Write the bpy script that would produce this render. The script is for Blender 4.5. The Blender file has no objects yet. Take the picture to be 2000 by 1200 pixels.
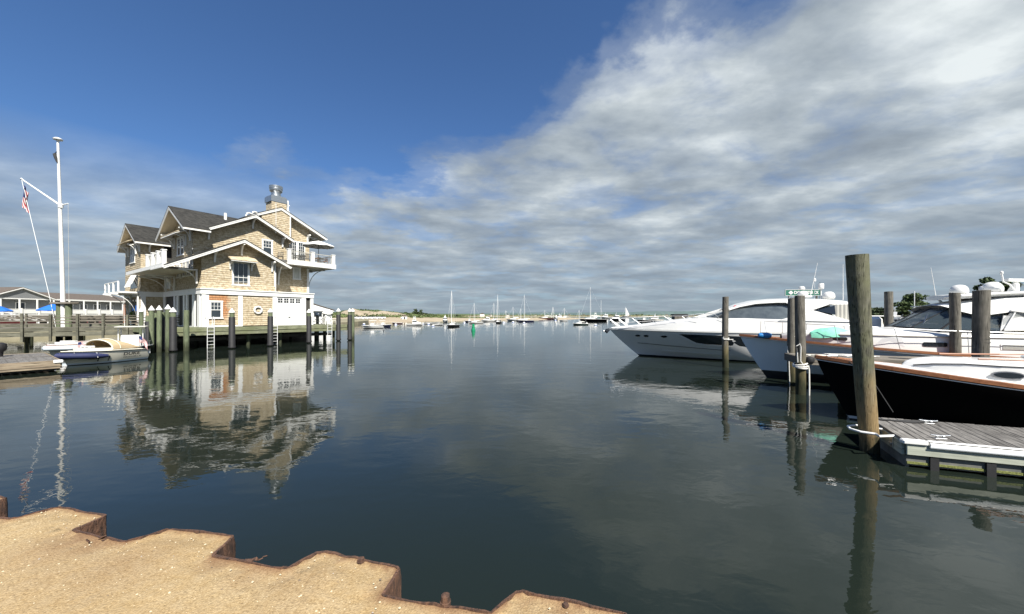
import bpy, bmesh, math, random
from mathutils import Vector, Matrix
random.seed(7)
R = math.radians
scene = bpy.context.scene
col = scene.collection
F = 720.0; HZ = 616.5; CH = 2.8          # focal length in photo pixels, horizon row, camera height

# ---------------------------------------------------------------- camera
cam = bpy.data.cameras.new('camera'); cam_o = bpy.data.objects.new('camera', cam); col.objects.link(cam_o)
cam_o.location = (0, 0, CH); cam_o.rotation_euler = (R(90), 0, 0)
cam.sensor_width = 36; cam.lens = 36 * F / 2000; cam.shift_y = 16.5 / 2000
cam.clip_start = 0.05; cam.clip_end = 30000
scene.camera = cam_o

# ---------------------------------------------------------------- sun and sky
SUN = Vector((.516, -1.023, 1.35)).normalized()
sun_el = math.asin(SUN.z); sun_az = math.atan2(SUN.x, SUN.y)
sl = bpy.data.lights.new('sun', 'SUN'); sl.energy = 5.0; sl.angle = R(.5); sl.color = (1, .95, .87)
so = bpy.data.objects.new('sun', sl); col.objects.link(so); so.location = (20, -30, 60)
so.rotation_euler = SUN.to_track_quat('Z', 'Y').to_euler()
world = bpy.data.worlds.new('World'); scene.world = world; world.use_nodes = True
NT = world.node_tree; NT.nodes.clear()

class G:
    """tiny node helper"""
    def __init__(s, nt): s.nt = nt
    def n(s, t, **k):
        nd = s.nt.nodes.new(t)
        for a, v in k.items(): setattr(nd, a, v)
        return nd
    def l(s, a, b): s.nt.links.new(a, b)
    def put(s, sock, v):
        if hasattr(v, 'is_output') or isinstance(v, bpy.types.NodeSocket): s.l(v, sock)
        else: sock.default_value = v
    def m(s, op, a, b=None, c=None, clamp=False):
        nd = s.n('ShaderNodeMath', operation=op, use_clamp=clamp)
        s.put(nd.inputs[0], a)
        if b is not None: s.put(nd.inputs[1], b)
        if c is not None: s.put(nd.inputs[2], c)
        return nd.outputs[0]
    def noise(s, vec, scale, detail=4, rough=.5, dist=0, lac=2):
        nd = s.n('ShaderNodeTexNoise'); s.l(vec, nd.inputs['Vector'])
        nd.inputs['Scale'].default_value = scale; nd.inputs['Detail'].default_value = detail
        nd.inputs['Roughness'].default_value = rough; nd.inputs['Distortion'].default_value = dist
        nd.inputs['Lacunarity'].default_value = lac
        return nd.outputs['Fac']
    def ramp(s, fac, stops, interp='LINEAR'):
        nd = s.n('ShaderNodeValToRGB'); nd.color_ramp.interpolation = interp
        e = nd.color_ramp.elements
        while len(e) < len(stops): e.new(.5)
        for i, (p, c) in enumerate(stops):
            e[i].position = p
            if not hasattr(c, '__len__'): c = (c, c, c)
            e[i].color = (*c, 1)
        s.l(fac, nd.inputs[0]); return nd.outputs[0]
    def mix(s, fac, a, b, blend='MIX'):
        nd = s.n('ShaderNodeMix', data_type='RGBA', blend_type=blend)
        s.put(nd.inputs[0], fac)
        for k, v in ((6, a), (7, b)):
            if isinstance(v, (tuple, list)): v = (*v, 1) if len(v) == 3 else v
            s.put(nd.inputs[k], v)
        return nd.outputs[2]
    def map(s, vec, scale=(1, 1, 1), loc=(0, 0, 0), rot=(0, 0, 0)):
        nd = s.n('ShaderNodeMapping'); s.l(vec, nd.inputs[0])
        nd.inputs['Scale'].default_value = scale; nd.inputs['Location'].default_value = loc
        nd.inputs['Rotation'].default_value = rot
        return nd.outputs[0]

SKY_STRENGTH = .064
CLOUD = [(.34, (.130, .153, .178)), (.46, (.182, .212, .240)), (.56, (.258, .290, .312)), (.70, (.44, .47, .475))]
g = G(NT)
sky = g.n('ShaderNodeTexSky', sky_type='NISHITA'); sky.sun_disc = False
sky.sun_elevation = sun_el; sky.sun_rotation = sun_az
sky.air_density = 1.0; sky.dust_density = .35; sky.ozone_density = 2.2
tc = g.n('ShaderNodeTexCoord'); dirv = tc.outputs['Generated']
nrm = g.n('ShaderNodeVectorMath', operation='NORMALIZE'); g.l(dirv, nrm.inputs[0])
sep = g.n('ShaderNodeSeparateXYZ'); g.l(nrm.outputs[0], sep.inputs[0])
x, y, z = sep.outputs
az = g.m('ARCTAN2', x, y)
hor = g.m('SQRT', g.m('ADD', g.m('MULTIPLY', x, x), g.m('MULTIPLY', y, y)))
zc = g.m('MAXIMUM', z, 0.0)
tel = g.m('DIVIDE', zc, g.m('MAXIMUM', hor, .05))                 # tangent of the elevation
# flat cloud deck: direction hits a plane overhead, slightly curved so that the streaks survive near the horizon
inv = g.m('DIVIDE', 1.0, g.m('ADD', zc, .13))
cx = g.n('ShaderNodeCombineXYZ'); g.l(g.m('MULTIPLY', x, inv), cx.inputs[0]); g.l(g.m('MULTIPLY', y, inv), cx.inputs[1])
P0 = cx.outputs[0]
P = g.map(P0, scale=(1, 1.15, 1), rot=(0, 0, R(-28)), loc=(3.4, 1.9, 0))
n1 = g.noise(P, 1.7, 9, .57, .15)
n2 = g.noise(g.map(P0, scale=(1, 1, 1), loc=(8, 2, 0)), 5.0, 6, .6, .2)
edge = g.ramp(g.m('ADD', g.m('MULTIPLY', az, 1 / (2 * math.pi)), .5),
              [(0, .5), (.30, .18), (.35, .21), (.42, .33), (.489, .44), (.515, .60), (.539, .76), (.60, .76), (.63, 1), (1, .5)])
over = g.m('SUBTRACT', edge, tel)                                 # > 0 inside the cloud bank
cov = g.m('ADD', g.m('MAXIMUM', g.m('MINIMUM', g.m('MULTIPLY', over, 4.2), .78), -1.0), g.m('ADD', g.m('MULTIPLY', n1, 2.3), -.90))
cov = g.m('ADD', cov, g.m('MULTIPLY', g.m('SUBTRACT', n2, .5), .6))
covr = g.ramp(cov, [(0.05, 0), (.32, .22), (.62, .70), (.95, .97)], 'EASE')
gap = g.noise(g.map(P0, loc=(1.3, 5.2, 0), rot=(0, 0, R(-35)), scale=(1, 1.3, 1)), 2.3, 6, .55, .3)
mask = g.m('MULTIPLY', covr, g.ramp(gap, [(.34, .62), (.45, .93), (.55, 1)]))
low = g.m('MULTIPLY', g.ramp(tel, [(.0, .94), (.14, .90), (.23, .66), (.34, .0)]), g.ramp(n1, [(.30, .78), (.50, 1)]))
mask = g.m('MAXIMUM', mask, low)
# cloud colour: grey bases, pale sunlit tops; stretched streaks low down
sh = g.noise(g.map(P0, loc=(5.5, 9.2, 0), rot=(0, 0, R(-25)), scale=(.95, 1.1, 1)), 1.7, 9, .56, .12)
sh2 = g.noise(g.map(P0, loc=(2.5, 1.2, 0), scale=(.55, 1.6, 1)), 3.4, 5, .6, .3)
tone = g.m('ADD', g.m('MULTIPLY', sh, .80), g.m('MULTIPLY', sh2, .20))
lit = g.m('MULTIPLY', g.m('MULTIPLY', g.ramp(az, [(.0, .0), (.9, 1)]), g.ramp(tel, [(.05, 0), (.42, 1)])), .085)   # the bank is thicker and brighter to the right, where it lies nearest
ccol = g.ramp(g.m('ADD', tone, lit), CLOUD)
ccol = g.mix(g.ramp(tel, [(.0, .80), (.10, .45), (.30, 0)]), ccol, (.152, .187, .224))   # far clouds sink into the air
k = 1 / SKY_STRENGTH
cb = g.n('ShaderNodeVectorMath', operation='SCALE'); g.l(ccol, cb.inputs[0]); cb.inputs[3].default_value = k
skyc = g.mix(1.0, sky.outputs[0], (.55, .77, 1.03), 'MULTIPLY')
final = g.mix(mask, skyc, cb.outputs[0])
bg = g.n('ShaderNodeBackground'); g.l(final, bg.inputs[0]); bg.inputs[1].default_value = SKY_STRENGTH
wo = g.n('ShaderNodeOutputWorld'); g.l(bg.outputs[0], wo.inputs[0])

vs = scene.view_settings; vs.view_transform = 'Standard'; vs.look = 'None'; vs.exposure = .95; vs.gamma = 1
vs.use_curve_mapping = False
scene.cycles.max_bounces = 6; scene.cycles.diffuse_bounces = 3; scene.cycles.glossy_bounces = 4
scene.cycles.transmission_bounces = 5; scene.cycles.transparent_max_bounces = 12
scene.cycles.caustics_reflective = False; scene.cycles.caustics_refractive = False
scene.cycles.use_denoising = True

# ---------------------------------------------------------------- materials
M = {}
def mat(name, c, rough=.6, metal=0, var=0, vscale=3, c2=None, bump=0, bscale=20, stretch=None, spec=.5, dirt=0, coat=0, alpha=None, trans=0, ior=None):
    m = bpy.data.materials.new(name); m.use_nodes = True; nt = m.node_tree; nt.nodes.clear(); q = G(nt)
    out = q.n('ShaderNodeOutputMaterial'); b = q.n('ShaderNodeBsdfPrincipled'); q.l(b.outputs[0], out.inputs[0])
    b.inputs['Roughness'].default_value = rough; b.inputs['Metallic'].default_value = metal
    b.inputs['Specular IOR Level'].default_value = spec; b.inputs['Coat Weight'].default_value = coat
    if trans: b.inputs['Transmission Weight'].default_value = trans
    if ior: b.inputs['IOR'].default_value = ior
    if alpha is not None: b.inputs['Alpha'].default_value = alpha
    t = q.n('ShaderNodeTexCoord'); v = t.outputs['Object']
    vv = q.map(v, scale=stretch) if stretch else v
    base = (*c, 1)
    if var or c2:
        f = q.noise(vv, vscale, 5, .6)
        hi = c2 if c2 else tuple(min(1, a * (1 + var)) for a in c); lo = tuple(a * (1 - var) for a in c) if not c2 else c
        s = q.ramp(f, [(.32, lo), (.68, hi)])
        if dirt:
            d = q.noise(v, 1.3, 6, .7)
            s = q.mix(q.m('MULTIPLY', q.ramp(d, [(.5, 0), (.72, 1)]), dirt), s, tuple(a * .45 for a in c))
        q.l(s, b.inputs['Base Color'])
    else: b.inputs['Base Color'].default_value = base
    if bump:
        f = q.noise(q.map(v, scale=stretch) if stretch else v, bscale, 6, .65)
        bn = q.n('ShaderNodeBump'); bn.inputs['Strength'].default_value = bump; bn.inputs['Distance'].default_value = .02
        q.l(f, bn.inputs['Height']); q.l(bn.outputs[0], b.inputs['Normal'])
    M[name] = m; return m

mat('white_paint', (.70, .70, .675), .45, var=.06, vscale=2)
mat('white_trim', (.72, .72, .69), .5, var=.05, vscale=1.5)
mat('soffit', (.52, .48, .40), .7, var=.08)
mat('gelcoat', (.64, .64, .615), .22, var=.03, vscale=.8, coat=.3)
mat('cream_gelcoat', (.70, .67, .56), .28, var=.04, vscale=.8, coat=.2)
mat('nonskid', (.64, .64, .61), .6, var=.06, vscale=8, bump=.1, bscale=120)
mat('teak', (.19, .075, .034), .4, c2=(.30, .125, .055), vscale=4, stretch=(.6, 6, 6))
mat('black_gel', (.002, .002, .0025), .35, spec=.12)
mat('blue_gel', (.68, .75, .79), .25, var=.04, vscale=.7, coat=.15)
mat('grey_gel', (.66, .68, .68), .25, var=.05, vscale=.9, coat=.2)
mat('dark_boot', (.012, .014, .018), .45)
mat('navy', (.012, .018, .07), .7, var=.2, vscale=6, bump=.15, bscale=60)
mat('chrome', (.40, .41, .42), .42, 1)
mat('galvanised', (.50, .52, .53), .38, 1, var=.15, vscale=6)
mat('dark_glass', (.014, .018, .022), .06, spec=.8)
mat('window_glass', (.03, .04, .048), .05, spec=.9)
mat('canvas_white', (.76, .76, .73), .8, var=.05, vscale=3, bump=.2, bscale=9)
mat('canvas_grey', (.46, .45, .40), .85, var=.08, vscale=4, bump=.2, bscale=12, stretch=(3, 3, .3))
mat('canvas_tan', (.42, .32, .19), .85, var=.1, vscale=3, bump=.2, bscale=14)
mat('green_tarp', (.18, .52, .38), .7, var=.15, vscale=5, bump=.3, bscale=14)
mat('blue_vinyl', (.02, .16, .40), .35, var=.1)
mat('bright_blue', (.01, .12, .48), .75, var=.1)
mat('rubber', (.013, .013, .014), .65, var=.3, vscale=3, bump=.25, bscale=15)
mat('rope_white', (.66, .65, .60), .85, bump=.5, bscale=180)
mat('rope_dark', (.03, .03, .03), .85)
mat('black_metal', (.02, .02, .022), .45)
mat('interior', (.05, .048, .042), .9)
mat('orange_plastic', (.55, .15, .03), .6)
mat('red', (.45, .025, .03), .6); mat('flag_red', (.36, .02, .035), .8); mat('flag_white', (.7, .7, .68), .8); mat('flag_blue', (.015, .025, .12), .8)
mat('cabin_glass', (.045, .055, .06), .06, c2=(.13, .15, .155), vscale=.9, spec=.9)
mat('buoy_green', (.01, .24, .11), .5)
mat('buoy_dark', (.03, .07, .06), .4); mat('sign_green', (.02, .13, .09), .6)
mat('cream_fabric', (.62, .55, .36), .85, bump=.2, bscale=20)
mat('brown_roof', (.075, .06, .048), .95, c2=(.115, .095, .078), vscale=5)
mat('grey_clap', (.19, .20, .205), .8, var=.15, vscale=2, stretch=(.5, .5, 12))
mat('leaf', (.028, .055, .016), .75, c2=(.085, .12, .035), vscale=.5)
mat('leaf_dark', (.018, .036, .014), .8, c2=(.06, .085, .03), vscale=.35)
mat('bush_green', (.05, .085, .025), .8, c2=(.12, .15, .05), vscale=.08)
mat('bark', (.10, .075, .055), .9, c2=(.18, .14, .11), vscale=6, stretch=(3, 3, .4))
mat('far_hill', (.055, .085, .085), 1, c2=(.085, .125, .12), vscale=.012)
mat('wine', (.10, .02, .02), .4)
mat('curtain', (.55, .56, .52), .9, var=.25, vscale=5, stretch=(4, 4, .3), bump=.4, bscale=8)
mat('car_white', (.7, .7, .7), .3); mat('car_grey', (.12, .13, .14), .3)
mat('mast_alu', (.70, .71, .70), .4)

def clear(name, tint, amt, rough=.05):
    m = bpy.data.materials.new(name); m.use_nodes = True; nt = m.node_tree; nt.nodes.clear(); q = G(nt)
    out = q.n('ShaderNodeOutputMaterial'); b = q.n('ShaderNodeBsdfPrincipled'); b.inputs['Base Color'].default_value = (*tint, 1); b.inputs['Roughness'].default_value = rough
    tr = q.n('ShaderNodeBsdfTransparent'); mx = q.n('ShaderNodeMixShader'); mx.inputs[0].default_value = amt
    q.l(tr.outputs[0], mx.inputs[1]); q.l(b.outputs[0], mx.inputs[2]); q.l(mx.outputs[0], out.inputs[0]); M[name] = m
clear('see_glass', (.06, .08, .09), .55); clear('clear_vinyl', (.45, .47, .47), .5, .12)

def wood(name, dark, light, axis=0, scale=1, green=None, band=None, knots=True, rough=.85, bump=.5):
    """weathered timber: long grain along one axis, drying checks, blotches; band = (z of the wear band, colour)"""
    m = bpy.data.materials.new(name); m.use_nodes = True; nt = m.node_tree; nt.nodes.clear(); q = G(nt)
    out = q.n('ShaderNodeOutputMaterial'); b = q.n('ShaderNodeBsdfPrincipled'); q.l(b.outputs[0], out.inputs[0])
    b.inputs['Roughness'].default_value = rough; b.inputs['Specular IOR Level'].default_value = .25
    t = q.n('ShaderNodeTexCoord'); oi = q.n('ShaderNodeObjectInfo')
    sc = [14 * scale] * 3; sc[axis] = .7 * scale
    off = q.n('ShaderNodeVectorMath', operation='ADD'); q.l(t.outputs['Object'], off.inputs[0])
    rv = q.n('ShaderNodeCombineXYZ')
    for i in range(3): q.l(q.m('MULTIPLY', oi.outputs['Random'], 37.0 + 11 * i), rv.inputs[i])
    q.l(rv.outputs[0], off.inputs[1]); v = off.outputs[0]
    gr = q.noise(q.map(v, scale=sc), 1.5, 8, .7, .4)
    bl = q.noise(v, 1.6 * scale, 5, .6)
    c = q.ramp(gr, [(.3, dark), (.55, tuple((a + d) / 2 for a, d in zip(dark, light))), (.72, light)])
    c = q.mix(q.m('MULTIPLY', q.ramp(bl, [(.4, 0), (.65, 1)]), .5), c, tuple(a * .6 for a in dark))
    if green:
        gn = q.noise(v, .9 * scale, 4, .6)
        c = q.mix(q.m('MULTIPLY', q.ramp(gn, [(.38, 0), (.62, 1)]), .75), c, green)
    tone = q.m('ADD', q.m('MULTIPLY', oi.outputs['Random'], .35), .82)
    tv = q.n('ShaderNodeVectorMath', operation='SCALE'); q.l(c, tv.inputs[0]); q.l(tone, tv.inputs[3]); c = tv.outputs[0]
    crack = q.noise(q.map(v, scale=[s * 1.5 for s in sc]), 1.1, 3, .5, .2)
    ck = q.ramp(crack, [(.33, 1), (.40, 0)])
    c = q.mix(q.m('MULTIPLY', ck, .75), c, tuple(a * .25 for a in dark))
    if band:
        zz = q.n('ShaderNodeSeparateXYZ'); q.l(t.outputs['Object'], zz.inputs[0])
        wob = q.m('ADD', zz.outputs[2], q.m('MULTIPLY', q.m('SUBTRACT', q.noise(q.map(v, scale=(3, 3, .6)), 3, 4), .5), 1.1))
        for z0, z1, cc, amt in band:
            w = q.n('ShaderNodeMapRange'); w.clamp = True; q.l(wob, w.inputs[0])
            w.inputs[1].default_value = z0; w.inputs[2].default_value = z1; w.inputs[3].default_value = amt; w.inputs[4].default_value = 0
            c = q.mix(w.outputs[0], c, q.mix(gr, tuple(a * .45 for a in cc), cc))
    q.l(c, b.inputs['Base Color'])
    h = q.m('SUBTRACT', gr, q.m('MULTIPLY', ck, .8))
    bn = q.n('ShaderNodeBump'); bn.inputs['Strength'].default_value = bump; bn.inputs['Distance'].default_value = .015
    q.l(h, bn.inputs['Height']); q.l(bn.outputs[0], b.inputs['Normal'])
    M[name] = m
wood('plank_grey', (.085, .08, .074), (.30, .288, .265), axis=1, scale=1.6)
wood('plank_grey_x', (.09, .085, .078), (.29, .278, .255), axis=0, scale=1.6)
wood('pier_wood', (.10, .09, .075), (.30, .27, .22), axis=0)
wood('treated', (.16, .17, .11), (.36, .37, .25), axis=0, green=(.16, .18, .09))
wood('board_grey', (.085, .083, .062), (.235, .23, .175), axis=0)
wood('pale_fascia', (.30, .32, .26), (.50, .52, .43), axis=0, scale=.8, bump=.2)
wood('old_fascia', (.17, .13, .09), (.42, .36, .26), axis=0, scale=.8)
wood('pile_near', (.055, .054, .036), (.26, .255, .195), axis=2, scale=2.6, green=(.13, .135, .075), bump=1.0,
     band=[(.8, 1.75, (.37, .255, .12), .85), (.15, .45, (.035, .036, .018), .92)])
wood('pile_grey', (.075, .07, .058), (.235, .22, .185), axis=2, scale=1.6, bump=.8,
     band=[(.9, 1.5, (.20, .16, .06), .7), (.35, 1.0, (.035, .04, .02), .95)])
wood('pile_green', (.10, .12, .075), (.21, .235, .145), axis=2, scale=1.2, green=(.13, .16, .09),
     band=[(.3, .9, (.04, .045, .025), .9)])

def shingle_mat(name, c1, c2, c3, patch=None, row=.2, bw=.27):
    m = bpy.data.materials.new(name); m.use_nodes = True; nt = m.node_tree; nt.nodes.clear(); q = G(nt)
    out = q.n('ShaderNodeOutputMaterial'); b = q.n('ShaderNodeBsdfPrincipled'); q.l(b.outputs[0], out.inputs[0])
    b.inputs['Roughness'].default_value = .9; b.inputs['Specular IOR Level'].default_value = .15
    t = q.n('ShaderNodeTexCoord'); s = q.n('ShaderNodeSeparateXYZ'); q.l(t.outputs['Object'], s.inputs[0])
    cb = q.n('ShaderNodeCombineXYZ'); q.l(q.m('ADD', s.outputs[0], s.outputs[1]), cb.inputs[0]); q.l(s.outputs[2], cb.inputs[1])
    br = q.n('ShaderNodeTexBrick'); q.l(cb.outputs[0], br.inputs[0]); br.offset = .37; br.offset_frequency = 2; br.squash = .7; br.squash_frequency = 3
    br.inputs['Color1'].default_value = (*c1, 1); br.inputs['Color2'].default_value = (*c2, 1)
    br.inputs['Mortar'].default_value = (c1[0] * .38, c1[1] * .33, c1[2] * .28, 1)
    br.inputs['Scale'].default_value = 1; br.inputs['Brick Width'].default_value = bw; br.inputs['Row Height'].default_value = row
    br.inputs['Mortar Size'].default_value = .010; br.inputs['Mortar Smooth'].default_value = .3; br.inputs['Bias'].default_value = .1
    f = q.noise(q.map(cb.outputs[0], scale=(3.6, 5, 1)), 1, 4, .7)
    c = q.mix(q.ramp(f, [(.42, 0), (.66, 1)]), br.outputs[0], c3)
    f2 = q.noise(cb.outputs[0], .55, 3, .6)
    c = q.mix(q.m('MULTIPLY', q.ramp(f2, [(.4, 0), (.7, 1)]), .35), c, tuple(a * .72 for a in c1))
    if patch:                                           # newer, redder cedar beside the weathered rows
        mr = q.n('ShaderNodeMapRange'); mr.clamp = True
        q.l(q.m('ADD', s.outputs[0], q.m('MULTIPLY', q.m('SUBTRACT', q.noise(cb.outputs[0], 2, 3), .5), 1.1)), mr.inputs[0])
        mr.inputs[1].default_value = 2.1; mr.inputs[2].default_value = 1.75; mr.inputs[3].default_value = 0; mr.inputs[4].default_value = 1
        mz = q.n('ShaderNodeMapRange'); mz.clamp = True; q.l(q.m('ADD', s.outputs[2], q.m('MULTIPLY', f, .7)), mz.inputs[0])
        mz.inputs[1].default_value = 2.5; mz.inputs[2].default_value = 3.3; mz.inputs[3].default_value = 0; mz.inputs[4].default_value = .85
        c = q.mix(q.m('MULTIPLY', mr.outputs[0], mz.outputs[0]), c, q.mix(br.outputs[1], q.mix(f, (.34, .13, .05), (.50, .24, .10)), (.10, .04, .02)))
    q.l(c, b.inputs['Base Color'])
    bn = q.n('ShaderNodeBump'); bn.inputs['Strength'].default_value = .6; bn.inputs['Distance'].default_value = .01; bn.invert = True
    q.l(br.outputs[1], bn.inputs['Height']); q.l(bn.outputs[0], b.inputs['Normal']); M[name] = m
shingle_mat('cedar', (.50, .42, .28), (.34, .265, .165), (.60, .53, .40))
shingle_mat('cedar_new', (.50, .42, .28), (.34, .265, .165), (.60, .53, .40), patch=True)

shingle_mat('asphalt_roof', (.022, .022, .021), (.040, .040, .037), (.058, .056, .050), row=.11, bw=.45)

def water_mat():
    m = bpy.data.materials.new('water'); m.use_nodes = True; nt = m.node_tree; nt.nodes.clear(); q = G(nt)
    out = q.n('ShaderNodeOutputMaterial'); b = q.n('ShaderNodeBsdfPrincipled'); q.l(b.outputs[0], out.inputs[0])
    geo = q.n('ShaderNodeNewGeometry'); v = geo.outputs['Position']
    b.inputs['Base Color'].default_value = (.010, .0145, .011, 1)
    b.inputs['Roughness'].default_value = .012; b.inputs['IOR'].default_value = 1.38
    calm = q.ramp(q.noise(q.map(v, scale=(.035, .07, 1)), 1, 3, .5), [(.36, .35), (.62, 1)])
    w1 = q.noise(q.map(v, scale=(.55, .85, 1), rot=(0, 0, .35)), 1.0, 2, .45, .6)
    w2 = q.noise(q.map(v, scale=(2.1, 3.4, 1), rot=(0, 0, -.3)), 1.0, 3, .5, .4)
    w3 = q.noise(q.map(v, scale=(9, 14, 1)), 1.0, 2, .5)
    h = q.m('ADD', q.m('ADD', q.m('MULTIPLY', w1, .060), q.m('MULTIPLY', w2, .022)), q.m('MULTIPLY', w3, .0012))
    h = q.m('MULTIPLY', h, calm)
    bn = q.n('ShaderNodeBump'); bn.inputs['Strength'].default_value = 1; bn.inputs['Distance'].default_value = WAVE
    q.l(h, bn.inputs['Height']); q.l(bn.outputs[0], b.inputs['Normal']); M['water'] = m
WAVE = .27
water_mat()

def sand_mat():
    m = bpy.data.materials.new('quay_sand'); m.use_nodes = True; nt = m.node_tree; nt.nodes.clear(); q = G(nt)
    out = q.n('ShaderNodeOutputMaterial'); b = q.n('ShaderNodeBsdfPrincipled'); q.l(b.outputs[0], out.inputs[0])
    b.inputs['Roughness'].default_value = .95; b.inputs['Specular IOR Level'].default_value = .15
    geo = q.n('ShaderNodeNewGeometry'); v = geo.outputs['Position']
    big = q.noise(v, .9, 5, .6); fine = q.noise(v, 75, 4, .75); grit = q.noise(v, 190, 2, .6); mid = q.noise(v, 14, 4, .6)
    c = q.ramp(fine, [(.28, (.06, .04, .02)), (.42, (.27, .19, .095)), (.60, (.39, .29, .155)), (.78, (.56, .47, .30))])
    c = q.mix(q.m('MULTIPLY', q.ramp(big, [(.4, 0), (.62, 1)]), .32), c, (.29, .195, .085))
    c = q.mix(q.m('MULTIPLY', q.ramp(mid, [(.35, 0), (.7, 1)]), .25), c, (.40, .34, .235))
    c = q.mix(q.m('MULTIPLY', q.ramp(grit, [(.30, 1), (.38, 0)]), .75), c, (.16, .11, .06))
    at = q.n('ShaderNodeAttribute', attribute_name='rust'); 
    rn = q.m('MULTIPLY', at.outputs['Fac'], q.ramp(q.noise(v, 6, 5, .65), [(.2, .5), (.7, 1.2)]))
    c = q.mix(q.m('MINIMUM', rn, .92), c, q.mix(fine, (.07, .035, .02), (.26, .15, .08)))
    q.l(c, b.inputs['Base Color'])
    vo = q.n('ShaderNodeTexVoronoi'); q.l(v, vo.inputs[0]); vo.inputs['Scale'].default_value = 95
    h = q.m('ADD', q.m('MULTIPLY', fine, .9), q.m('MULTIPLY', vo.outputs[0], -.8))
    h = q.m('ADD', h, q.m('MULTIPLY', mid, 1.2))
    bn = q.n('ShaderNodeBump'); bn.inputs['Strength'].default_value = .55; bn.inputs['Distance'].default_value = .007
    q.l(h, bn.inputs['Height']); q.l(bn.outputs[0], b.inputs['Normal']); M['quay_sand'] = m
sand_mat()
mat('rust', (.045, .022, .014), .85, c2=(.20, .085, .04), vscale=14, bump=.9, bscale=26)
mat('rust_scale', (.030, .018, .014), .8, c2=(.15, .075, .042), vscale=26, bump=1, bscale=45, stretch=(1, 1, .35))
mat('beach_sand', (.27, .22, .145), .95, c2=(.36, .30, .21), vscale=.1)
mat('land', (.16, .15, .09), .95, c2=(.26, .23, .15), vscale=.25)
mat('algae', (.10, .11, .02), .8, c2=(.22, .24, .07), vscale=30, bump=.8, bscale=50)
mat('float_side', (.09, .095, .085), .7, c2=(.17, .17, .15), vscale=5)

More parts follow.
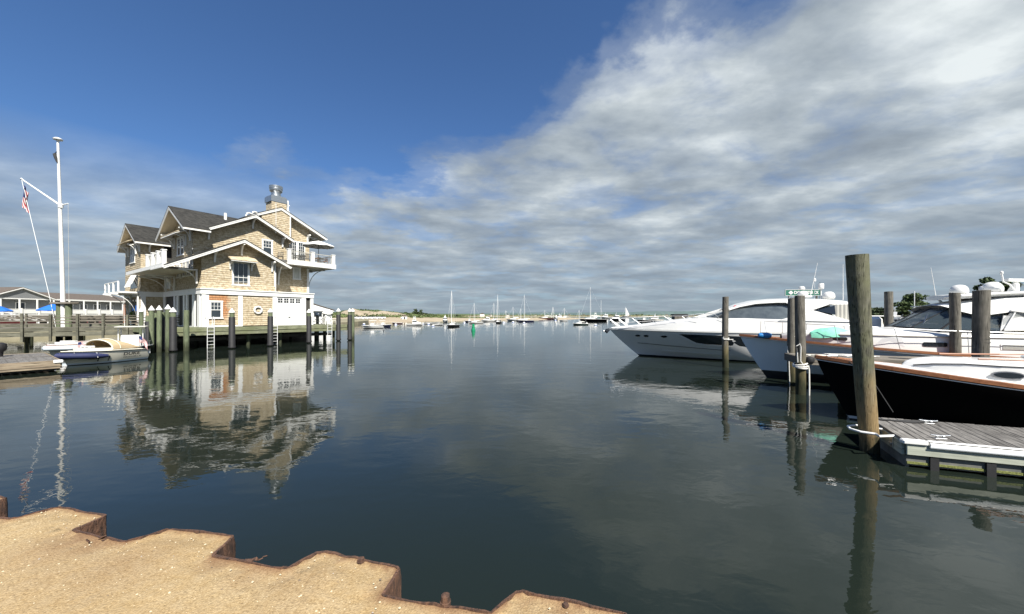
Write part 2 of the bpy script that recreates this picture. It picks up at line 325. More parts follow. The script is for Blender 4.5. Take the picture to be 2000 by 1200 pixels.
# ---------------------------------------------------------------- mesh builder
class MB:
    def __init__(s): s.v = []; s.f = []; s.mi = []
    def add(s, vs, fs, mi=0):
        o = len(s.v); s.v += [tuple(p) for p in vs]
        for f in fs: s.f.append(tuple(i + o for i in f)); s.mi.append(mi)
        return s
    def box(s, x0, x1, y0, y1, z0, z1, mi=0, f=None):
        p = [(x, y, z) for z in (z0, z1) for y in (y0, y1) for x in (x0, x1)]
        if f: p = [f(*a) for a in p]
        return s.add(p, [(0, 2, 3, 1), (4, 5, 7, 6), (0, 1, 5, 4), (2, 6, 7, 3), (0, 4, 6, 2), (1, 3, 7, 5)], mi)
    def quad(s, a, b, c, d, mi=0): return s.add([a, b, c, d], [(0, 1, 2, 3)], mi)
    def beam(s, p, q, w, h, mi=0, up=(0, 0, 1)):
        p, q = Vector(p), Vector(q); d = (q - p).normalized(); up = Vector(up)
        if abs(d.dot(up)) > .97: up = Vector((0, 1, 0))
        a = d.cross(up).normalized() * (w / 2); b = a.cross(d).normalized() * (h / 2)
        P = [p - a - b, p + a - b, p + a + b, p - a + b, q - a - b, q + a - b, q + a + b, q - a + b]
        return s.add(P, [(0, 3, 2, 1), (4, 5, 6, 7), (0, 1, 5, 4), (1, 2, 6, 5), (2, 3, 7, 6), (3, 0, 4, 7)], mi)
    def tube(s, pts, r, n=8, mi=0, r2=None, cap=True):
        pts = [Vector(p) for p in pts]; L = len(pts); base = len(s.v); ref = Vector((0, 0, 1))
        for i, p in enumerate(pts):
            d = (pts[min(i + 1, L - 1)] - pts[max(i - 1, 0)]).normalized()
            rf = ref if abs(d.dot(ref)) < .95 else Vector((1, 0, 0))
            a = d.cross(rf).normalized(); b = d.cross(a)
            rr = r if r2 is None else r + (r2 - r) * i / (L - 1)
            if callable(r): rr = r(i / (L - 1))
            for k in range(n):
                t = 2 * math.pi * k / n; s.v.append(tuple(p + a * math.cos(t) * rr + b * math.sin(t) * rr))
        for i in range(L - 1):
            for k in range(n):
                s.f.append((base + i * n + k, base + i * n + (k + 1) % n, base + (i + 1) * n + (k + 1) % n, base + (i + 1) * n + k)); s.mi.append(mi)
        if cap:
            s.f.append(tuple(base + k for k in range(n))[::-1]); s.mi.append(mi)
            s.f.append(tuple(base + (L - 1) * n + k for k in range(n))); s.mi.append(mi)
        return s
    def lathe(s, prof, n=16, c=(0, 0, 0), mi=0):
        base = len(s.v)
        for r, z in prof:
            for k in range(n):
                t = 2 * math.pi * k / n; s.v.append((c[0] + r * math.cos(t), c[1] + r * math.sin(t), c[2] + z))
        for i in range(len(prof) - 1):
            for k in range(n):
                s.f.append((base + i * n + k, base + i * n + (k + 1) % n, base + (i + 1) * n + (k + 1) % n, base + (i + 1) * n + k)); s.mi.append(mi)
        s.f.append(tuple(base + k for k in range(n))[::-1]); s.mi.append(mi)
        s.f.append(tuple(base + (len(prof) - 1) * n + k for k in range(n))); s.mi.append(mi)
        return s
    def prism(s, poly, f, d0, d1, mi=0):
        """poly of (a, z), extruded along depth: f(a, depth, z)"""
        n = len(poly); P = [f(a, d0, z) for a, z in poly] + [f(a, d1, z) for a, z in poly]
        fs = [tuple(range(n)), tuple(range(2 * n - 1, n - 1, -1))] + [(i, (i + 1) % n, n + (i + 1) % n, n + i) for i in range(n)]
        return s.add(P, fs, mi)
    def grid(s, rows, mi=0, closed=False):
        base = len(s.v); nr = len(rows); nc = len(rows[0])
        for r in rows: s.v += [tuple(p) for p in r]
        for i in range(nr - 1):
            for j in range(nc if closed else nc - 1):
                m = mi(i, j) if callable(mi) else mi
                s.f.append((base + i * nc + j, base + i * nc + (j + 1) % nc, base + (i + 1) * nc + (j + 1) % nc, base + (i + 1) * nc + j)); s.mi.append(m)
        return s
    def build(s, name, mats, parent=None, smooth=False, off=(0, 0, 0), bevel=0, recalc=True, sharp=40):
        me = bpy.data.meshes.new(name); me.from_pydata(s.v, [], s.f)
        if not isinstance(mats, (list, tuple)): mats = [mats]
        for m in mats: me.materials.append(M[m])
        if len(mats) > 1: me.polygons.foreach_set('material_index', s.mi)
        if recalc:
            bm = bmesh.new(); bm.from_mesh(me)
            if bevel:
                bmesh.ops.bevel(bm, geom=[e for e in bm.edges if len(e.link_faces) == 2 and e.calc_face_angle(0) > .6], offset=bevel, segments=1, affect='EDGES')
            bmesh.ops.recalc_face_normals(bm, faces=bm.faces); bm.to_mesh(me); bm.free()
        if smooth:
            me.polygons.foreach_set('use_smooth', [True] * len(me.polygons))
            try: me.set_sharp_from_angle(angle=R(sharp))
            except Exception: pass
        me.update()
        o = bpy.data.objects.new(name, me); col.objects.link(o); o.location = off
        if parent: o.parent = parent
        return o

def tag(o, label=None, cat=None, group=None, kind=None):
    if label: o['label'] = label
    if cat: o['category'] = cat
    if group: o['group'] = group
    if kind: o['kind'] = kind
    return o
def empty(name, loc, rz, label, cat, group=None):
    o = bpy.data.objects.new(name, None); col.objects.link(o); o.location = loc; o.rotation_euler = (0, 0, rz)
    o.empty_display_size = .3
    return tag(o, label, cat, group)
def kids(o): return [c for c in bpy.data.objects if c.parent == o]
def dup(root, loc, rz=None, label=None, scale=None):
    r = root.copy(); col.objects.link(r); r.location = loc
    if rz is not None: r.rotation_euler = (0, 0, rz)
    if scale: r.scale = scale
    if label: r['label'] = label
    for ch in kids(root):
        c = ch.copy(); col.objects.link(c); c.parent = r
        for gc in kids(ch):
            d = gc.copy(); col.objects.link(d); d.parent = c
    return r
def P(px, py, Y): return Vector(((px - 1000) / F * Y, Y, CH - (py - HZ) / F * Y))
def arc(cx, cy, r, a0, a1, n):
    return [(cx + r * math.cos(R(a0 + (a1 - a0) * i / n)), cy + r * math.sin(R(a0 + (a1 - a0) * i / n))) for i in range(n + 1)]
def text(body, size, name, m, parent=None, loc=(0, 0, 0), rot=(0, 0, 0), ext=.004, sx=1, bold=0):
    cu = bpy.data.curves.new(name, 'FONT'); cu.body = body; cu.size = size; cu.extrude = ext; cu.align_x = 'CENTER'; cu.align_y = 'CENTER'
    cu.resolution_u = 3; cu.offset = bold
    t = bpy.data.objects.new(name, cu); col.objects.link(t)
    bpy.context.view_layer.update()
    me = bpy.data.meshes.new_from_object(t); bpy.data.objects.remove(t); me.materials.clear(); me.materials.append(M[m])
    o = bpy.data.objects.new(name, me); col.objects.link(o); o.location = loc; o.rotation_euler = rot; o.scale = (sx, 1, 1)
    if parent: o.parent = parent
    return o
# ================================================================ SETTING
w = MB(); w.quad((-9000, -60, 0), (9000, -60, 0), (9000, 9000, 0), (-9000, 9000, 0)).build('water', 'water', recalc=False)
tag(bpy.data.objects['water'], kind='structure')

# far hills, a low wooded ridge across the bay
def ridge(name, x0, x1, Y, prof, m, depth=500, seed=1, step=30):
    rnd = random.Random(seed); rows = []; n = int((x1 - x0) / step)
    ph = [rnd.uniform(0, 6.28) for _ in range(8)]
    top = []; 
    for i in range(n + 1):
        x = x0 + (x1 - x0) * i / n
        h = prof(i / n) * (1 + .10 * math.sin(x / 310 + ph[0]) + .06 * math.sin(x / 97 + ph[1])) + rnd.uniform(0, .05) * prof(i / n)
        top.append((x, h))
    rows = [[(x, Y, -2) for x, h in top], [(x, Y + depth * .06, h * .45) for x, h in top], [(x, Y + depth * .25, h) for x, h in top],
            [(x, Y + depth * .6, h * .8) for x, h in top], [(x, Y + depth, -2) for x, h in top]]
    return tag(MB().grid(rows).build(name, m, smooth=True), kind='structure')
ridge('hills', -1500, 6200, 4200, lambda u: 26 + 22 * math.exp(-((u - .45) / .22) ** 2), 'far_hill', seed=3)
ridge('far_shore', -1200, 2600, 2300, lambda u: 7 + 3 * math.sin(u * 9), 'bush_green', depth=300, seed=5, step=16)

# sand spit with dunes running out from the left
spit = MB(); SP = [(628, 138, 2, .3), (660, 144, 4, .6), (690, 150, 6.2, 1), (740, 152, 5.2, 1), (790, 160, 3.6, .9), (830, 185, 3.4, .7), (850, 192, 2.4, .5), (900, 205, 1.3, .1), (960, 222, 1.2, .1),
      (1010, 240, 1.35, .1), (1070, 268, 1.1, 0), (1110, 290, .8, 0), (1135, 302, .4, 0), (1150, 310, -.4, 0)]
def spit_at(u):
    u = max(0, min(len(SP) - 1.001, u)); i = int(u); t = u - i; return [a + (b - a) * t for a, b in zip(SP[i], SP[i + 1])]
rows = []; rr = random.Random(2); NU = 150
for i in range(NU + 1):
    px, D, h, du = spit_at(i / NU * (len(SP) - 1)); dx = (px - 1000) / F
    row = []
    for j, (dd, hh) in enumerate([(-6, -.5), (0, .02), (3, .35), (9, .75), (16, 1.0), (26, 1.1), (38, .0), (50, .0), (62, .0), (78, .0), (100, -.3)]):
        YY = D + dd * (1 + .04 * math.sin(i * .9))
        zz = hh if j < 6 else (hh if j == 10 else 1.1 * min(1, h) + (h - 1) * [0, .35, .8, 1, .7][j - 5 if j < 10 else 4] * (1 + .12 * math.sin(i * .31 + j) + .06 * math.sin(i * .9)) if h > 1 else min(1.0, h))
        if h < 1 and j >= 2 and j < 10: zz = h * min(1, hh if j < 6 else 1)
        row.append((dx * YY, YY, zz))
    rows.append(row)
spit.grid(rows).build('beach', 'beach_sand', smooth=True); tag(bpy.data.objects['beach'], kind='structure')
# flat land on the left, behind the boardwalk and the house
LN = [(-900, 50), (-200, 50), (100, 50), (270, 60), (420, 66), (560, 78), (640, 92), (700, 116), (720, 142)]
land = MB(); rows = []
for px, D in LN:
    dx = (px - 1000) / F
    rows.append([(dx * (D + a), D + a, zz) for a, zz in ((-1, -1), (0, .9), (3, 1.0), (30, 1.1), (130, 1.2))])
tag(land.grid(rows).build('ground', 'land'), kind='structure')
# wooded far bank on the right, behind the marina
rb = MB(); rows = []
for px, D in ((1655, 118), (1700, 96), (1800, 88), (2000, 84), (2400, 70), (3600, 60)):
    dx = (px - 1000) / F; rows.append([(dx * (D + a), D + a, zz) for a, zz in ((0, -.5), (1.5, .7), (6, .95), (120, 1.3))])
tag(rb.grid(rows).build('river_bank', 'land'), kind='structure')

def leaves(mb, c, rad, n, size, rnd, flat=.75, shell=.55):
    """many small leaf-clump faces spread through an ellipsoid"""
    for _ in range(n):
        while True:
            p = Vector((rnd.uniform(-1, 1), rnd.uniform(-1, 1), rnd.uniform(-1, 1)))
            l = p.length
            if shell * rnd.random() < l <= 1: break
        p = Vector((p.x * rad[0], p.y * rad[1], p.z * rad[2] * (1 if p.z > 0 else flat))) + Vector(c)
        a = Vector((rnd.gauss(0, 1), rnd.gauss(0, 1), rnd.gauss(0, .6))).normalized(); b = a.cross(Vector((rnd.gauss(0, 1), rnd.gauss(0, 1), rnd.gauss(0, 1)))).normalized()
        s = size * rnd.uniform(.6, 1.5)
        mb.add([p - a * s, p + b * s * .6, p + a * s, p - b * s * .55], [(0, 1, 2, 3)])

# dune scrub and marsh grass: uncountable
rnd = random.Random(11); scrub = MB()
for i in range(1500):
    u = rnd.uniform(.3, 7.2); px, D, h, du = spit_at(u); dd = rnd.uniform(34, 82)
    if rnd.random() > du + .25: continue
    fr = max(0, min(1, (dd - 26) / 50)); z0 = .9 + (h - 1) * fr * .9
    YY = D + dd
    leaves(scrub, ((px - 1000) / F * YY, YY, z0 + .3), (rnd.uniform(1.4, 3.6), 2, rnd.uniform(.6, 1.3)), 26, .5, rnd)
for i in range(170):
    px, D, h, du = spit_at(rnd.uniform(6.6, 10.5)); dd = rnd.uniform(26, 60); YY = D + dd
    leaves(scrub, ((px - 1000) / F * YY, YY, 1.2), (rnd.uniform(2, 5), 2, rnd.uniform(.25, .55)), 16, .4, rnd)
scrub.build('dune_scrub', 'bush_green', recalc=False); tag(bpy.data.objects['dune_scrub'], kind='stuff', label='green scrub and beach grass covering the dunes of the sand spit', cat='scrub')

def tree(name, base, H, crowns, label, cat='tree', m='leaf', n=1500, leaf=.3, group=None, trunk=.28, seed=0):
    rnd = random.Random(seed); t = empty(name, base, 0, label, cat, group)
    tk = MB(); tk.tube([(0, 0, -.3), (.1, .05, H * .25), (-.1, 0, H * .5), (.1, 0, H * .78)], trunk, 8, r2=trunk * .35)
    for cx, cy, cz, *_ in crowns: tk.tube([(0, 0, H * .3), (cx * .5, cy * .5, (H * .3 + cz) / 2 + .2), (cx, cy, cz)], trunk * .45, 6, r2=.05)
    tk.build('trunk', 'bark', t, smooth=True)
    c = MB(); tot = sum(a[3] * a[5] for a in crowns)
    for cx, cy, cz, rx, ry, rz in crowns:
        k = int(n * rx * rz / tot)
        for _ in range(7):
            o = Vector((rnd.gauss(0, .42), rnd.gauss(0, .42), rnd.gauss(0, .36)))
            leaves(c, (cx + o.x * rx, cy + o.y * ry, cz + o.z * rz), (rx * .52, ry * .52, rz * .40), k // 7, leaf, rnd)
    c.build('crown', m, t, recalc=False); return t
def PG(px, D): return ((px - 1000) / F * D, D, 1.0)
tree('broad_tree', PG(1790, 96), 8.2, [(-2.4, 0, 5.0, 2.3, 2, 1.7), (0, 0, 5.9, 2.8, 2.4, 2.1), (2.3, 0, 5.2, 2.3, 2, 1.9), (-.6, 0, 3.6, 3.6, 2, 1.3), (3.2, 0, 3.4, 1.6, 2, 1.2), (-3.6, 0, 3.7, 1.4, 2, 1)],
     'broad dark tree with a rounded crown between the two middle pilings', n=5200, leaf=.26, seed=4)
tree('broad_tree', PG(1948, 92), 12, [(-1.6, 0, 8.9, 2.8, 2, 2.3), (1.4, 0, 8.2, 2.8, 2, 2.4), (-3.2, 0, 6.2, 1.6, 2, 1.8), (3, 0, 5.6, 2, 2, 2)],
     'tallest dark green tree, behind the radar domes at the right', n=4200, leaf=.3, seed=5)
for i, (px, H, lab) in enumerate([(1716, 4.4, 'low dark tree just right of the nearest large piling'), (1742, 4.0, 'small tree hidden behind the tall grey piling with the flat top'), (1995, 9.8, 'green tree at the right edge of the picture above the white canopy'),
                                 (1978, 9.4, 'green tree second from the right edge above the white canopy'), (2060, 9.2, 'tree beyond the right edge of the picture'), (1750, 3.7, 'low bushy tree left of the broad round tree')]):
    tree('small_tree', PG(px, 100 + i * 2), H, [(-1.8, 0, H * .72, 2.2, 2, H * .26), (1.6, 0, H * .68, 2.4, 2, H * .24), (0, 0, H * .45, 3.3, 2, H * .28)], lab, m='leaf_dark', n=2200, leaf=.3, seed=20 + i)
hd = MB(); rnd = random.Random(31)
for i in range(240):
    px = rnd.uniform(1668, 2300); D = rnd.uniform(103, 116); hgt = (1.5 + max(0, (px - 1820) / 48)) * rnd.uniform(.7, 1.1)
    hgt = min(hgt, 5.8); leaves(hd, ((px - 1000) / F * D, D, 1 + hgt * .5), (2.6, 1.5, hgt * .62), 60, .32, rnd)
hd.build('far_wood', 'leaf_dark', recalc=False); tag(bpy.data.objects['far_wood'], kind='stuff', label='dark wood on the far bank behind the marina at the right', cat='wood')
for i, (px, D, H, lab) in enumerate([(815, 236, 6.0, 'tallest dark pine on the low green spit'), (828, 244, 4.4, 'smaller dark pine right of the tallest one on the spit'), (797, 240, 4.2, 'dark bushy pine left of the tallest one on the spit'), (842, 246, 3.4, 'low round pine at the end of the dune scrub'), (893, 275, 2.8, 'lone small bush on the thin strip of beach')]):
    tree('shore_pine', PG(px, D), H, [(-1.4, 0, H * .66, 2.2, 2, H * .26), (1.6, 0, H * .58, 2.2, 2, H * .24), (0, 0, H * .4, 3.4, 2, H * .22)], lab, m='leaf_dark', n=900, leaf=.42, seed=50 + i)

# ================================================================ QUAY IN THE FOREGROUND
QZ = 1.2
def QP(px, py):
    D = (CH - QZ) * F / (py - HZ); return ((px - 1000) / F * D, D)
edge_pts = [(-10.4, 4.62), (-10.1, 4.30), (-9.2, 4.15), (-8.95, 4.42), (-8.1, 4.22), (-8.15, 3.92), (-7.55, 3.80), (-7.0, 3.62), (-6.7, 3.86), (-5.72, 3.62), (-5.78, 3.34), (-5.2, 3.22), (-5.05, 3.42), (-4.42, 3.22), (-4.46, 2.99)] + \
    [QP(*a) for a in ((22, 1015), (112, 991), (206, 1008), (141, 1036), (243, 1060), (334, 1033), (456, 1048), (412, 1088), (556, 1112), (628, 1078), (780, 1110), (744, 1166), (958, 1199), (1012, 1155), (1226, 1201))] + \
    [(.60, 1.74), (1.22, 1.60), (1.40, 1.82), (1.98, 1.70), (1.95, 1.46), (2.6, 1.32), (2.8, 1.54), (3.4, 1.42), (3.38, 1.18), (4.0, 1.05), (6, .6)]
# rounded, slightly irregular edge line
def smooth_line(pts, k=7, rr=.03, seed=3):
    rnd = random.Random(seed); out = []
    for i, p in enumerate(pts):
        p = Vector((*p, 0))
        if 0 < i < len(pts) - 1:
            a = (Vector((*pts[i - 1], 0)) - p); b = (Vector((*pts[i + 1], 0)) - p)
            ra = min(rr, a.length * .4); rb_ = min(rr, b.length * .4)
            q0 = p + a.normalized() * ra; q1 = p + b.normalized() * rb_
            for t in (0, .33, .67, 1): out.append(q0 * (1 - t) ** 2 + p * 2 * t * (1 - t) + q1 * t * t)
        else: out.append(p)
    res = []
    for a, b in zip(out, out[1:]):
        n = max(1, int((b - a).length / .07))
        for j in range(n): res.append(a.lerp(b, j / n))
    res.append(out[-1])
    return [(p.x + rnd.gauss(0, .0035), p.y + rnd.gauss(0, .0035)) for p in res]
EL = smooth_line(edge_pts)
def edge_dist(x, y):
    return min((x - a) ** 2 + (y - b) ** 2 for a, b in EL) ** .5
from mathutils import noise as mnoise
bw = empty('quay_wall', (-1, 2.3, -1.5), 0, 'rusty corrugated steel sheet pile wall holding the sandy quay', 'bulkhead')
# one sheet pile per bay of the corrugation
n = len(EL); cuts = [0]
corner_idx = []
for cxp in (edge_pts[4], edge_pts[9], edge_pts[13], QP(206, 1008), QP(456, 1048), QP(780, 1110), edge_pts[33], edge_pts[37]):
    corner_idx.append(min(range(n), key=lambda i: (EL[i][0] - cxp[0]) ** 2 + (EL[i][1] - cxp[1]) ** 2))
cuts = [0] + corner_idx + [n - 1]
rnd = random.Random(5)
for a, b in zip(cuts, cuts[1:]):
    seg = EL[a:b + 1]
    if len(seg) < 2: continue
    rows = []; zs = [QZ + .012, QZ - .02, QZ - .10, QZ - .25, QZ - .5, .3, -1]
    N = []
    for i, (px_, py_) in enumerate(seg):
        g0 = a + i; p0 = EL[max(0, g0 - 1)]; p1 = EL[min(n - 1, g0 + 1)]
        d = Vector((p1[0] - p0[0], p1[1] - p0[1], 0)).normalized(); N.append(Vector((-d.y, d.x, 0)))
    LW = [.006 + .012 * max(0, mnoise.noise(Vector((p[0] * 2.2, p[1] * 2.2, 5))) + .25) + rnd.uniform(0, .004) for p in seg]
    lipz = [QZ + .006 + rnd.uniform(-.004, .007) for _ in seg]
    mb = MB()
    o_in = [(x - nn.x * .004, y - nn.y * .004, z) for (x, y), nn, z in zip(seg, N, lipz)]
    o_out = [(x + nn.x * LW[i], y + nn.y * LW[i], z - .002) for i, ((x, y), nn, z) in enumerate(zip(seg, N, lipz))]
    bot = [[(x + nn.x * (.016 + rnd.uniform(-.003, .004)), y + nn.y * .016, zz) for (x, y), nn in zip(seg, N)] for zz in (QZ - .05, QZ - .2, QZ - .5, .3, -1.5)]
    inn = [(x - nn.x * .004, y - nn.y * .004, -1.5) for (x, y), nn in zip(seg, N)]
    mb.grid([[(x, y, QZ - .04) for x, y, z in o_in], o_in, o_out] + bot)
    mb.build('sheet_pile', 'rust_scale', bw, smooth=True, off=(1, -2.3, 1.5), sharp=50)
# torn scale, bent lugs and bolt heads along the lip
def lug(px, py, m='rust_scale', r=.02, h=.03, kind='bolt'):
    xx, yy = QP(px, py); mb = MB()
    if kind == 'bolt': mb.lathe([(r * 1.15, 0), (r * 1.2, h * .35), (r, h * .4), (r * .95, h), (r * .6, h * 1.1)], 10, (xx, yy, QZ - .004))
    else:
        rn = random.Random(int(px)); 
        for k in range(5):
            a = Vector((xx + rn.gauss(0, r), yy + rn.gauss(0, r * .5), QZ + rn.uniform(-.005, .008)))
            mb.beam(a, a + Vector((rn.uniform(-r, r) * 1.6, rn.uniform(-r, r) * .6, rn.uniform(0, h))), r * .7, .006)
    mb.build('bolt' if kind == 'bolt' else 'rust_flake', m, bw, off=(1, -2.3, 1.5), smooth=True)
lug(705, 1096, r=.022, h=.022); lug(870, 1179, r=.026, h=.05); lug(508, 1094, kind='f', r=.035, h=.03); 

lug(1105, 1182, r=.016, h=.012); lug(198, 1053, kind='f', r=.03, h=.03)
# sandy top, finely cut so that rust staining can follow the edge
top = bmesh.new(); vsE = [top.verts.new((x, y, QZ)) for x, y in EL]
YB = .5; back = [top.verts.new((6 - 16.4 * i / 40, YB, QZ)) for i in range(41)]
fc = top.faces.new(vsE + back); bmesh.ops.triangulate(top, faces=[fc])
for _ in range(9):
    ed = [e for e in top.edges if e.calc_length() > (.085 if max(abs(v.co.x) for v in e.verts) < 5 and max(v.co.y for v in e.verts) > 1.2 else .5)]
    if not ed: break
    bmesh.ops.subdivide_edges(top, edges=ed, cuts=1); bmesh.ops.triangulate(top, faces=top.faces[:])
top.faces.new([top.verts.new(p) for p in ((-10.4, -8, QZ), (6, -8, QZ), (6, YB, QZ), (-10.4, YB, QZ))])
ELs = [p for p in EL if abs(p[0]) < 6]
stain = [(QP(185, 1060), .25, .8), (QP(150, 1055), .42, .6), (QP(240, 1100), .5, .35), (QP(120, 1120), .5, .2), (QP(560, 1060), .3, .25), (QP(600, 1130), .35, .22), (QP(430, 1095), .16, .75), (QP(500, 1112), .2, .5), (QP(290, 1090), .3, .3), (QP(752, 1150), .13, .8), (QP(770, 1118), .1, .6), (QP(1100, 1185), .14, .85), (QP(1030, 1172), .1, .5), (QP(880, 1190), .12, .45), (QP(440, 1050), .12, .5), (QP(195, 1010), .14, .5), (QP(560, 1130), .2, .3)]
from mathutils import noise as mnoise
lay = top.verts.layers.float.new('rust'); rnd = random.Random(8)
for v in top.verts:
    if v.co.y < .9 or not v.is_valid or abs(v.co.x) > 6: continue
    d = min((v.co.x - a) ** 2 + (v.co.y - b) ** 2 for a, b in ELs) ** .5
    r = max(0, 1 - d / .035) * .9 + max(0, 1 - d / .13) * .16
    for (sx, sy), sr, amt in stain: r = max(r, amt * max(0, 1 - ((v.co.x - sx) ** 2 + (v.co.y - sy) ** 2) ** .5 / sr))
    v[lay] = min(1, r)
    if d > .01: v.co.z += (mnoise.noise(Vector((v.co.x * 3, v.co.y * 3, 0))) * .010 + mnoise.noise(Vector((v.co.x * 11, v.co.y * 11, 2))) * .005) * min(1, d / .1) - (.012 if d < .12 else 0)
me = bpy.data.meshes.new('quay_ground'); top.to_mesh(me); top.free(); me.materials.append(M['quay_sand'])
me.polygons.foreach_set('use_smooth', [True] * len(me.polygons))
qo = bpy.data.objects.new('quay_ground', me); col.objects.link(qo); tag(qo, kind='structure')
# crushed shell, grit and chips lying on the sand
peb = MB(); rnd = random.Random(9)
def inside(x, y):
    c = False; j = n - 1
    pol = ELs
    for i in range(len(pol) - 1):
        (x1, y1), (x2, y2) = pol[i], pol[i + 1]
        if (x1 > x) != (x2 > x) and y < (y2 - y1) * (x - x1) / (x2 - x1) + y1: c = True; break
    return c
cnt = 0
while cnt < 1100:
    xx = rnd.uniform(-4.6, 1.3); yy = rnd.uniform(1.5, 3.4)
    if not inside(xx, yy + .03): continue
    s = rnd.choice([.0025, .0035, .005, .007]) * rnd.uniform(.7, 1.5) * (1.6 if rnd.random() < .015 else 1); cnt += 1
    a = rnd.uniform(0, 6.28); el = rnd.uniform(.5, 1); z0 = QZ + mnoise.noise(Vector((xx * 3, yy * 3, 0))) * .01
    pts = [(xx + math.cos(a + t) * s * (1 if k % 2 else el), yy + math.sin(a + t) * s * el, z0 - .002) for k, t in enumerate((0, 1.5, 3.1, 4.7))]
    peb.add(pts + [(xx + s * .2, yy, z0 + s * .55)], [(0, 1, 4), (1, 2, 4), (2, 3, 4), (3, 0, 4)], 0 if rnd.random() < .82 else (1 if rnd.random() < .6 else 2))
mat('grit_pale', (.50, .43, .30), .9); mat('grit_dark', (.13, .10, .075), .9); mat('grit_grey', (.30, .27, .24), .9)
peb.build('gravel', ['grit_pale', 'grit_dark', 'grit_grey'], recalc=False); tag(bpy.data.objects['gravel'], kind='stuff', label='grit and crushed shell scattered over the sandy quay', cat='gravel')

# ================================================================ PILINGS, RIGHT SIDE
def piling(name, px, ybase, D, ztop, r0, r1, m, label, group, lean=(0, 0), parts=None, seed=0, n=20):
    """weathered round timber; slight sweep, flats and a rough sawn top"""
    rnd = random.Random(seed); X = (px - 1000) / F * D
    t = empty(name, (X, D, 0), 0, label, 'piling', group); rows = []; H = ztop + 1.6; k = 16
    ph = rnd.uniform(0, 6)
    for i in range(k + 1):
        u = i / k; zz = -1.6 + H * u; r = r0 + (r1 - r0) * u
        cxx = lean[0] * max(0, zz) / ztop + .02 * math.sin(u * 5 + ph); cyy = lean[1] * max(0, zz) / ztop
        rows.append([(cxx + math.cos(2 * math.pi * j / n) * r * (1 + .03 * math.sin(3 * j + ph) + .02 * math.sin(5 * j + u * 9)), cyy + math.sin(2 * math.pi * j / n) * r, zz + (.008 * math.sin(2 * math.pi * j / n + ph) if i == k else 0)) for j in range(n)])
    mb = MB().grid(rows, closed=True); b = len(mb.v)
    top = rows[-1]; c = (sum(p[0] for p in top) / n, sum(p[1] for p in top) / n, ztop + .01)
    mb.v.append(c)
    for j in range(n): mb.f.append((b - n + j, b - n + (j + 1) % n, b)); mb.mi.append(0)
    mb.build('timber', m, t, smooth=True); return t
near = piling('piling', 1698, 0, 7.6, 4.03, .142, .178, 'pile_near', 'large leaning wooden piling in front, tan and worn near the water, inside a white hoop', 'bare wooden pilings', lean=(-.36, -.12), seed=1, n=28)
GB = 'bare wooden pilings'
p2 = piling('piling', 1563, 0, 13.1, 3.50, .165, .150, 'pile_grey', 'front piling of the pair at the pier tip, wrapped with white rope', GB, seed=2)
p3 = piling('piling', 1547, 0, 15.1, 3.50, .155, .145, 'pile_grey', 'rear piling of the pair at the pier tip, half hidden by the rope-wrapped one', GB, seed=3)
piling('piling', 1417, 0, 19.9, 3.81, .158, .150, 'pile_grey', 'lone piling standing in open water in front of the large white cruiser', GB, seed=4)
piling('piling', 1735, 0, 19.4, 4.05, .185, .175, 'pile_grey', 'flat-topped piling between the nearest large piling and the round tree', GB, seed=5)
piling('piling', 1865, 0, 13.1, 3.60, .148, .140, 'pile_grey', 'narrower piling of the two standing before the yacht windshield', GB, seed=6)
p7 = piling('piling', 1916, 0, 11.05, 3.55, .168, .178, 'pile_grey', 'wide dark piling with a black line tied round it, near the right edge', GB, seed=7)
for i, z0 in enumerate((2.02, 2.09)):
    MB().tube([(.175 * math.cos(R(a)), .175 * math.sin(R(a)), z0 + .03 * math.sin(R(a) * 1 + i * 2)) for a in range(0, 361, 20)], .009, 6).build('black_line', 'rope_dark', p7, smooth=True)
# rope on the front pile of the pair
rp = MB()
for i, (zz, rr_) in enumerate(((.98, .20), (1.03, .205), (1.09, .20))):
    rp.tube([(rr_ * math.cos(R(a)), rr_ * math.sin(R(a)), zz + .05 * math.sin(R(a + 40 * i))) for a in range(0, 361, 20)], .028, 8)
rp.tube([(-.20, -.14, 1.15), (-.235, -.16, 1.5), (-.225, -.12, 1.72), (-.13, -.16, 1.80), (-.115, -.17, 1.70), (-.125, -.17, 1.2), (-.02, -.20, 1.02)], .020, 8)
rp.tube([(.13, -.18, 1.05), (.15, -.20, .9), (.155, -.205, .3), (.15, -.20, -.3)], .026, 8)
o = rp.build('white_rope', 'rope_white', p2, smooth=True)
MB().tube([(-.17, .04, 1.55), (-.175, -.06, 1.0), (-.17, -.1, .0)], .018, 6).tube([(.14 * math.cos(R(a)), .14 * math.sin(R(a)), 1.95 + .02 * math.cos(R(a))) for a in range(0, 361, 30)], .012, 6).build('white_rope', 'rope_white', p3, smooth=True)
# lone pile: white line with knot
p4 = [o for o in bpy.data.objects if o.get('label', '').startswith('lone piling')][0]
kn = MB(); 
for i in range(2): kn.tube([(.165 * math.cos(R(a)), .165 * math.sin(R(a)), 1.55 + i * .05 + .04 * math.sin(R(a))) for a in range(0, 361, 30)], .016, 6)
kn.tube([(-.15, -.1, 1.66), (-.2, -.12, 1.62), (-.17, -.14, 1.52), (.05, -.17, 1.5), (.3, -.2, 1.52)], .02, 6)
kn.build('white_rope', 'rope_white', p4, smooth=True)

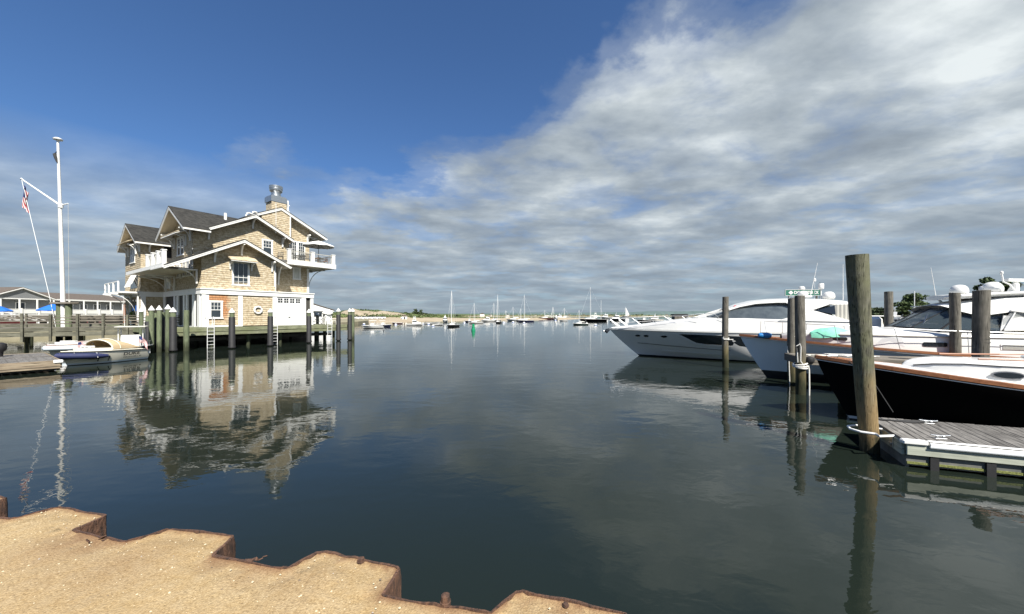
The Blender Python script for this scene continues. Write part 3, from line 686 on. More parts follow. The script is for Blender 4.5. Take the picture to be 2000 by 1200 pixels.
# ================================================================ NEAR FLOATING DOCK
A = Vector((.94, -.342, 0)); B2 = Vector((.46, .888, 0)).normalized(); C0 = Vector((7.26, 6.80, 0)); DZ = .50; DWID = 1.80
fd = empty('floating_dock', (C0.x, C0.y, 0), 0, 'weathered plank floating dock in the right foreground', 'dock')
def DK(a, b, z=DZ): v = A * a + B2 * b; return Vector((v.x, v.y, z))
proto = None; rnd = random.Random(14); pw = .135; i = 0; aa = .10
while aa < 6.6:
    g_ = .010; mb = MB(); z1 = DZ + rnd.uniform(-.003, .004); z0 = DZ - .038; w_ = pw * (1.55 if i == 11 else 1)
    c = [DK(aa, .05), DK(aa + w_ - g_, .05), DK(aa + w_ - g_, DWID), DK(aa, DWID)]
    # local frame with Y along the plank
    org = c[0]; yd = B2; xd = Vector((yd.y, -yd.x, 0))
    loc = [(Vector(p) - org) for p in c]; L2 = [(p.dot(xd), p.dot(yd)) for p in loc]
    mb.add([(x, y, z0) for x, y in L2] + [(x, y, z1) for x, y in L2], [(0, 3, 2, 1), (4, 5, 6, 7), (0, 1, 5, 4), (1, 2, 6, 5), (2, 3, 7, 6), (3, 0, 4, 7)])
    o = mb.build('plank', 'plank_grey', fd, bevel=.004); o.location = (org.x, org.y, 0); o.rotation_euler = (0, 0, math.atan2(yd.y, yd.x) - math.pi / 2)
    aa += w_; i += 1
aang = math.atan2(A.y, A.x)
def along(mb, name, m, a0=0, b0=0, z=0, bevel=0, ang=None):
    o = mb.build(name, m, fd, bevel=bevel); v = A * a0 + B2 * b0; o.location = (v.x, v.y, z); o.rotation_euler = (0, 0, aang if ang is None else ang); return o
along(MB().box(.0, 6.6, -.045, 0, .25, .465), 'fascia_board', 'pale_fascia', bevel=.004)
along(MB().box(.015, 6.6, .01, .06, .05, .24), 'float_side', 'float_side')
along(MB().box(.02, 6.6, -.004, .02, .075, .115), 'algae_line', 'algae')
for k_ in (.33, 1.07, 1.56, 2.6, 3.6, 4.6): along(MB().box(k_, k_ + .12, -.03, .03, -.15, .235), 'float_bracket', 'rubber')
along(MB().box(.30, 6.6, -.085, -.047, .405, .50).box(.30, 6.6, -.045, .03, .506, .528), 'vinyl_bumper', 'white_paint', bevel=.008)
along(MB().box(.30, 6.6, -.091, -.086, .425, .45), 'bumper_stripe', 'grey_gel')
along(MB().box(-.07, .29, -.075, .055, .44, .525), 'corner_guard', 'white_paint', bevel=.02)
ang2 = math.atan2(B2.y, B2.x)
along(MB().box(.03, DWID, .0, .045, .22, .465), 'fascia_board', 'pale_fascia', bevel=.004, ang=ang2)
along(MB().box(.07, DWID, -.10, .02, .470, .512), 'edge_board', 'plank_grey_x', bevel=.004, ang=ang2)
along(MB().box(.05, DWID, -.06, -.02, -.2, .21), 'float_side', 'float_side', ang=ang2)
for k_ in (.35, .95): along(MB().box(k_, k_ + .14, .046, .06, .24, .44).box(k_ + .03, k_ + .11, .06, .085, .29, .33), 'steel_bracket', 'galvanised', bevel=.003, ang=ang2)
def cleat(loc, rz, L=.30, label='', m='galvanised', grp='dock cleats'):
    t = empty('cleat', loc, rz, label, 'cleat', grp)
    MB().tube([(-L / 2, 0, .065), (-L * .3, 0, .055), (0, 0, .052), (L * .3, 0, .055), (L / 2, 0, .065)], .012, 8).build('horn', m, t, smooth=True)
    MB().box(-L * .22, -L * .10, -.018, .018, 0, .05).box(L * .10, L * .22, -.018, .018, 0, .05).box(-L * .3, L * .3, -.03, .03, -.002, .008).build('foot', m, t, bevel=.003)
    return t
q = C0 + DK(.62, .33); cleat((q.x, q.y, DZ + .004), aang + .12, label='steel cleat on the front planks of the near floating dock')
q = C0 + DK(.95, 1.55); cleat((q.x, q.y, DZ + .004), aang, label='steel cleat at the back edge of the near floating dock beside the black hull')
bo = MB(); q = C0 + DK(.95, 1.55)
for s in range(3): bo.tube([(q.x - .05 + .12 * s, q.y, DZ + .03), (q.x - .35 + .1 * s, q.y + .06 * s, DZ + .02), (q.x - .75, q.y + .25 - .03 * s, DZ + .02), (q.x - .95, q.y + .38, DZ + .02)], .014, 6)
tag(bo.build('dock_line', 'rope_dark', smooth=True), 'dark mooring line lying along the back edge of the near floating dock', 'rope')
# white pile hoop
hp = MB(); nx, ny = (1698 - 1000) / F * 7.6, 7.6
cc = C0 + DK(0, .38); cc2 = C0 + DK(0, .75)
hp.tube([(cc.x + .02, cc.y, .47), (cc.x - .32, cc.y + .0, .46), (nx - .16, ny - .30, .45), (nx - .33, ny - .16, .45), (nx - .36, ny + .04, .45), (nx - .24, ny + .22, .45), (nx + .0, ny + .28, .45), (cc2.x, cc2.y + .1, .46)], .024, 10)
tag(hp.build('pile_hoop', 'white_paint', smooth=True), 'white metal hoop round the nearest large piling, fixed to the dock', 'hoop')

# ================================================================ FIXED FINGER PIER
pr = empty('finger_pier', (10.35, 13.05, 0), R(-20), 'weathered fixed wooden finger pier between the black boat and the teak-railed yacht', 'pier')
rnd = random.Random(3)
for i in range(5):
    y0 = i * .29; MB().box(-.1, 11, y0, y0 + .278, 1.28, 1.335 + rnd.uniform(-.004, .004)).build('plank', 'pier_wood', pr, bevel=.005)
MB().box(-.12, 11, -.05, -.004, 1.06, 1.325).build('fascia_board', 'pier_wood', pr, bevel=.005)
MB().box(-.16, -.11, -.05, 1.48, 1.06, 1.325).build('fascia_board', 'pier_wood', pr)
for k_ in (1.6, 4.4, 7.2): MB().tube([(k_, .12, -1.5), (k_, .12, 1.27)], .13, 12).tube([(k_, 1.3, -1.5), (k_, 1.3, 1.27)], .13, 12).build('pier_post', 'pile_grey', pr, smooth=True)
lines = MB(); rnd = random.Random(6)
for s in range(3):
    pts = [(10.4 + .25 * s, 13.25 + .12 * s, 1.36)]
    for k_ in range(7): pts.append((10.5 + k_ * .35 + .1 * s, 13.4 - k_ * .10 + rnd.uniform(-.12, .12), 1.36 + rnd.uniform(0, .02)))
    lines.tube(pts, .018, 6)
tag(lines.build('dock_line', 'rope_white', smooth=True), 'white mooring lines strewn on the tip of the finger pier', 'rope')
tag(MB().lathe([(.02, -.12), (.13, -.08), (.15, 0), (.12, .09), (.02, .12)], 14, (10.48, 12.98, 1.24)).build('rope_coil', 'rubber', smooth=True), 'black rubber bundle beside the rope-wrapped piling', 'fender')
# ================================================================ THE SHINGLED HOUSE ON THE DOCK
HO = Vector((-27.1, 32.2, 0)); HA = R(56); HZB = 1.75
house = empty('shingled_house', (HO.x, HO.y, HZB), HA, 'three storey cedar shingled boathouse with white trim and steep overhanging gables on pilings', 'house')
OFF = (0, 0, -HZB)
def hb(mb, name, m, parent=None, **k):
    """build in house coordinates (s along the front, t to the back left, true heights)"""
    if parent is None: return mb.build(name, m, house, off=OFF, **k)
    return mb.build(name, m, parent, **k)
def front(t0): return lambda a, o, z: (a, t0 - o, z)
def left(s0): return lambda a, o, z: (s0 - o, a, z)
def rightf(s0): return lambda a, o, z: (s0 + o, a, z)
ROW = .2
def span(poly, z):
    xs = []
    for (a0, z0), (a1, z1) in zip(poly, poly[1:] + poly[:1]):
        if (z0 <= z <= z1 or z1 <= z <= z0) and z0 != z1: xs.append(a0 + (a1 - a0) * (z - z0) / (z1 - z0))
        elif z0 == z1 == z: xs += [a0, a1]
    return (min(xs), max(xs)) if xs else None
def shingle_wall(poly, f, m='cedar', flare=0, zf=None):
    """overlapping courses, butts proud of the course below, each wavering a little"""
    mb = MB(); z0 = min(p[1] for p in poly); z1 = max(p[1] for p in poly); zz = z0
    rn = random.Random(int(z0 * 100 + poly[0][0] * 10)); k = math.floor(z0 / ROW) 
    while zz < z1 - .004:
        zn = min((k + 1) * ROW, z1); e = 1e-4
        lo = span(poly, zz + e); hi = span(poly, zn - e)
        if lo and hi:
            def fl(z): return flare * max(0, 1 - (z - zf) / .9) ** 2 if flare else 0
            n = max(1, int((lo[1] - lo[0]) / .45)); js = [rn.uniform(-.005, .005) for _ in range(n + 1)]
            L0 = [f(lo[0] + (lo[1] - lo[0]) * i / n, .028 + fl(zz) + js[i], zz + js[i]) for i in range(n + 1)]
            L1 = [f(hi[0] + (hi[1] - hi[0]) * i / n, .006 + fl(zn), zn + .004) for i in range(n + 1)]
            Lb = [f(lo[0] + (lo[1] - lo[0]) * i / n, -.02, zz) for i in range(n + 1)]
            mb.grid([Lb, L0, L1])
        zz = zn; k += 1
    o = mb.build('shingled_wall', m, house, off=OFF, recalc=False); return o
def plain_box(name, m, f, a0, a1, o0, o1, z0, z1, parent=None, bevel=0): return hb(MB().box(a0, a1, o0, o1, z0, z1, f=f), name, m, parent, bevel=bevel)
def window(f, a0, a1, z0, z1, cols=3, rows=2, upper=.5, tw=.11, sash=True, glass='window_glass', name='window'):
    """trim is the part; glass, muntins and sill are its pieces; the sash has a meeting rail"""
    mb = MB(); fr = mb
    fr.box(a0, a0 + tw, .0, .065, z0, z1, f=f).box(a1 - tw, a1, .0, .065, z0, z1, f=f).box(a0 - .03, a1 + .03, .0, .075, z1 + .003, z1 + .14, f=f)
    w_ = hb(mb, name, 'white_trim')
    hb(MB().box(a0 + tw + .002, a1 - tw - .002, -.03, .035, z0 + .05, z1 - .002, f=f), 'glass', glass, w_)
    s = MB().box(a0 - .05, a1 + .05, .0, .11, z0 - .05, z0 + .045, f=f); hb(s, 'sill', 'white_trim', w_)
    g0, g1, y0, y1 = a0 + tw, a1 - tw, z0 + .05, z1; mid = y0 + (y1 - y0) * (1 - upper); b = MB(); t_ = .028
    b.box(g0 + .003, g0 + .05, .036, .052, y0, y1 - .003, f=f).box(g1 - .05, g1 - .003, .036, .052, y0, y1 - .003, f=f).box(g0 + .052, g1 - .052, .036, .051, y1 - .055, y1 - .004, f=f).box(g0 + .052, g1 - .052, .036, .051, y0 + .003, y0 + .05, f=f)
    if sash: b.box(g0 + .052, g1 - .052, .036, .056, mid - .03, mid + .03, f=f)
    lo, hi = (mid + .03, y1 - .055) if sash else (y0 + .05, y1 - .055)
    for i in range(1, cols): c = g0 + (g1 - g0) * i / cols; b.box(c - t_ / 2, c + t_ / 2, .036, .048, lo, hi, f=f)
    for j in range(1, rows): c = lo + (hi - lo) * j / rows; b.box(g0 + .05, g1 - .05, .037, .046, c - t_ / 2, c + t_ / 2, f=f)
    hb(b, 'muntin', 'white_trim', w_); return w_
def bracket(base, out, side, h=1.0, d=.8, w=.10, name='bracket', n=7):
    """knee brace: wall leg, top arm and a curved strut; out = unit direction away from the wall"""
    b = Vector(base); o = Vector(out); s = Vector(side) * (w / 2); mb = MB(); up = Vector((0, 0, 1))
    def pr(p): return (b + o * p[0] + up * p[1])
    def ext(poly): 
        n_ = len(poly); A_ = [pr(p) - s for p in poly] + [pr(p) + s for p in poly]
        mb.add(A_, [tuple(range(n_)), tuple(range(2 * n_ - 1, n_ - 1, -1))] + [(i, (i + 1) % n_, n_ + (i + 1) % n_, n_ + i) for i in range(n_)])
    ext([(0, 0), (.11, 0), (.11, h - .13), (0, h - .13)]); ext([(0, h - .12), (d, h - .12), (d - .06, h), (0, h)])
    th = .12
    for i in range(n):
        q = []
        for k, rr in ((i, 0), (i + 1, 0), (i + 1, th), (i, th)):
            a = R(90 * k / n); q.append((.115 + (d - .12 - rr) * (1 - math.cos(a)), .08 + (h - .22 + rr * .6) * math.sin(a) - rr * .25))
        ext(q)
    return hb(mb, name, 'white_trim')

# --- structure under and ground storey
WB = 4.70                                        # underside of the belt course
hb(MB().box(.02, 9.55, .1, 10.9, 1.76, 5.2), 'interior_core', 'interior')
# front, ground floor
shingle_wall([(.5, 1.85), (2.70, 1.85), (2.70, WB), (.5, WB)], front(0), 'cedar_new')
shingle_wall([(3.05, 1.85), (5.62, 1.85), (5.62, WB), (3.05, WB)], front(0))
F0 = front(0)
plain_box('corner_board', 'white_trim', F0, -.02, .30, -.3, .07, 1.78, WB - .003); plain_box('corner_board', 'white_trim', F0, .304, .50, -.02, .045, 1.78, WB - .003)
plain_box('pilaster', 'white_trim', F0, 2.70, 3.05, -.02, .06, 1.78, WB - .003)
plain_box('pilaster', 'white_trim', F0, 5.62, 6.02, -.02, .07, 1.78, WB - .003)
plain_box('pilaster', 'white_trim', F0, 8.40, 8.87, -.6, .07, 1.78, WB - .003)
plain_box('porch_post', 'white_trim', F0, 9.36, 9.66, -.3, .06, 1.78, WB - .003)
plain_box('base_board', 'white_trim', F0, .504, 2.696, -.02, .04, 1.78, 1.90)
gd = hb(MB().box(6.024, 8.396, -.03, .02, 1.78, 4.64, f=F0), 'garage_door', 'white_paint')
for i in range(4):
    for j in range(3):
        z0 = 1.86 + j * .74; a0 = 6.10 + i * .575
        hb(MB().box(a0, a0 + .50, .021, .034, z0, z0 + .66, f=F0), 'door_panel', 'white_paint', gd)
for i in range(4):
    for j in range(2):
        for k_ in range(2):
            a0 = 6.13 + i * .575 + j * .23; z0 = 4.10 + k_ * .24
            hb(MB().box(a0, a0 + .185, .022, .03, z0, z0 + .19, f=F0), 'pane', 'dark_glass', gd)
hb(MB().box(7.14, 7.28, .036, .05, 2.56, 2.66, f=F0), 'lock', 'black_metal', gd)
window(F0, .44 + .06, 1.50, 2.55, 4.0, 3, 2)
# belt course running round the house
BZ = 5.20
hb(MB().box(-.10, 9.70, .0, .11, WB, WB + .40, f=F0).box(-.15, 9.75, -.02, .17, WB + .403, BZ, f=F0), 'belt_course', 'white_trim')
hb(MB().box(.0, 11.4, .0, .11, WB, WB + .40, f=left(0)).box(.02, 11.4, .0, .16, WB + .402, BZ - .003, f=left(0)), 'belt_course', 'white_trim')
hb(MB().box(9.2, 9.62, -8, -.12, WB + .01, BZ - .01, f=lambda a, o, z: (a, -o, z)), 'belt_course', 'white_trim')
# left side ground floor: piers and tall openings with pale curtains
L0 = left(0)
for i, (a, w_) in enumerate([(.31, .6), (1.55, .65), (3.4, .45), (4.25, .45), (6.1, .5), (7.0, .5), (10.3, .6)]): plain_box('pier', 'white_trim', L0, a, a + w_, -.3, .08 + .0 * i, 1.78, WB - .003)
for a0, a1 in ((.91, 1.55), (3.85, 4.25), (6.6, 7.0), (7.5, 10.3)):
    wp_ = hb(MB().box(a0, a1, -.2, -.08, 1.8, WB - .005, f=L0), 'white_panel', 'white_paint')
    for k_ in range(max(1, int((a1 - a0) / .32))): hb(MB().box(a0 + .02 + k_ * .32, a0 + .30 + k_ * .32, -.079, -.06, 1.95, WB - .1, f=L0), 'panel_board', 'white_trim', wp_)
for i, (a0, a1) in enumerate([(2.2, 3.4), (4.7, 6.1)]):
    hb(MB().box(a0, a1, -.28, -.24, 1.8, WB - .005, f=L0), 'tall_window', 'dark_glass')
    cu = MB(); n_ = 12
    rows = [[L0(a0 + .1 + (a1 - a0) * (.45 if i % 2 == 0 else .75) * k / n_, -.20 + .03 * math.sin(k * 2.1), z) for k in range(n_ + 1)] for z in (1.85, 3.0, WB - .2)]
    hb(cu.grid(rows), 'curtain', 'curtain', smooth=True, recalc=False)
    hb(MB().box(a0 + .003, a1 - .003, -.23, -.05, WB - .30, WB - .006, f=L0).box((a0 + a1) / 2 - .04, (a0 + a1) / 2 + .04, -.235, -.1, 1.8, WB - .303, f=L0), 'transom', 'white_trim')
hb(MB().box(.31, 10.9, -.25, .06, 1.77, 1.84, f=L0), 'threshold', 'white_trim')
# --- second storey, front gabled volume (s 0..5.86)
SL = .52; AP = 2.95; RZ = 9.78
def rz(a): return RZ - SL * abs(a - AP)
shingle_wall([(-.17, BZ), (5.86, BZ), (5.86, rz(5.86)), (AP, RZ), (-.03, rz(0)), (-.03, BZ + .9), (-.07, BZ + .45)], F0, flare=.14, zf=BZ)
shingle_wall([(-.16, BZ), (11.0, BZ), (11.0, rz(0)), (-.02, rz(0)), (-.02, BZ + .9), (-.06, BZ + .45)], L0, flare=.14, zf=BZ)
shingle_wall([(0, BZ), (1.3, BZ), (1.3, rz(5.86)), (0, rz(5.86))], rightf(5.86))
shingle_wall([(5.86, BZ), (9.8, BZ), (9.8, 8.2), (5.86, 8.2)], front(1.3))
shingle_wall([(1.3, BZ), (10, BZ), (10, 8.2), (1.3, 8.2)], rightf(9.8))
hb(MB().box(5.76, 5.94, -.02, .05, BZ, rz(5.9) - .1, f=F0), 'corner_board', 'white_trim')
hb(MB().box(9.66, 9.87, -.02, .045, BZ, 8.0, f=front(1.3)), 'corner_board', 'white_trim')
hb(MB().box(-.15, 9.8, .12, 1.3, BZ - .05, BZ + .015), 'ledge', 'white_trim')
W2 = window(F0, 2.20, 3.62, 5.62, 7.72, 3, 1, upper=.66)
# two lights across the lower third, plain glass above
hb(MB().box(2.35, 3.47, .037, .047, 5.97, 5.995, f=F0), 'muntin', 'white_trim', W2)
for i in (1, 2): hb(MB().box(2.31 + 1.2 * i / 3 - .014, 2.31 + 1.2 * i / 3 + .014, .036, .048, 5.70, 6.32, f=F0), 'muntin', 'white_trim', W2)
window(front(1.3), 8.15, 8.98, 6.72, 7.9, 1, 1, sash=False, glass='curtain')
# hood over the front window
hd = MB(); hd.prism([(0, 8.34), (0, 8.22), (.95, 7.84), (.95, 7.90)], lambda a, d, z: (d, -a, z), 1.82, 4.02)
hood = hb(hd, 'window_hood', 'cedar'); hb(MB().prism([(.0, 8.21), (.90, 7.85), (.93, 7.76), (.0, 8.14)], lambda a, d, z: (d, -a, z), 1.86, 3.98), 'hood_trim', 'white_trim', hood)
for a in (2.05, 3.78): bracket((a, -.03, 7.05), (0, -1, 0), (1, 0, 0), h=.75, d=.72, w=.10)
# trio of small windows on the left side
for a in (1.95, 3.05, 4.15, 5.9): window(L0, a, a + .72, 6.45, 7.75, 1, 2, upper=.4)
bracket((-.03, 5.4, 6.3), (-1, 0, 0), (0, 1, 0), h=1.4, d=.9, w=.12)
# white door, left side, second storey
dr = hb(MB().box(8.7, 10.2, .0, .08, BZ + .02, 7.9, f=L0), 'side_door', 'grey_gel')
for j in (0, 1): hb(MB().box(9.0 + j * .5, 9.35 + j * .5, .082, .09, 6.9, 7.4, f=L0), 'pane', 'dark_glass', dr)
hb(MB().box(8.5, 8.697, .0, .10, BZ + .02, 8.0, f=L0).box(10.203, 10.4, .0, .10, BZ + .02, 8.0, f=L0), 'door_trim', 'white_trim', dr)
sc = MB().lathe([(.04, 0), (.14, .1), (.17, .3), (.06, .42)], 12, (-.35, 7.9, 6.1)).beam((-.0, 7.9, 6.5), (-.35, 7.9, 6.55), .04, .04); hb(sc, 'wall_lamp', 'white_trim', smooth=True)

# --- roofs
def gable_roof(pts, l0, l1, g, th=.09, soff=.13, rake0=True, rake1=False, eaves=(True, True), rk=.24, mname='asphalt_roof'):
    """pts = left foot, apex, right foot in (a, z); extruded l0..l1; g maps (a, l, z) to house space"""
    (al, zl), (aa, za), (ar, zr) = pts
    rf = MB(); so_ = MB(); d = .05 if l1 > l0 else -.05
    for (x0, z0) in ((al, zl), (ar, zr)):
        if abs(x0 - aa) < .01: continue
        rf.prism([(x0, z0), (aa, za), (aa, za - th), (x0, z0 - th)], g, l0 - d * .6, l1)
        ex = (x0 - aa) * .004
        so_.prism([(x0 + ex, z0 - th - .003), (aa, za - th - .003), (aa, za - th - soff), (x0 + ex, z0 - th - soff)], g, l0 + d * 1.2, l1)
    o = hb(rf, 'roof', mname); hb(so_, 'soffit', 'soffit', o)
    rk_ = MB()
    for (x0, z0) in ((al, zl), (ar, zr)):
        if abs(x0 - aa) < .01: continue
        for on, l in ((rake0, l0), (rake1, l1)):
            if not on: continue
            dd = d if l == l0 else -d
            rk_.prism([(x0, z0 - .095), (aa, za - .095), (aa, za - rk - .10), (x0, z0 - rk - .085)], g, l, l + dd)
            rk_.prism([(x0, z0 - .096), (aa, za - .096), (aa, za - .18), (x0, z0 - .18)], g, l - dd * .5, l - dd * .02)
    if rk_.v: hb(rk_, 'rake_board', 'white_trim', o)
    ev = MB()
    for on, (x0, z0), sgn in ((eaves[0], (al, zl), -1), (eaves[1], (ar, zr), 1)):
        if on: ev.prism([(x0, z0 - .10), (x0 + sgn * .10, z0 - .12), (x0 + sgn * .10, z0 - .24), (x0, z0 - .24)], g, l0, l1)
    if ev.v: hb(ev, 'gutter', 'white_trim', o)
    return o
along_t = lambda a, l, z: (a, l, z); along_s = lambda a, l, z: (l, a, z)
# lower front gable
gable_roof([(-2.65, 9.90 - .535 * 5.6), (2.95, 9.90), (7.0, 9.90 - .505 * 4.05)], -.8, 2.6, along_t)
# main roof, ridge along the front
MR = gable_roof([(.95, 10.55), (5.05, 12.98), (9.25, 10.42)], -1.0, .92, along_s)
hb(MB().prism([(5.05, 12.98), (9.25, 10.42), (9.25, 10.33), (5.05, 12.89)], along_s, .9, 7.6), 'roof', 'asphalt_roof')
hb(MB().add([(.90, 1.52, 10.888), (.90, 5.05, 12.98), (4.8, 5.05, 12.98), (.90, 1.52, 10.80), (.90, 5.05, 12.89), (4.8, 5.05, 12.89)], [(0, 1, 2), (3, 5, 4), (0, 2, 5, 3), (0, 3, 4, 1), (1, 4, 5, 2)]), 'roof', 'asphalt_roof')
# upper front cross gable
gable_roof([(.75, 12.95 - .53 * 4.0), (4.75, 12.95), (8.4, 12.95 - .53 * 3.65)], 1.45, 5.2, along_t)
# right hand tall gable: left slope is cut where it meets the main roof
gable_roof([(4.95, 14.67 - .493 * 2.85), (7.8, 14.67), (12.87, 12.17)], 3.0, 9.0, along_t, eaves=(False, True))
# wing roof
gable_roof([(10.35, 10.16), (14.25, 12.38), (18.0, 9.95)], -2.25, 4.0, along_s)
# --- third storey walls
shingle_wall([(0, 8.2), (8.1, 8.2), (8.1, 11.02), (4.75, 12.85), (.9, 10.8), (.4, 10.45), (0, 10.45)], front(2.3))
shingle_wall([(2.3, 8.2), (8.3, 8.2), (8.3, 10.9), (5.05, 12.8), (2.3, 11.2)], L0)
shingle_wall([(2.3, 8.2), (3.8, 8.2), (3.8, 11.2), (2.3, 11.2)], rightf(8.1))
shingle_wall([(4.8, 8.2), (11.2, 8.2), (11.2, 12.9), (7.8, 14.52), (4.8, 13.05)], front(3.8))
shingle_wall([(3.8, 8.2), (9, 8.2), (9, 12.9), (3.8, 12.9)], rightf(11.2))
shingle_wall([(5.9, 10.8), (8.75, 10.8), (8.75, 14.05), (7.8, 14.5), (5.9, 13.6)], front(3.1))
shingle_wall([(3.1, 10.8), (3.8, 10.8), (3.8, 14.05), (3.1, 14.05)], rightf(8.75))
hb(MB().box(8.68, 8.80, -.01, .05, 11.0, 13.9, f=front(3.1)), 'corner_board', 'white_trim')
window(front(2.3), 5.58, 6.62, 9.15, 10.62, 3, 2)
window(L0, 4.6, 5.5, 8.55, 10.2, 2, 3); window(L0, 5.54, 6.5, 8.55, 10.2, 2, 3)
hh = MB().prism([(0, 10.95), (0, 10.83), (.95, 10.35), (.95, 10.43)], lambda a, d, z: (-a, d, z), 3.3, 7.9); hd2 = hb(hh, 'window_hood', 'cedar')
hb(MB().prism([(0, 10.82), (.93, 10.35), (.95, 10.25), (0, 10.72)], lambda a, d, z: (-a, d, z), 3.33, 7.87), 'hood_trim', 'white_trim', hd2)
for a in (3.9, 7.2): bracket((-.03, a, 9.3), (-1, 0, 0), (0, 1, 0), h=1.05, d=.85, w=.12)
# french doors with a grid of lights onto the balcony
for a0 in (8.95, 9.85):
    d_ = hb(MB().box(a0, a0 + .86, .0, .06, 8.62, 11.35, f=front(3.8)), 'french_door', 'white_trim')
    hb(MB().box(a0 + .12, a0 + .74, .061, .068, 8.8, 11.22, f=front(3.8)), 'glass', 'window_glass', d_)
    b_ = MB()
    for i in (1, 2): b_.box(a0 + .12 + .62 * i / 3 - .014, a0 + .12 + .62 * i / 3 + .014, .069, .08, 9.0, 11.2, f=front(3.8))
    for j in range(1, 6): b_.box(a0 + .12, a0 + .74, .069, .079, 8.8 + 2.42 * j / 6 - .014, 8.8 + 2.42 * j / 6 + .014, f=front(3.8))
    hb(b_, 'muntin', 'white_trim', d_)
# --- brackets under the eaves
for s_, t_, z_ in ((.9, 0, 7.55), (2.95, 0, 8.45), (5.55, 0, 7.15)): bracket((s_, t_ - .03, z_), (0, -1, 0), (1, 0, 0), h=1.0 if s_ != 2.95 else 1.05, d=.72, w=.13)
for s_, z_ in ((1.15, 9.9), (4.75, 11.6), (7.55, 10.15)): bracket((s_, 2.27, z_), (0, -1, 0), (1, 0, 0), h=1.0, d=.75, w=.13)
bracket((10.95, 3.77, 11.0), (0, -1, 0), (1, 0, 0), h=1.25, d=.7, w=.14); bracket((11.23, 4.3, 10.9), (1, 0, 0), (0, 1, 0), h=1.3, d=1.2, w=.14)
for t_ in (2.6, 8.0): bracket((-.03, t_, 9.6), (-1, 0, 0), (0, 1, 0), h=1.15, d=.9, w=.12)
# big brackets under the balconies
bracket((8.0 - 1.3, 1.27, 6.0), (0, -1, 0), (1, 0, 0), h=2.05, d=1.15, w=.14)
for t_ in (1.6, 4.4, 7.2): bracket((9.88, t_, 5.6), (1, 0, 0), (0, 1, 0), h=2.5, d=2.0, w=.14)
for t_ in (1.0, 3.9, 6.9, 9.6): bracket((-.1, t_, 4.95 + 0.2), (-1, 0, 0), (0, 1, 0), h=1.5, d=2.1, w=.12) if t_ > 6 else None
bracket((-.15, .55, 5.6), (-1, 0, 0), (0, 1, 0), h=1.25, d=1.3, w=.13)
# --- right balcony
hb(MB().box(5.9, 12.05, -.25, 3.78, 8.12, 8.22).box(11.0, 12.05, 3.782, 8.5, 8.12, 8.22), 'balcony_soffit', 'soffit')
hb(MB().box(6.9, 12.1, -.32, -.255, 8.08, 8.56).box(12.055, 12.12, -.25, 8.5, 8.08, 8.56), 'balcony_fascia', 'white_trim')
hb(MB().box(5.9, 12.05, -.25, 3.78, 8.225, 8.5).box(11.21, 12.05, 3.782, 8.5, 8.225, 8.5), 'balcony_floor', 'plank_grey_x')
for s_ in (7.15, 9.55, 11.88): hb(MB().box(s_ - .16, s_ + .16, -.24, .06, 8.5, 9.62).box(s_ - .19, s_ + .19, -.27, .09, 9.623, 9.70), 'balcony_pier', 'white_trim')
for t_ in (2.9, 5.8): hb(MB().box(11.72, 12.02, t_ - .15, t_ + .15, 8.5, 9.62).box(11.69, 12.05, t_ - .18, t_ + .18, 9.623, 9.7), 'balcony_pier', 'white_trim')
def railing(p, q, z, name='railing'):
    p, q = Vector(p), Vector(q); mb = MB(); mb.beam((p.x, p.y, z + 1.02), (q.x, q.y, z + 1.02), .07, .06); mb.beam((p.x, p.y, z + .12), (q.x, q.y, z + .12), .04, .04)
    n_ = int((q - p).length / .13)
    for i in range(1, n_):
        c = p.lerp(q, i / n_); mb.beam((c.x, c.y, z + .12), (c.x, c.y, z + 1.0), .014, .014, up=(0, 1, 0))
    hb(mb, name, 'canvas_grey')
railing((7.31, -.1, 0), (9.39, -.1, 0), 8.5); railing((9.71, -.1, 0), (11.72, -.1, 0), 8.5); railing((11.88, .06, 0), (11.88, 2.75, 0), 8.5)
# --- left balcony (over the low eave) and wing
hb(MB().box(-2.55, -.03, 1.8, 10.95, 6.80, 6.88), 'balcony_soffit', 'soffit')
hb(MB().box(-2.70, -2.555, -.7, 11.4, 6.76, 7.06), 'balcony_fascia', 'white_trim')
hb(MB().box(-2.55, -.03, 1.8, 10.95, 6.883, 7.04), 'balcony_floor', 'plank_grey_x')
for t_ in (.5, 1.9, 3.5, 5.2): hb(MB().box(-2.5, -2.22, t_ - .15, t_ + .15, 7.06, 8.2).box(-2.53, -2.19, t_ - .18, t_ + .18, 8.203, 8.28), 'balcony_pier', 'white_trim')
railing((-2.36, .7, 0), (-2.36, 1.7, 0), 7.05); railing((-2.36, 2.1, 0), (-2.36, 3.3, 0), 7.05); railing((-2.36, 3.7, 0), (-2.36, 5.0, 0), 7.05)
WT = 11.0; WS = -1.7
hb(MB().box(WS + .05, 3, WT + .06, 17.3, 1.76, 9.9), 'wing_core', 'interior')
shingle_wall([(WS - .13, BZ), (0, BZ), (0, 10.2), (WS - .03, 10.2), (WS - .03, BZ + .9), (WS - .05, BZ + .45)], front(WT), flare=.1, zf=BZ)
shingle_wall([(WS, 1.85), (0, 1.85), (0, WB), (WS, WB)], front(WT))
shingle_wall([(WT - .12, BZ), (17.4, BZ), (17.4, 10.2), (14.25, 12.1), (WT - .02, 10.3), (WT - .02, BZ + .9), (WT - .05, BZ + .45)], left(WS), flare=.1, zf=BZ)
shingle_wall([(WT, 1.85), (17.4, 1.85), (17.4, WB), (WT, WB)], left(WS))
hb(MB().box(WS - .1, .0, .0, .12, WB, BZ, f=front(WT)).box(WT, 17.5, .0, .12, WB + .003, BZ - .003, f=left(WS)), 'belt_course', 'white_trim')
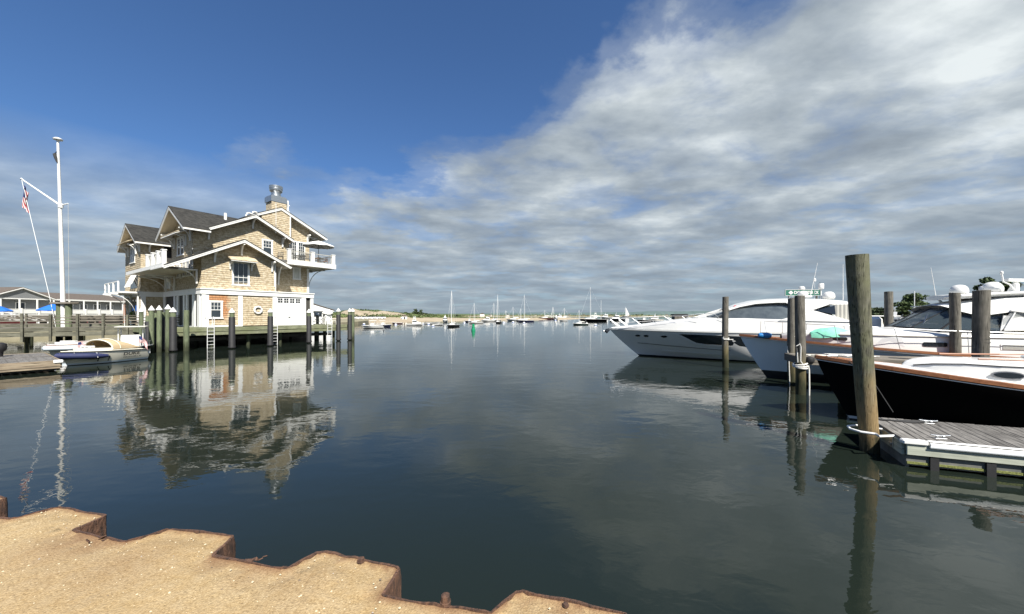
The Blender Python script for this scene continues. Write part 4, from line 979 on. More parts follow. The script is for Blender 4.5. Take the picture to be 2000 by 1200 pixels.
hb(MB().box(WS - .03, WS + .32, .0, .14, 1.78, WB - .003, f=front(WT)).box(WT + .3, WT + .7, .0, .1, 1.78, WB - .003, f=left(WS)).box(WT + 3.4, WT + 3.9, .0, .1, 1.78, WB - .003, f=left(WS)), 'pilaster', 'white_trim')
hb(MB().box(WT + .75, WT + 3.3, .0, .04, 2.0, WB - .2, f=left(WS)), 'tall_window', 'dark_glass')
window(left(WS), 13.2, 14.1, 8.3, 9.9, 2, 2); window(left(WS), 14.14, 15.1, 8.3, 9.9, 2, 2)
hh = MB().prism([(0, 10.75), (0, 10.63), (.85, 10.2), (.85, 10.28)], lambda a, d, z: (WS - a, d, z), 12.3, 16.3); hb(hh, 'window_hood', 'cedar')
for a in (12.6, 15.8): bracket((WS - .03, a, 9.1), (-1, 0, 0), (0, 1, 0), h=1.0, d=.7, w=.12)
bracket((WS - .03, 11.2, 9.2), (-1, 0, 0), (0, 1, 0), h=.9, d=.45, w=.12); bracket((WS + .6, WT - .03, 9.25), (0, -1, 0), (1, 0, 0), h=.8, d=.55, w=.12)
# awning sashes propped open on the wing
aw = MB()
for k_ in range(3):
    a0 = 12.2 + k_ * .85; aw.add([left(WS)(a0, .06, 7.0), left(WS)(a0 + .7, .06, 7.0), left(WS)(a0 + .7, .55, 5.7), left(WS)(a0, .55, 5.7), left(WS)(a0, .11, 7.02), left(WS)(a0 + .7, .11, 7.02), left(WS)(a0 + .7, .6, 5.72), left(WS)(a0, .6, 5.72)],
           [(0, 3, 2, 1), (4, 5, 6, 7), (0, 1, 5, 4), (1, 2, 6, 5), (2, 3, 7, 6), (3, 0, 4, 7)])
hb(aw, 'awning_sash', 'white_trim'); hb(MB().box(12.1, 14.9, .03, .07, 5.6, 7.1, f=left(WS)), 'glass_band', 'window_glass')
# low balcony and pergola on the wing's left
hb(MB().box(WS - 1.6, WS, 10.9, 17.5, 5.0, 5.16), 'pergola_roof', 'white_trim'); 
for t_ in (11.3, 13.4, 15.5, 17.3): hb(MB().box(WS - 1.6, WS - 1.48, t_ - .06, t_ + .06, 5.16, 6.1), 'rail_post', 'white_trim')
hb(MB().box(WS - 1.58, WS - 1.50, 11.3, 17.3, 6.1, 6.17), 'hand_rail', 'white_trim')
for t_ in (11.2, 14.3): bracket((WS - .15, t_, 2.2), (-1, 0, 0), (0, 1, 0), h=2.8, d=2.0, w=.16)
# --- chimney stack with the big steel exhaust fan, vents, aerial
chim = hb(MB().box(7.3, 8.75, 4.1, 5.5, 13.6, 15.35), 'chimney', 'cedar')
cw = shingle_wall([(7.25, 13.6), (8.8, 13.6), (8.8, 15.4), (7.25, 15.4)], front(4.05))
hb(MB().box(7.2, 8.85, 4.0, 5.6, 15.40, 16.0).box(7.3, 8.75, 4.1, 5.5, 16.003, 16.12), 'metal_curb', 'galvanised', chim)
FC = (8.02, 4.8, 16.12)
hb(MB().lathe([(.50, 0), (.45, .45), (.46, .5)], 24, FC), 'fan_neck', 'galvanised', chim, smooth=True)
hb(MB().lathe([(.44, .42), (.60, .60), (.63, .64), (.63, .86), (.66, .88), (.66, .92), (.64, .94), (.67, 1.14), (.67, 1.20), (.58, 1.21)], 28, FC), 'fan_cap', 'galvanised', chim, smooth=True)
hb(MB().beam((9.0, 4.3, 13.4), (9.0, 4.3, 15.9), .22, .12).beam((9.18, 4.5, 15.4), (9.3, 4.5, 15.4), .2, .12).beam((9.18, 4.5, 14.7), (9.3, 4.5, 14.7), .2, .12), 'cable_duct', 'white_trim', chim)
v_ = MB().tube([(3.1, 4.2, 12.2), (3.1, 4.2, 13.1)], .13, 12); hb(v_, 'vent_pipe', 'white_trim', smooth=True)
for i, s_ in enumerate((5.9, 6.45)):
    rr_ = .30; zb = 13.2 + .25 * i
    hb(MB().tube([(s_, 5.3, zb - .5), (s_, 5.3, zb + .35)] + [(s_ - rr_ + rr_ * math.cos(R(a)), 5.3, zb + .35 + rr_ * math.sin(R(a))) for a in range(20, 200, 25)] + [(s_ - 2 * rr_, 5.3, zb + .15)], .09, 8), 'gooseneck_vent', 'white_trim', smooth=True)
hb(MB().tube([(6.6, 1.5, 12.3), (6.6, 1.5, 14.6)], .022, 6), 'aerial', 'white_trim')
hb(MB().tube([(6.6, 1.55, 11.4), (6.6, 1.5, 12.3)], .03, 6), 'aerial_mount', 'galvanised')
# lifebuoy hung on the ground floor wall
hloc = lambda s, t, z: Vector((HO.x + math.cos(HA) * s - math.sin(HA) * t, HO.y + math.sin(HA) * s + math.cos(HA) * t, z))
lbo = empty('lifebuoy', hloc(4.33, -.09, 3.32), HA, 'white ring lifebuoy hung on the shingled wall left of the garage door', 'lifebuoy')
tor = MB(); tor.grid([[((.31 + .095 * math.cos(R(b))) * math.cos(R(a)), .07 * math.sin(R(b)), (.31 + .095 * math.cos(R(b))) * math.sin(R(a))) for b in range(0, 360, 36)] for a in range(0, 361, 12)], closed=True)
tor.build('ring', 'white_paint', lbo, smooth=True, sharp=80)
for a in (45, 135, 225, 315): MB().tube([((.31 + .1 * math.cos(R(b))) * math.cos(R(a)), .078 * math.sin(R(b)), (.31 + .1 * math.cos(R(b))) * math.sin(R(a))) for b in range(0, 361, 40)], .012, 5).build('rope_band', 'rope_dark', lbo)

# ---------------------------------------------------------------- balcony furniture
def chair(name, loc, rz, m, label, grp):
    t = empty(name, loc, rz, label, 'chair', grp)
    MB().box(-.24, .24, -.24, .24, .42, .46).build('seat', m, t); 
    for a, b in ((-.22, -.22), (.22, -.22), (-.22, .22), (.22, .22)): MB().beam((a, b, 0), (a, b, .42), .04, .04).build('leg', m, t)
    bk = MB()
    for k_ in range(5): bk.beam((-.20 + k_ * .1, .23, .46), (-.20 + k_ * .1, .30, .92), .04, .02)
    bk.beam((-.24, .30, .93), (.24, .30, .93), .05, .04); bk.build('backrest', m, t)
    MB().beam((-.25, -.2, .66), (-.25, .24, .66), .05, .03).beam((.25, -.2, .66), (.25, .24, .66), .05, .03).build('armrest', m, t); return t
GC = 'chairs on the right balcony'
c0 = chair('patio_chair', hloc(6.75, .9, 8.5), HA - .6, 'black_metal', 'dark chair at the left end of the right balcony, beside the low eave', GC)
dup(c0, hloc(8.1, .5, 8.5), HA + 1.2, 'dark chair on the left of the round balcony table')
dup(c0, hloc(9.1, 1.4, 8.5), HA - 2.4, 'dark chair behind the round balcony table'); dup(c0, hloc(9.2, .35, 8.5), HA + 2.6, 'dark chair in front of the round balcony table')
c1 = chair('patio_chair', hloc(10.3, .6, 8.5), HA + 1.4, 'teak', 'wooden chair under the umbrella, left of its pole', GC)
dup(c1, hloc(11.3, .7, 8.5), HA - 1.4, 'wooden chair under the umbrella, right of its pole, near the balcony corner')
tb = empty('patio_table', hloc(8.7, .8, 8.5), HA, 'dark round table behind the balcony railing between the first two piers', 'table', 'balcony tables')
MB().lathe([(.55, .70), (.57, .73), (.0, .74)], 20).build('table_top', 'black_metal', tb); MB().tube([(0, 0, 0), (0, 0, .7)], .04, 8).build('pedestal', 'black_metal', tb)
tb2 = dup(tb, hloc(10.8, 1.0, 8.5), HA, 'dark round table under the balcony umbrella')
def umbrella(name, loc, rz, R_, H, m, label, sides=8, group=None, drop=.55):
    t = empty(name, loc, rz, label, 'umbrella', group)
    MB().tube([(0, 0, 0), (0, 0, H)], .03, 8).build('pole', 'black_metal', t); c = MB(); n_ = sides
    rows = [[(R_ * u * math.cos(2 * math.pi * k / (2 * n_)) * (1 if k % 2 == 0 else .96), R_ * u * math.sin(2 * math.pi * k / (2 * n_)) * (1 if k % 2 == 0 else .96), H - drop * (u ** 1.15) - (.05 if k % 2 else 0) * u) for k in range(2 * n_)] for u in (.02, .35, .7, 1)]
    rows.append([(p[0], p[1], p[2] - .10) for p in rows[-1]])
    c.grid(rows, closed=True).build('canopy', m, t, recalc=False); rb_ = MB()
    for k in range(n_): a = 2 * math.pi * k / n_; rb_.beam((0, 0, H - .12), (R_ * .97 * math.cos(a), R_ * .97 * math.sin(a), H - drop - .03), .02, .02)
    rb_.build('rib', 'black_metal', t); return t
umbrella('patio_umbrella', hloc(10.8, 1.0, 8.5), HA, 1.65, 2.75, 'canvas_white', 'cream patio umbrella open over the right balcony')

# ---------------------------------------------------------------- deck around the house
dk = empty('house_deck', hloc(-1, -1, 0), HA, 'green-grey timber deck on piles carrying the shingled house over the water', 'deck')
def dkb(mb, name, m, **k): o = mb.build(name, m, dk, off=(1, 1, 0), **k); return o
dkb(MB().box(-2.9, 13.0, -1.0, 18, 1.60, 1.745), 'deck_boards', 'treated')
dkb(MB().box(-2.95, 13.05, -1.07, -1.004, 1.42, 1.752), 'fascia_board', 'treated', bevel=.006)
dkb(MB().box(-2.95, 13.05, -1.03, -.97, 1.10, 1.395), 'lower_beam', 'treated', bevel=.006)
dkb(MB().box(-2.97, -2.90, -1.0, 18, 1.30, 1.745).box(13.004, 13.06, -1.0, 10, 1.30, 1.745), 'fascia_board', 'treated')
for s_ in (-2.2, .6, 3.4, 6.2, 9.0, 11.8):
    for t_ in (-.3, 3.5, 7.5, 11.5): dkb(MB().tube([(s_, t_, -1), (s_, t_, 1.6)], .15, 10), 'deck_post', 'pile_green', smooth=True)
dkb(MB().box(-2.6, 12.7, 6.5, 6.7, -.5, 1.58), 'bulkhead_boards', 'pier_wood')
dkb(MB().box(-2.0, 12.5, .6, .85, .55, .85), 'cross_beam', 'pier_wood')

# mooring piles along the deck
def fender_pile(px, D, ztop, wrap, label, cap=True, r=.17, half=False):
    X = (px - 1000) / F * D; t = empty('mooring_pile', (X, D, 0), rnd.uniform(0, 3), label, 'pile', 'mooring piles along the house deck')
    mb = MB(); mb.tube([(0, 0, -1.2), (0, 0, ztop * .5), (.01, 0, ztop)], r * 1.03, 14, r2=r * .96).build('timber', 'pile_green', t, smooth=True)
    if cap: MB().lathe([(r * 1.22, ztop - .06), (r * 1.22, ztop + .01), (r * .9, ztop + .07), (.02, ztop + .30)], 14).build('cap', 'white_paint', t, smooth=True, sharp=60)
    if wrap:
        off_ = (r * .9, -r * .55) if half else (0, 0)
        MB().lathe([(r * 1.2, .05), (r * 1.45, .10), (r * 1.45, .2), (r * 1.25, .28), (r * 1.22, ztop - .48), (r * 1.05, ztop - .42)], 16, (off_[0], off_[1], 0)).build('rubber_sleeve', 'rubber', t, smooth=True)
    return t
rnd = random.Random(21)
for px, D, zt, wr, lab, hf in [
    (276, 30.0, 3.16, 0, 'leftmost green-grey pile with a white cap, in front of the wing corner', 0), (289, 29.4, 2.75, 2, 'short black sleeved pile, first black one from the left of the cluster', 0),
    (296, 28.2, 3.25, 0, 'stout green pile with a white cap, second capped pile from the left', 0), (305, 29.0, 3.0, 2, 'short black pile in the tight cluster, left of its middle', 0),
    (311, 28.6, 3.28, 0, 'slim green capped pile in the middle of the tight cluster', 0), (318, 29.2, 3.05, 2, 'black pile between the slim green piles of the cluster', 0),
    (328, 28.3, 3.34, 0, 'green capped pile just left of the widest black one', 0), (338, 28.4, 3.12, 1, 'widest black sleeved pile at the right end of the cluster', 0),
    (364, 29.3, 3.22, 0, 'flat-topped green pile left of the first white ladder', 0), (453, 30.95, 3.10, 1, 'black sleeved pile with white cap in front of the orange shingle panel', 0),
    (528, 33.5, 3.15, 1, 'black sleeved pile with white cap left of the garage door', 0), (603.5, 37.3, 3.15, 1, 'black sleeved pile with white cap at the right house corner', 0),
    (634, 45.5, 3.0, 0, 'green-grey pile standing behind the deck right of the house', 0), (661, 40.5, 3.3, 1, 'black sleeved pile with white cap right of the third ladder', 0),
    (683, 41.6, 3.3, 1, 'black sleeved pile at the right end of the deck', 0), (689, 42.2, 3.3, 0, 'green pile with white cap at the far right end of the deck', 0), (620, 47, 2.9, 0, 'short green pile behind the black bicycles on the deck', 0)]:
    fender_pile(px, D, zt, wr == 1 or wr == 2, lab, cap=(wr != 2 and px not in (364,)), r=.135 if px < 280 else (.158 if px < 330 else .185))
def ladder(s, label, h0=-.6):
    p = hloc(s, -1.13, 0); t = empty('dock_ladder', p, HA, label, 'ladder', 'white dock ladders')
    for x in (-.24, .24):
        MB().tube([(x, 0, h0), (x, 0, 2.45)] + [(x, .22 - .22 * math.cos(R(a)), 2.45 + .22 * math.sin(R(a))) for a in range(30, 181, 30)] + [(x, .44, 1.78)], .026, 8).build('rail', 'mast_alu', t, smooth=True)
    for k_ in range(9): 
        if h0 + .3 + k_ * .29 < 2.2: MB().tube([(-.24, 0, h0 + .3 + k_ * .29), (.24, 0, h0 + .3 + k_ * .29)], .02, 6).build('rung', 'mast_alu', t)
ladder(.30, 'white ladder on the deck edge at the left house corner'); ladder(5.35, 'white ladder in front of the garage door, middle one of three'); ladder(10.9, 'white ladder at the right end of the deck, farthest of three')
# things standing on the right end of the deck: bicycles, chairs, a covered boat seat
def bicycle(loc, rz, label):
    t = empty('bicycle', loc, rz, label, 'bicycle', 'bicycles on the deck')
    for x in (-.52, .52):
        MB().tube([(x + .33 * math.cos(R(a)), 0, .34 + .33 * math.sin(R(a))) for a in range(0, 361, 20)], .022, 6, cap=False).build('wheel', 'rubber', t, smooth=True)
    MB().tube([(-.52, 0, .34), (-.1, 0, .30), (.32, 0, .8), (-.22, 0, .82), (-.1, 0, .30)], .02, 6).tube([(-.52, 0, .34), (-.22, 0, .82)], .016, 6).tube([(.52, 0, .34), (.36, 0, .95)], .02, 6).build('frame', 'black_metal', t)
    MB().tube([(.30, -.25, 1.0), (.36, 0, .97), (.30, .25, 1.0)], .018, 6).build('handlebar', 'black_metal', t); MB().box(-.36, -.12, -.07, .07, .88, .93).build('saddle', 'rubber', t, bevel=.02)
bicycle(hloc(10.2, .6, HZB), HA + .1, 'black bicycle on the deck right beside the corner post'); bicycle(hloc(10.9, 1.2, HZB), HA - .15, 'black bicycle farther from the corner post, behind the first one')
for i, (s_, t_, lab) in enumerate([(11.5, .2, 'white chair on the deck next to the bicycles'), (12.3, .6, 'white chair at the far right end of the deck'), (12.2, 2.2, 'white chair behind the others at the deck end')]):
    if i == 0: wc = chair('deck_chair', hloc(s_, t_, HZB), HA + .8, 'white_paint', lab, 'white chairs on the deck')
    else: dup(wc, hloc(s_, t_, HZB), HA + 1.5 * i, lab)
ca = empty('center_console', hloc(12.0, 1.3, HZB), HA, 'white stand with a folded cover on the right end of the deck', 'stand')
MB().box(-.4, .4, -.3, .3, 0, 1.15).build('cabinet', 'white_paint', ca, bevel=.04); MB().lathe([(.55, 1.2), (.6, 1.3), (.3, 1.7), (.05, 1.8)], 12).build('cover', 'canvas_white', ca, smooth=True)
# ================================================================ BOATS
class Hull:
    def __init__(s, L, B, z0, z1, rake, um=.45, keel=-.45, bowp=2.0, flare=.9, sag=0, boot=.14, tail=.9, aftp=.30):
        s.__dict__.update(L=L, B=B, z0=z0, z1=z1, rake=rake, um=um, keel=keel, bowp=bowp, flare=flare, sag=sag, boot=boot, tail=tail, aftp=aftp)
    def zs(s, u): return s.z0 + (s.z1 - s.z0) * u - s.sag * math.sin(math.pi * min(1, u)) 
    def pt(s, u, z):
        zs = s.zs(u); f = max(0, min(1, (z - s.keel) / (zs - s.keel)))
        st = s.rake * (1 - f) ** 1.15; x = st + u * (s.L - st)
        b = s.B * (1 - (1 - min(1, u / s.um)) ** s.bowp) * (1 - (1 - s.tail) * max(0, (u - s.um) / (1 - s.um)))
        k = min(1, u / .5); p = s.flare * (1 - k) + s.aftp * k
        return x, b * f ** p + (.012 if u < .001 else 0), z
    def build(s, t, mats, nu=30, nz=6, zlines=()):
        us = [(i / nu) ** 1.35 for i in range(nu + 1)]
        lv = [s.keel, s.keel * .5, -.05, .03, s.boot]
        rows = []
        for u in us:
            zz = lv + [s.boot + (s.zs(u) - s.boot) * k / nz for k in range(1, nz + 1)]; n0 = len(zz)
            pr = [s.pt(u, z) for z in zz]
            rows.append([(x, b, z) for x, b, z in reversed(pr)] + [(x, -b, z) for x, b, z in pr])
        m = len(lv) + nz
        def mi(i, j):
            k = j if j < m else j - m + 0
            lev = (m - 1 - j - 1) if j < m - 1 else (j - m)
            if j == m - 1: return 2
            return 2 if lev < 3 else (1 if lev < 4 else 0)
        mb = MB().grid(rows, mi=mi); last = rows[-1]; base = len(mb.v) - len(last)
        h = len(last) // 2
        for k in range(h - 1):
            mb.f.append((base + k, base + k + 1, base + 2 * h - 2 - k, base + 2 * h - 1 - k)); mb.mi.append(0)
        o = mb.build('hull', mats, t, smooth=True, sharp=35)
        return o
    def edge(s, side, u0=0, u1=1, n=24, inset=0, dz=0):
        out = []
        for i in range(n + 1):
            u = u0 + (u1 - u0) * (i / n) ** 1.2; x, b, z = s.pt(u, s.zs(u)); out.append((x, side * max(0, b - inset), z + dz))
        return out
    def deck(s, t, m, camber=.06, u0=0, u1=1, dz=-.01, name='deck', inset=.02):
        rows = []
        for i in range(25):
            u = u0 + (u1 - u0) * (i / 24) ** 1.2; x, b, z = s.pt(u, s.zs(u)); b = max(0, b - inset)
            rows.append([(x, b * k / 4, z + dz + camber * (1 - (k / 4) ** 2) * min(1, b)) for k in range(-4, 5)])
        return MB().grid(rows).build(name, m, t, smooth=True)
    def rail(s, t, m, r=.03, name='toe_rail', dz=.0, w=None, h=None, u1=1):
        mb = MB()
        for sd in (1, -1):
            e = s.edge(sd, 0, u1)
            if w:
                for a, b in zip(e, e[1:]): mb.beam((a[0], a[1], a[2] + dz), (b[0], b[1], b[2] + dz), w, h)
            else: mb.tube([(a, b, c + dz) for a, b, c in e], r, 6)
        return mb.build(name, m, t)

def shell(t, name, m, secs, smooth=True, sharp=35):
    """cabin shell from half cross-sections: each sec = (x, [(halfwidth, z), ...]) from base to centreline"""
    rows = []
    for x, pr in secs:
        pts = [(x + (p[2] if len(p) > 2 else 0), -p[0], p[1]) for p in pr]
        rows.append(pts + [(a, -b, c) for a, b, c in reversed(pts)])
    return MB().grid(rows).build(name, m, t, smooth=smooth, sharp=sharp)
def panel(t, name, m, pts, off, th=.012):
    """flat glass or hatch polygon with thickness, pts 3-D, off = outward vector"""
    o = Vector(off).normalized(); n = len(pts); A_ = [Vector(p) + o * .004 for p in pts] + [Vector(p) + o * (.004 + th) for p in pts]
    return MB().add(A_, [tuple(range(n))[::-1], tuple(range(n, 2 * n))] + [(i, (i + 1) % n, n + (i + 1) % n, n + i) for i in range(n)]).build(name, m, t)
def whip(t, base, top, r=.012, name='antenna'): return MB().tube([base, top], r, 6, r2=r * .5).build(name, 'white_paint', t)
def dome(t, c, r, h, name='radar_dome'):
    return MB().lathe([(r * .8, 0), (r, h * .10), (r * 1.02, h * .35), (r * .97, h * .55), (r * .85, h * .74), (r * .66, h * .88), (r * .42, h * .96), (r * .2, h * .99), (.01, h)], 28, c).build(name, 'gelcoat', t, smooth=True, sharp=75)

# ---------------------------------------------------------------- black-hulled boat beside the near dock
BA = R(-20)
bb = empty('black_motorboat', (8.42, 10.22, 0), BA, 'black hulled lobster style boat with varnished teak rail, lying behind the near floating dock', 'boat')
H = Hull(10.8, 1.68, 1.66, .90, 1.0, um=.42, bowp=2.1, flare=.75, boot=.10, sag=.20)
H.build(bb, ['black_gel', 'gelcoat', 'dark_boot'], nu=34)
H.deck(bb, 'gelcoat', camber=.10)
H.rail(bb, 'teak', w=.06, h=.085, dz=.0, name='teak_rail')
H.rail(bb, 'gelcoat', w=.02, h=.02, dz=-.075, name='sheer_stripe')
mbx = MB()
for sd in (1, -1): mbx.tube(H.edge(sd, .0, 1, inset=.12, dz=.035), .02, 6)
mbx.build('inner_toe_rail', 'teak', bb)
# low trunk cabin with rounded front
secs = []
for x, w_, zt in ((1.95, .20, 1.53), (2.2, .44, 1.60), (2.6, .70, 1.645), (3.1, .92, 1.64), (3.8, 1.05, 1.64), (5.0, 1.14, 1.66), (6.2, 1.2, 1.72), (7.8, 1.22, 1.78)):
    zb = H.zs(x / 10.8) + .03
    secs.append((x, [(w_ + .06, zb), (w_ + .03, zb + (zt - zb) * .6), (w_, zt), (w_ - min(.08, w_ * .4), zt + .035), (w_ * .5, zt + .09), (0, zt + .11)]))
secs.insert(0, (1.84, [(.05, 1.46), (.05, 1.50), (.04, 1.51), (.03, 1.515), (.02, 1.52), (0, 1.52)]))
shell(bb, 'trunk_cabin', 'gelcoat', secs)
for sd in (-1, 1):
    mb = MB(); mb.tube([(2.9, sd * .62, 1.78), (4.2, sd * .85, 1.79), (6.3, sd * 1.0, 1.86)], .022, 6); mb.build('grab_rail', 'teak', bb)
    pp = [(3.16 + .20 * math.cos(R(a)) * 1.0, sd * (.985 + .06 * math.cos(R(a))), 1.46 + .065 * math.sin(R(a))) for a in range(0, 360, 24)]
    panel(bb, 'porthole_rim', 'chrome', [(3.16 + .24 * math.cos(R(a)), sd * (.975 + .07 * math.cos(R(a))), 1.46 + .09 * math.sin(R(a))) for a in range(0, 360, 24)], (0, sd, .15))
    panel(bb, 'porthole', 'dark_glass', pp, (0, sd, .1), .02)
    pass
for sd in (-1, 1): MB().tube([(1.95, sd * .21, 1.545), (2.2, sd * .45, 1.615), (2.6, sd * .71, 1.66), (3.1, sd * .93, 1.655), (3.8, sd * 1.055, 1.655), (5.0, sd * 1.15, 1.675), (6.2, sd * 1.21, 1.735), (7.8, sd * 1.23, 1.795)], .013, 5).build('shoulder_seam', 'rubber', bb)
MB().box(4.2, 4.8, -.3, .3, 1.76, 1.83).build('hatch', 'nonskid', bb, bevel=.03)
MB().tube([(.22, -.10, 1.70), (.5, -.08, 1.72), (.75, .0, 1.71)], .03, 8).box(.62, .9, -.05, .05, 1.66, 1.72).build('bow_cleat', 'chrome', bb, smooth=True)
ln = MB()
for k_ in range(3): ln.tube([(.35 + .15 * k_, -.05, 1.72), (.25 + .2 * k_, .25, 1.72), (.75 + .1 * k_, .1, 1.73), (.6, -.2, 1.72), (.3 + .1 * k_, 0, 1.73)], .02, 6)
ln.build('coiled_line', 'rope_white', bb, smooth=True)
MB().tube([(.55, -.42, 1.62), (.9, -.85, 1.1), (1.1, -1.15, .5)], .010, 5).build('hanging_line', 'rope_dark', bb)

# ---------------------------------------------------------------- blue-grey yacht with teak rail
by = empty('blue_yacht', (10.5, 17.0, 0), BA, 'pale blue hulled yacht with teak rail, raked windshield and white canvas top', 'yacht')
H = Hull(15, 2.1, 1.90, 1.30, 1.35, um=.42, bowp=2.0, flare=.62, boot=.34, sag=.24)
H.build(by, ['blue_gel', 'dark_boot', 'dark_boot'], nu=34); H.deck(by, 'teak', camber=.05)
H.rail(by, 'teak', w=.07, h=.09, name='teak_rail'); H.rail(by, 'gelcoat', w=.03, h=.035, dz=-.075, name='sheer_stripe')
def zb(x): return H.zs(x / 15) + .0
secs = []
for x, w_, zt, zc in ((1.6, .10, 1.93, 1.96), (1.9, .42, 2.02, 2.06), (2.6, .85, 2.06, 2.14), (3.6, 1.28, 2.07, 2.22), (4.6, 1.52, 2.08, 2.30), (5.4, 1.62, 2.08, 2.34), (7, 1.70, 2.06, 2.36), (9, 1.74, 2.06, 2.3), (13, 1.74, 2.04, 2.2)):
    secs.append((x, [(w_ + .05, zb(x)), (w_ + .02, zt - .06), (w_, zt), (w_ - .06, zt + .05), (w_ * .55, (zt + zc) / 2 + .04), (0, zc)]))
shell(by, 'cabin_trunk', 'gelcoat', secs)
def by_w(x): 
    xs = [(1.6, .10), (1.9, .42), (2.6, .85), (3.6, 1.28), (4.6, 1.52), (5.4, 1.62), (7, 1.70), (9, 1.74), (13, 1.74)]
    for (a, b), (c, d) in zip(xs, xs[1:]):
        if a <= x <= c: return b + (d - b) * (x - a) / (c - a)
    return 1.74
for sd in (-1, 1):
    mb = MB(); pts = [(x, sd * (by_w(x) + .035), 2.045 - .003 * x) for x in (2.6, 3.6, 4.6, 5.4, 7, 9, 13)]
    mb.tube(pts, .022, 6); mb.build('rub_strake', 'canvas_grey', by)
    for x0, x1, z0, z1 in ((3.05, 3.45, 1.80, 1.93), (5.5, 6.15, 1.66, 1.82)):
        dy = lambda x: sd * (by_w(x) + .035)
        panel(by, 'portlight', 'dark_glass', [(x0, dy(x0), z0 + .03), (x0 + .04, dy(x0), z0), (x1 - .04, dy(x1), z0), (x1, dy(x1), z0 + .03), (x1, dy(x1), z1 - .03), (x1 - .04, dy(x1), z1), (x0 + .04, dy(x0), z1), (x0, dy(x0), z1 - .03)], (0, sd, 0), .02)
    # grey rounded recess and louvred vent
    dy2 = lambda x: sd * (by_w(x) + .03)
    panel(by, 'side_recess', 'grey_gel', [(4.25, dy2(4.25), 1.62), (4.25, dy2(4.25), 1.72), (4.42, dy2(4.42), 1.93), (4.7, dy2(4.7), 2.0), (4.95, dy2(4.95), 1.98), (5.02, dy2(5.02), 1.62)], (0, sd, 0), .012)
    vt = MB().box(7.5, 8.25, 0, .03, 1.60, 1.80, f=lambda a, o, z: (a, sd * (by_w(a) + .02 + o), z)); vo = vt.build('vent_frame', 'white_paint', by)
    vl = MB()
    for k_ in range(6): vl.box(7.55, 8.2, .031, .045, 1.625 + k_ * .028, 1.640 + k_ * .028, f=lambda a, o, z: (a, sd * (by_w(a) + .02 + o), z))
    vl.build('louvre', 'canvas_grey', vo)
# windshield: dark raked glass in a black frame; side quarter glass
WS0 = [(5.45, 0, 2.36), (5.62, .8, 2.32), (6.15, 1.38, 2.26), (7.7, 1.50, 2.24)]; WS1 = [(6.65, 0, 3.08), (6.75, .75, 3.06), (7.05, 1.12, 3.03), (8.1, 1.25, 3.06)]
for sd in (-1, 1):
    a = [(x, sd * y, z) for x, y, z in WS0]; b = [(x, sd * y, z) for x, y, z in WS1]
    for k_ in range(3):
        e = .03; q0, q1, q2, q3 = [Vector(p) for p in (a[k_], a[k_ + 1], b[k_ + 1], b[k_])]
        c = (q0 + q1 + q2 + q3) / 4; nn = (q1 - q0).cross(q3 - q0).normalized(); nn = nn if nn.dot(Vector((-1, sd, .6))) > 0 else -nn
        sh_ = [c + (p - c) * .965 for p in (q0, q1, q2, q3)]
        panel(by, 'windshield_pane', 'see_glass', sh_, nn, .01)
    fr = MB()
    for k_ in range(4): fr.beam(a[k_], b[k_], .05, .05)
    for k_ in range(3): fr.beam(a[k_], a[k_ + 1], .05, .05); fr.beam(b[k_], b[k_ + 1], .06, .06)
    fr.build('windshield_frame', 'rubber', by)
    MB().beam((5.9, sd * .9, 2.40), (6.15, sd * .72, 2.85), .025, .02).build('wiper', 'chrome', by)
# helm seat and dash inside
MB().box(7.3, 7.8, -.9, -.3, 2.1, 2.85).box(6.6, 7.0, -1.1, 1.1, 2.2, 2.45).build('dashboard', 'navy', by, bevel=.05)
MB().lathe([(.22, 0), (.3, .05), (.3, .16), (.1, .2)], 14, (6.7, -.2, 2.62)).build('helm_cover', 'navy', by, smooth=True)
# canvas dodger top and long white canvas roof
secs = []
for x, w_, z_ in ((6.6, 1.15, 3.06), (7.2, 1.32, 3.2), (8.0, 1.42, 3.36), (9.0, 1.5, 3.42), (10.5, 1.58, 3.38), (12.5, 1.6, 3.30)):
    secs.append((x, [(w_ + .10, z_ - .42 if x > 7.0 else z_ - .05), (w_ + .02, z_ - .10), (w_ - .12, z_ + .02), (w_ * .5, z_ + .12), (0, z_ + .15)]))
shell(by, 'canvas_top', 'canvas_white', secs)
for sd in (-1, 1):
    mb = MB(); mb.grid([[(x, sd * 1.50 + sd * .02 * math.sin(x * 7), 2.30) for x in (7.7, 8.4, 9.2, 10, 11, 12.4)], [(x + .05, sd * (1.49 + .03 * math.sin(x * 5)), 2.7) for x in (7.7, 8.4, 9.2, 10, 11, 12.4)], [(x, sd * 1.52, 3.02) for x in (8.0, 8.5, 9.2, 10, 11, 12.4)]])
    mb.build('clear_curtain', 'clear_vinyl', by, smooth=True, recalc=False)
    MB().beam((7.9, sd * 1.53, 2.98), (10.4, sd * 1.56, 2.52), .05, .05).beam((9.4, sd * 1.56, 3.25), (10.6, sd * 1.56, 2.35), .05, .05).beam((7.75, sd * 1.52, 2.3), (8.05, sd * 1.52, 3.0), .04, .04).build('canopy_tube', 'white_paint', by)
    panel(by, 'cabin_quarter', 'gelcoat', [(7.65, sd * 1.47, 2.26), (8.9, sd * 1.5, 2.28), (8.9, sd * 1.5, 2.4), (8.2, sd * 1.46, 2.75), (7.75, sd * 1.45, 2.8)], (0, sd, 0), .03)
    tb_ = MB(); tb_.tube([(7.6, sd * 1.70, 2.17), (10, sd * 1.74, 2.17), (13, sd * 1.72, 2.15)], .028, 8); tb_.build('side_rail', 'canvas_grey', by)
MB().lathe([(.35, 0), (.5, .08), (.48, .25), (.2, .36), (.02, .38)], 14, (8.6, -.9, 2.2)).build('seat_cushion', 'cream_fabric', by, smooth=True)
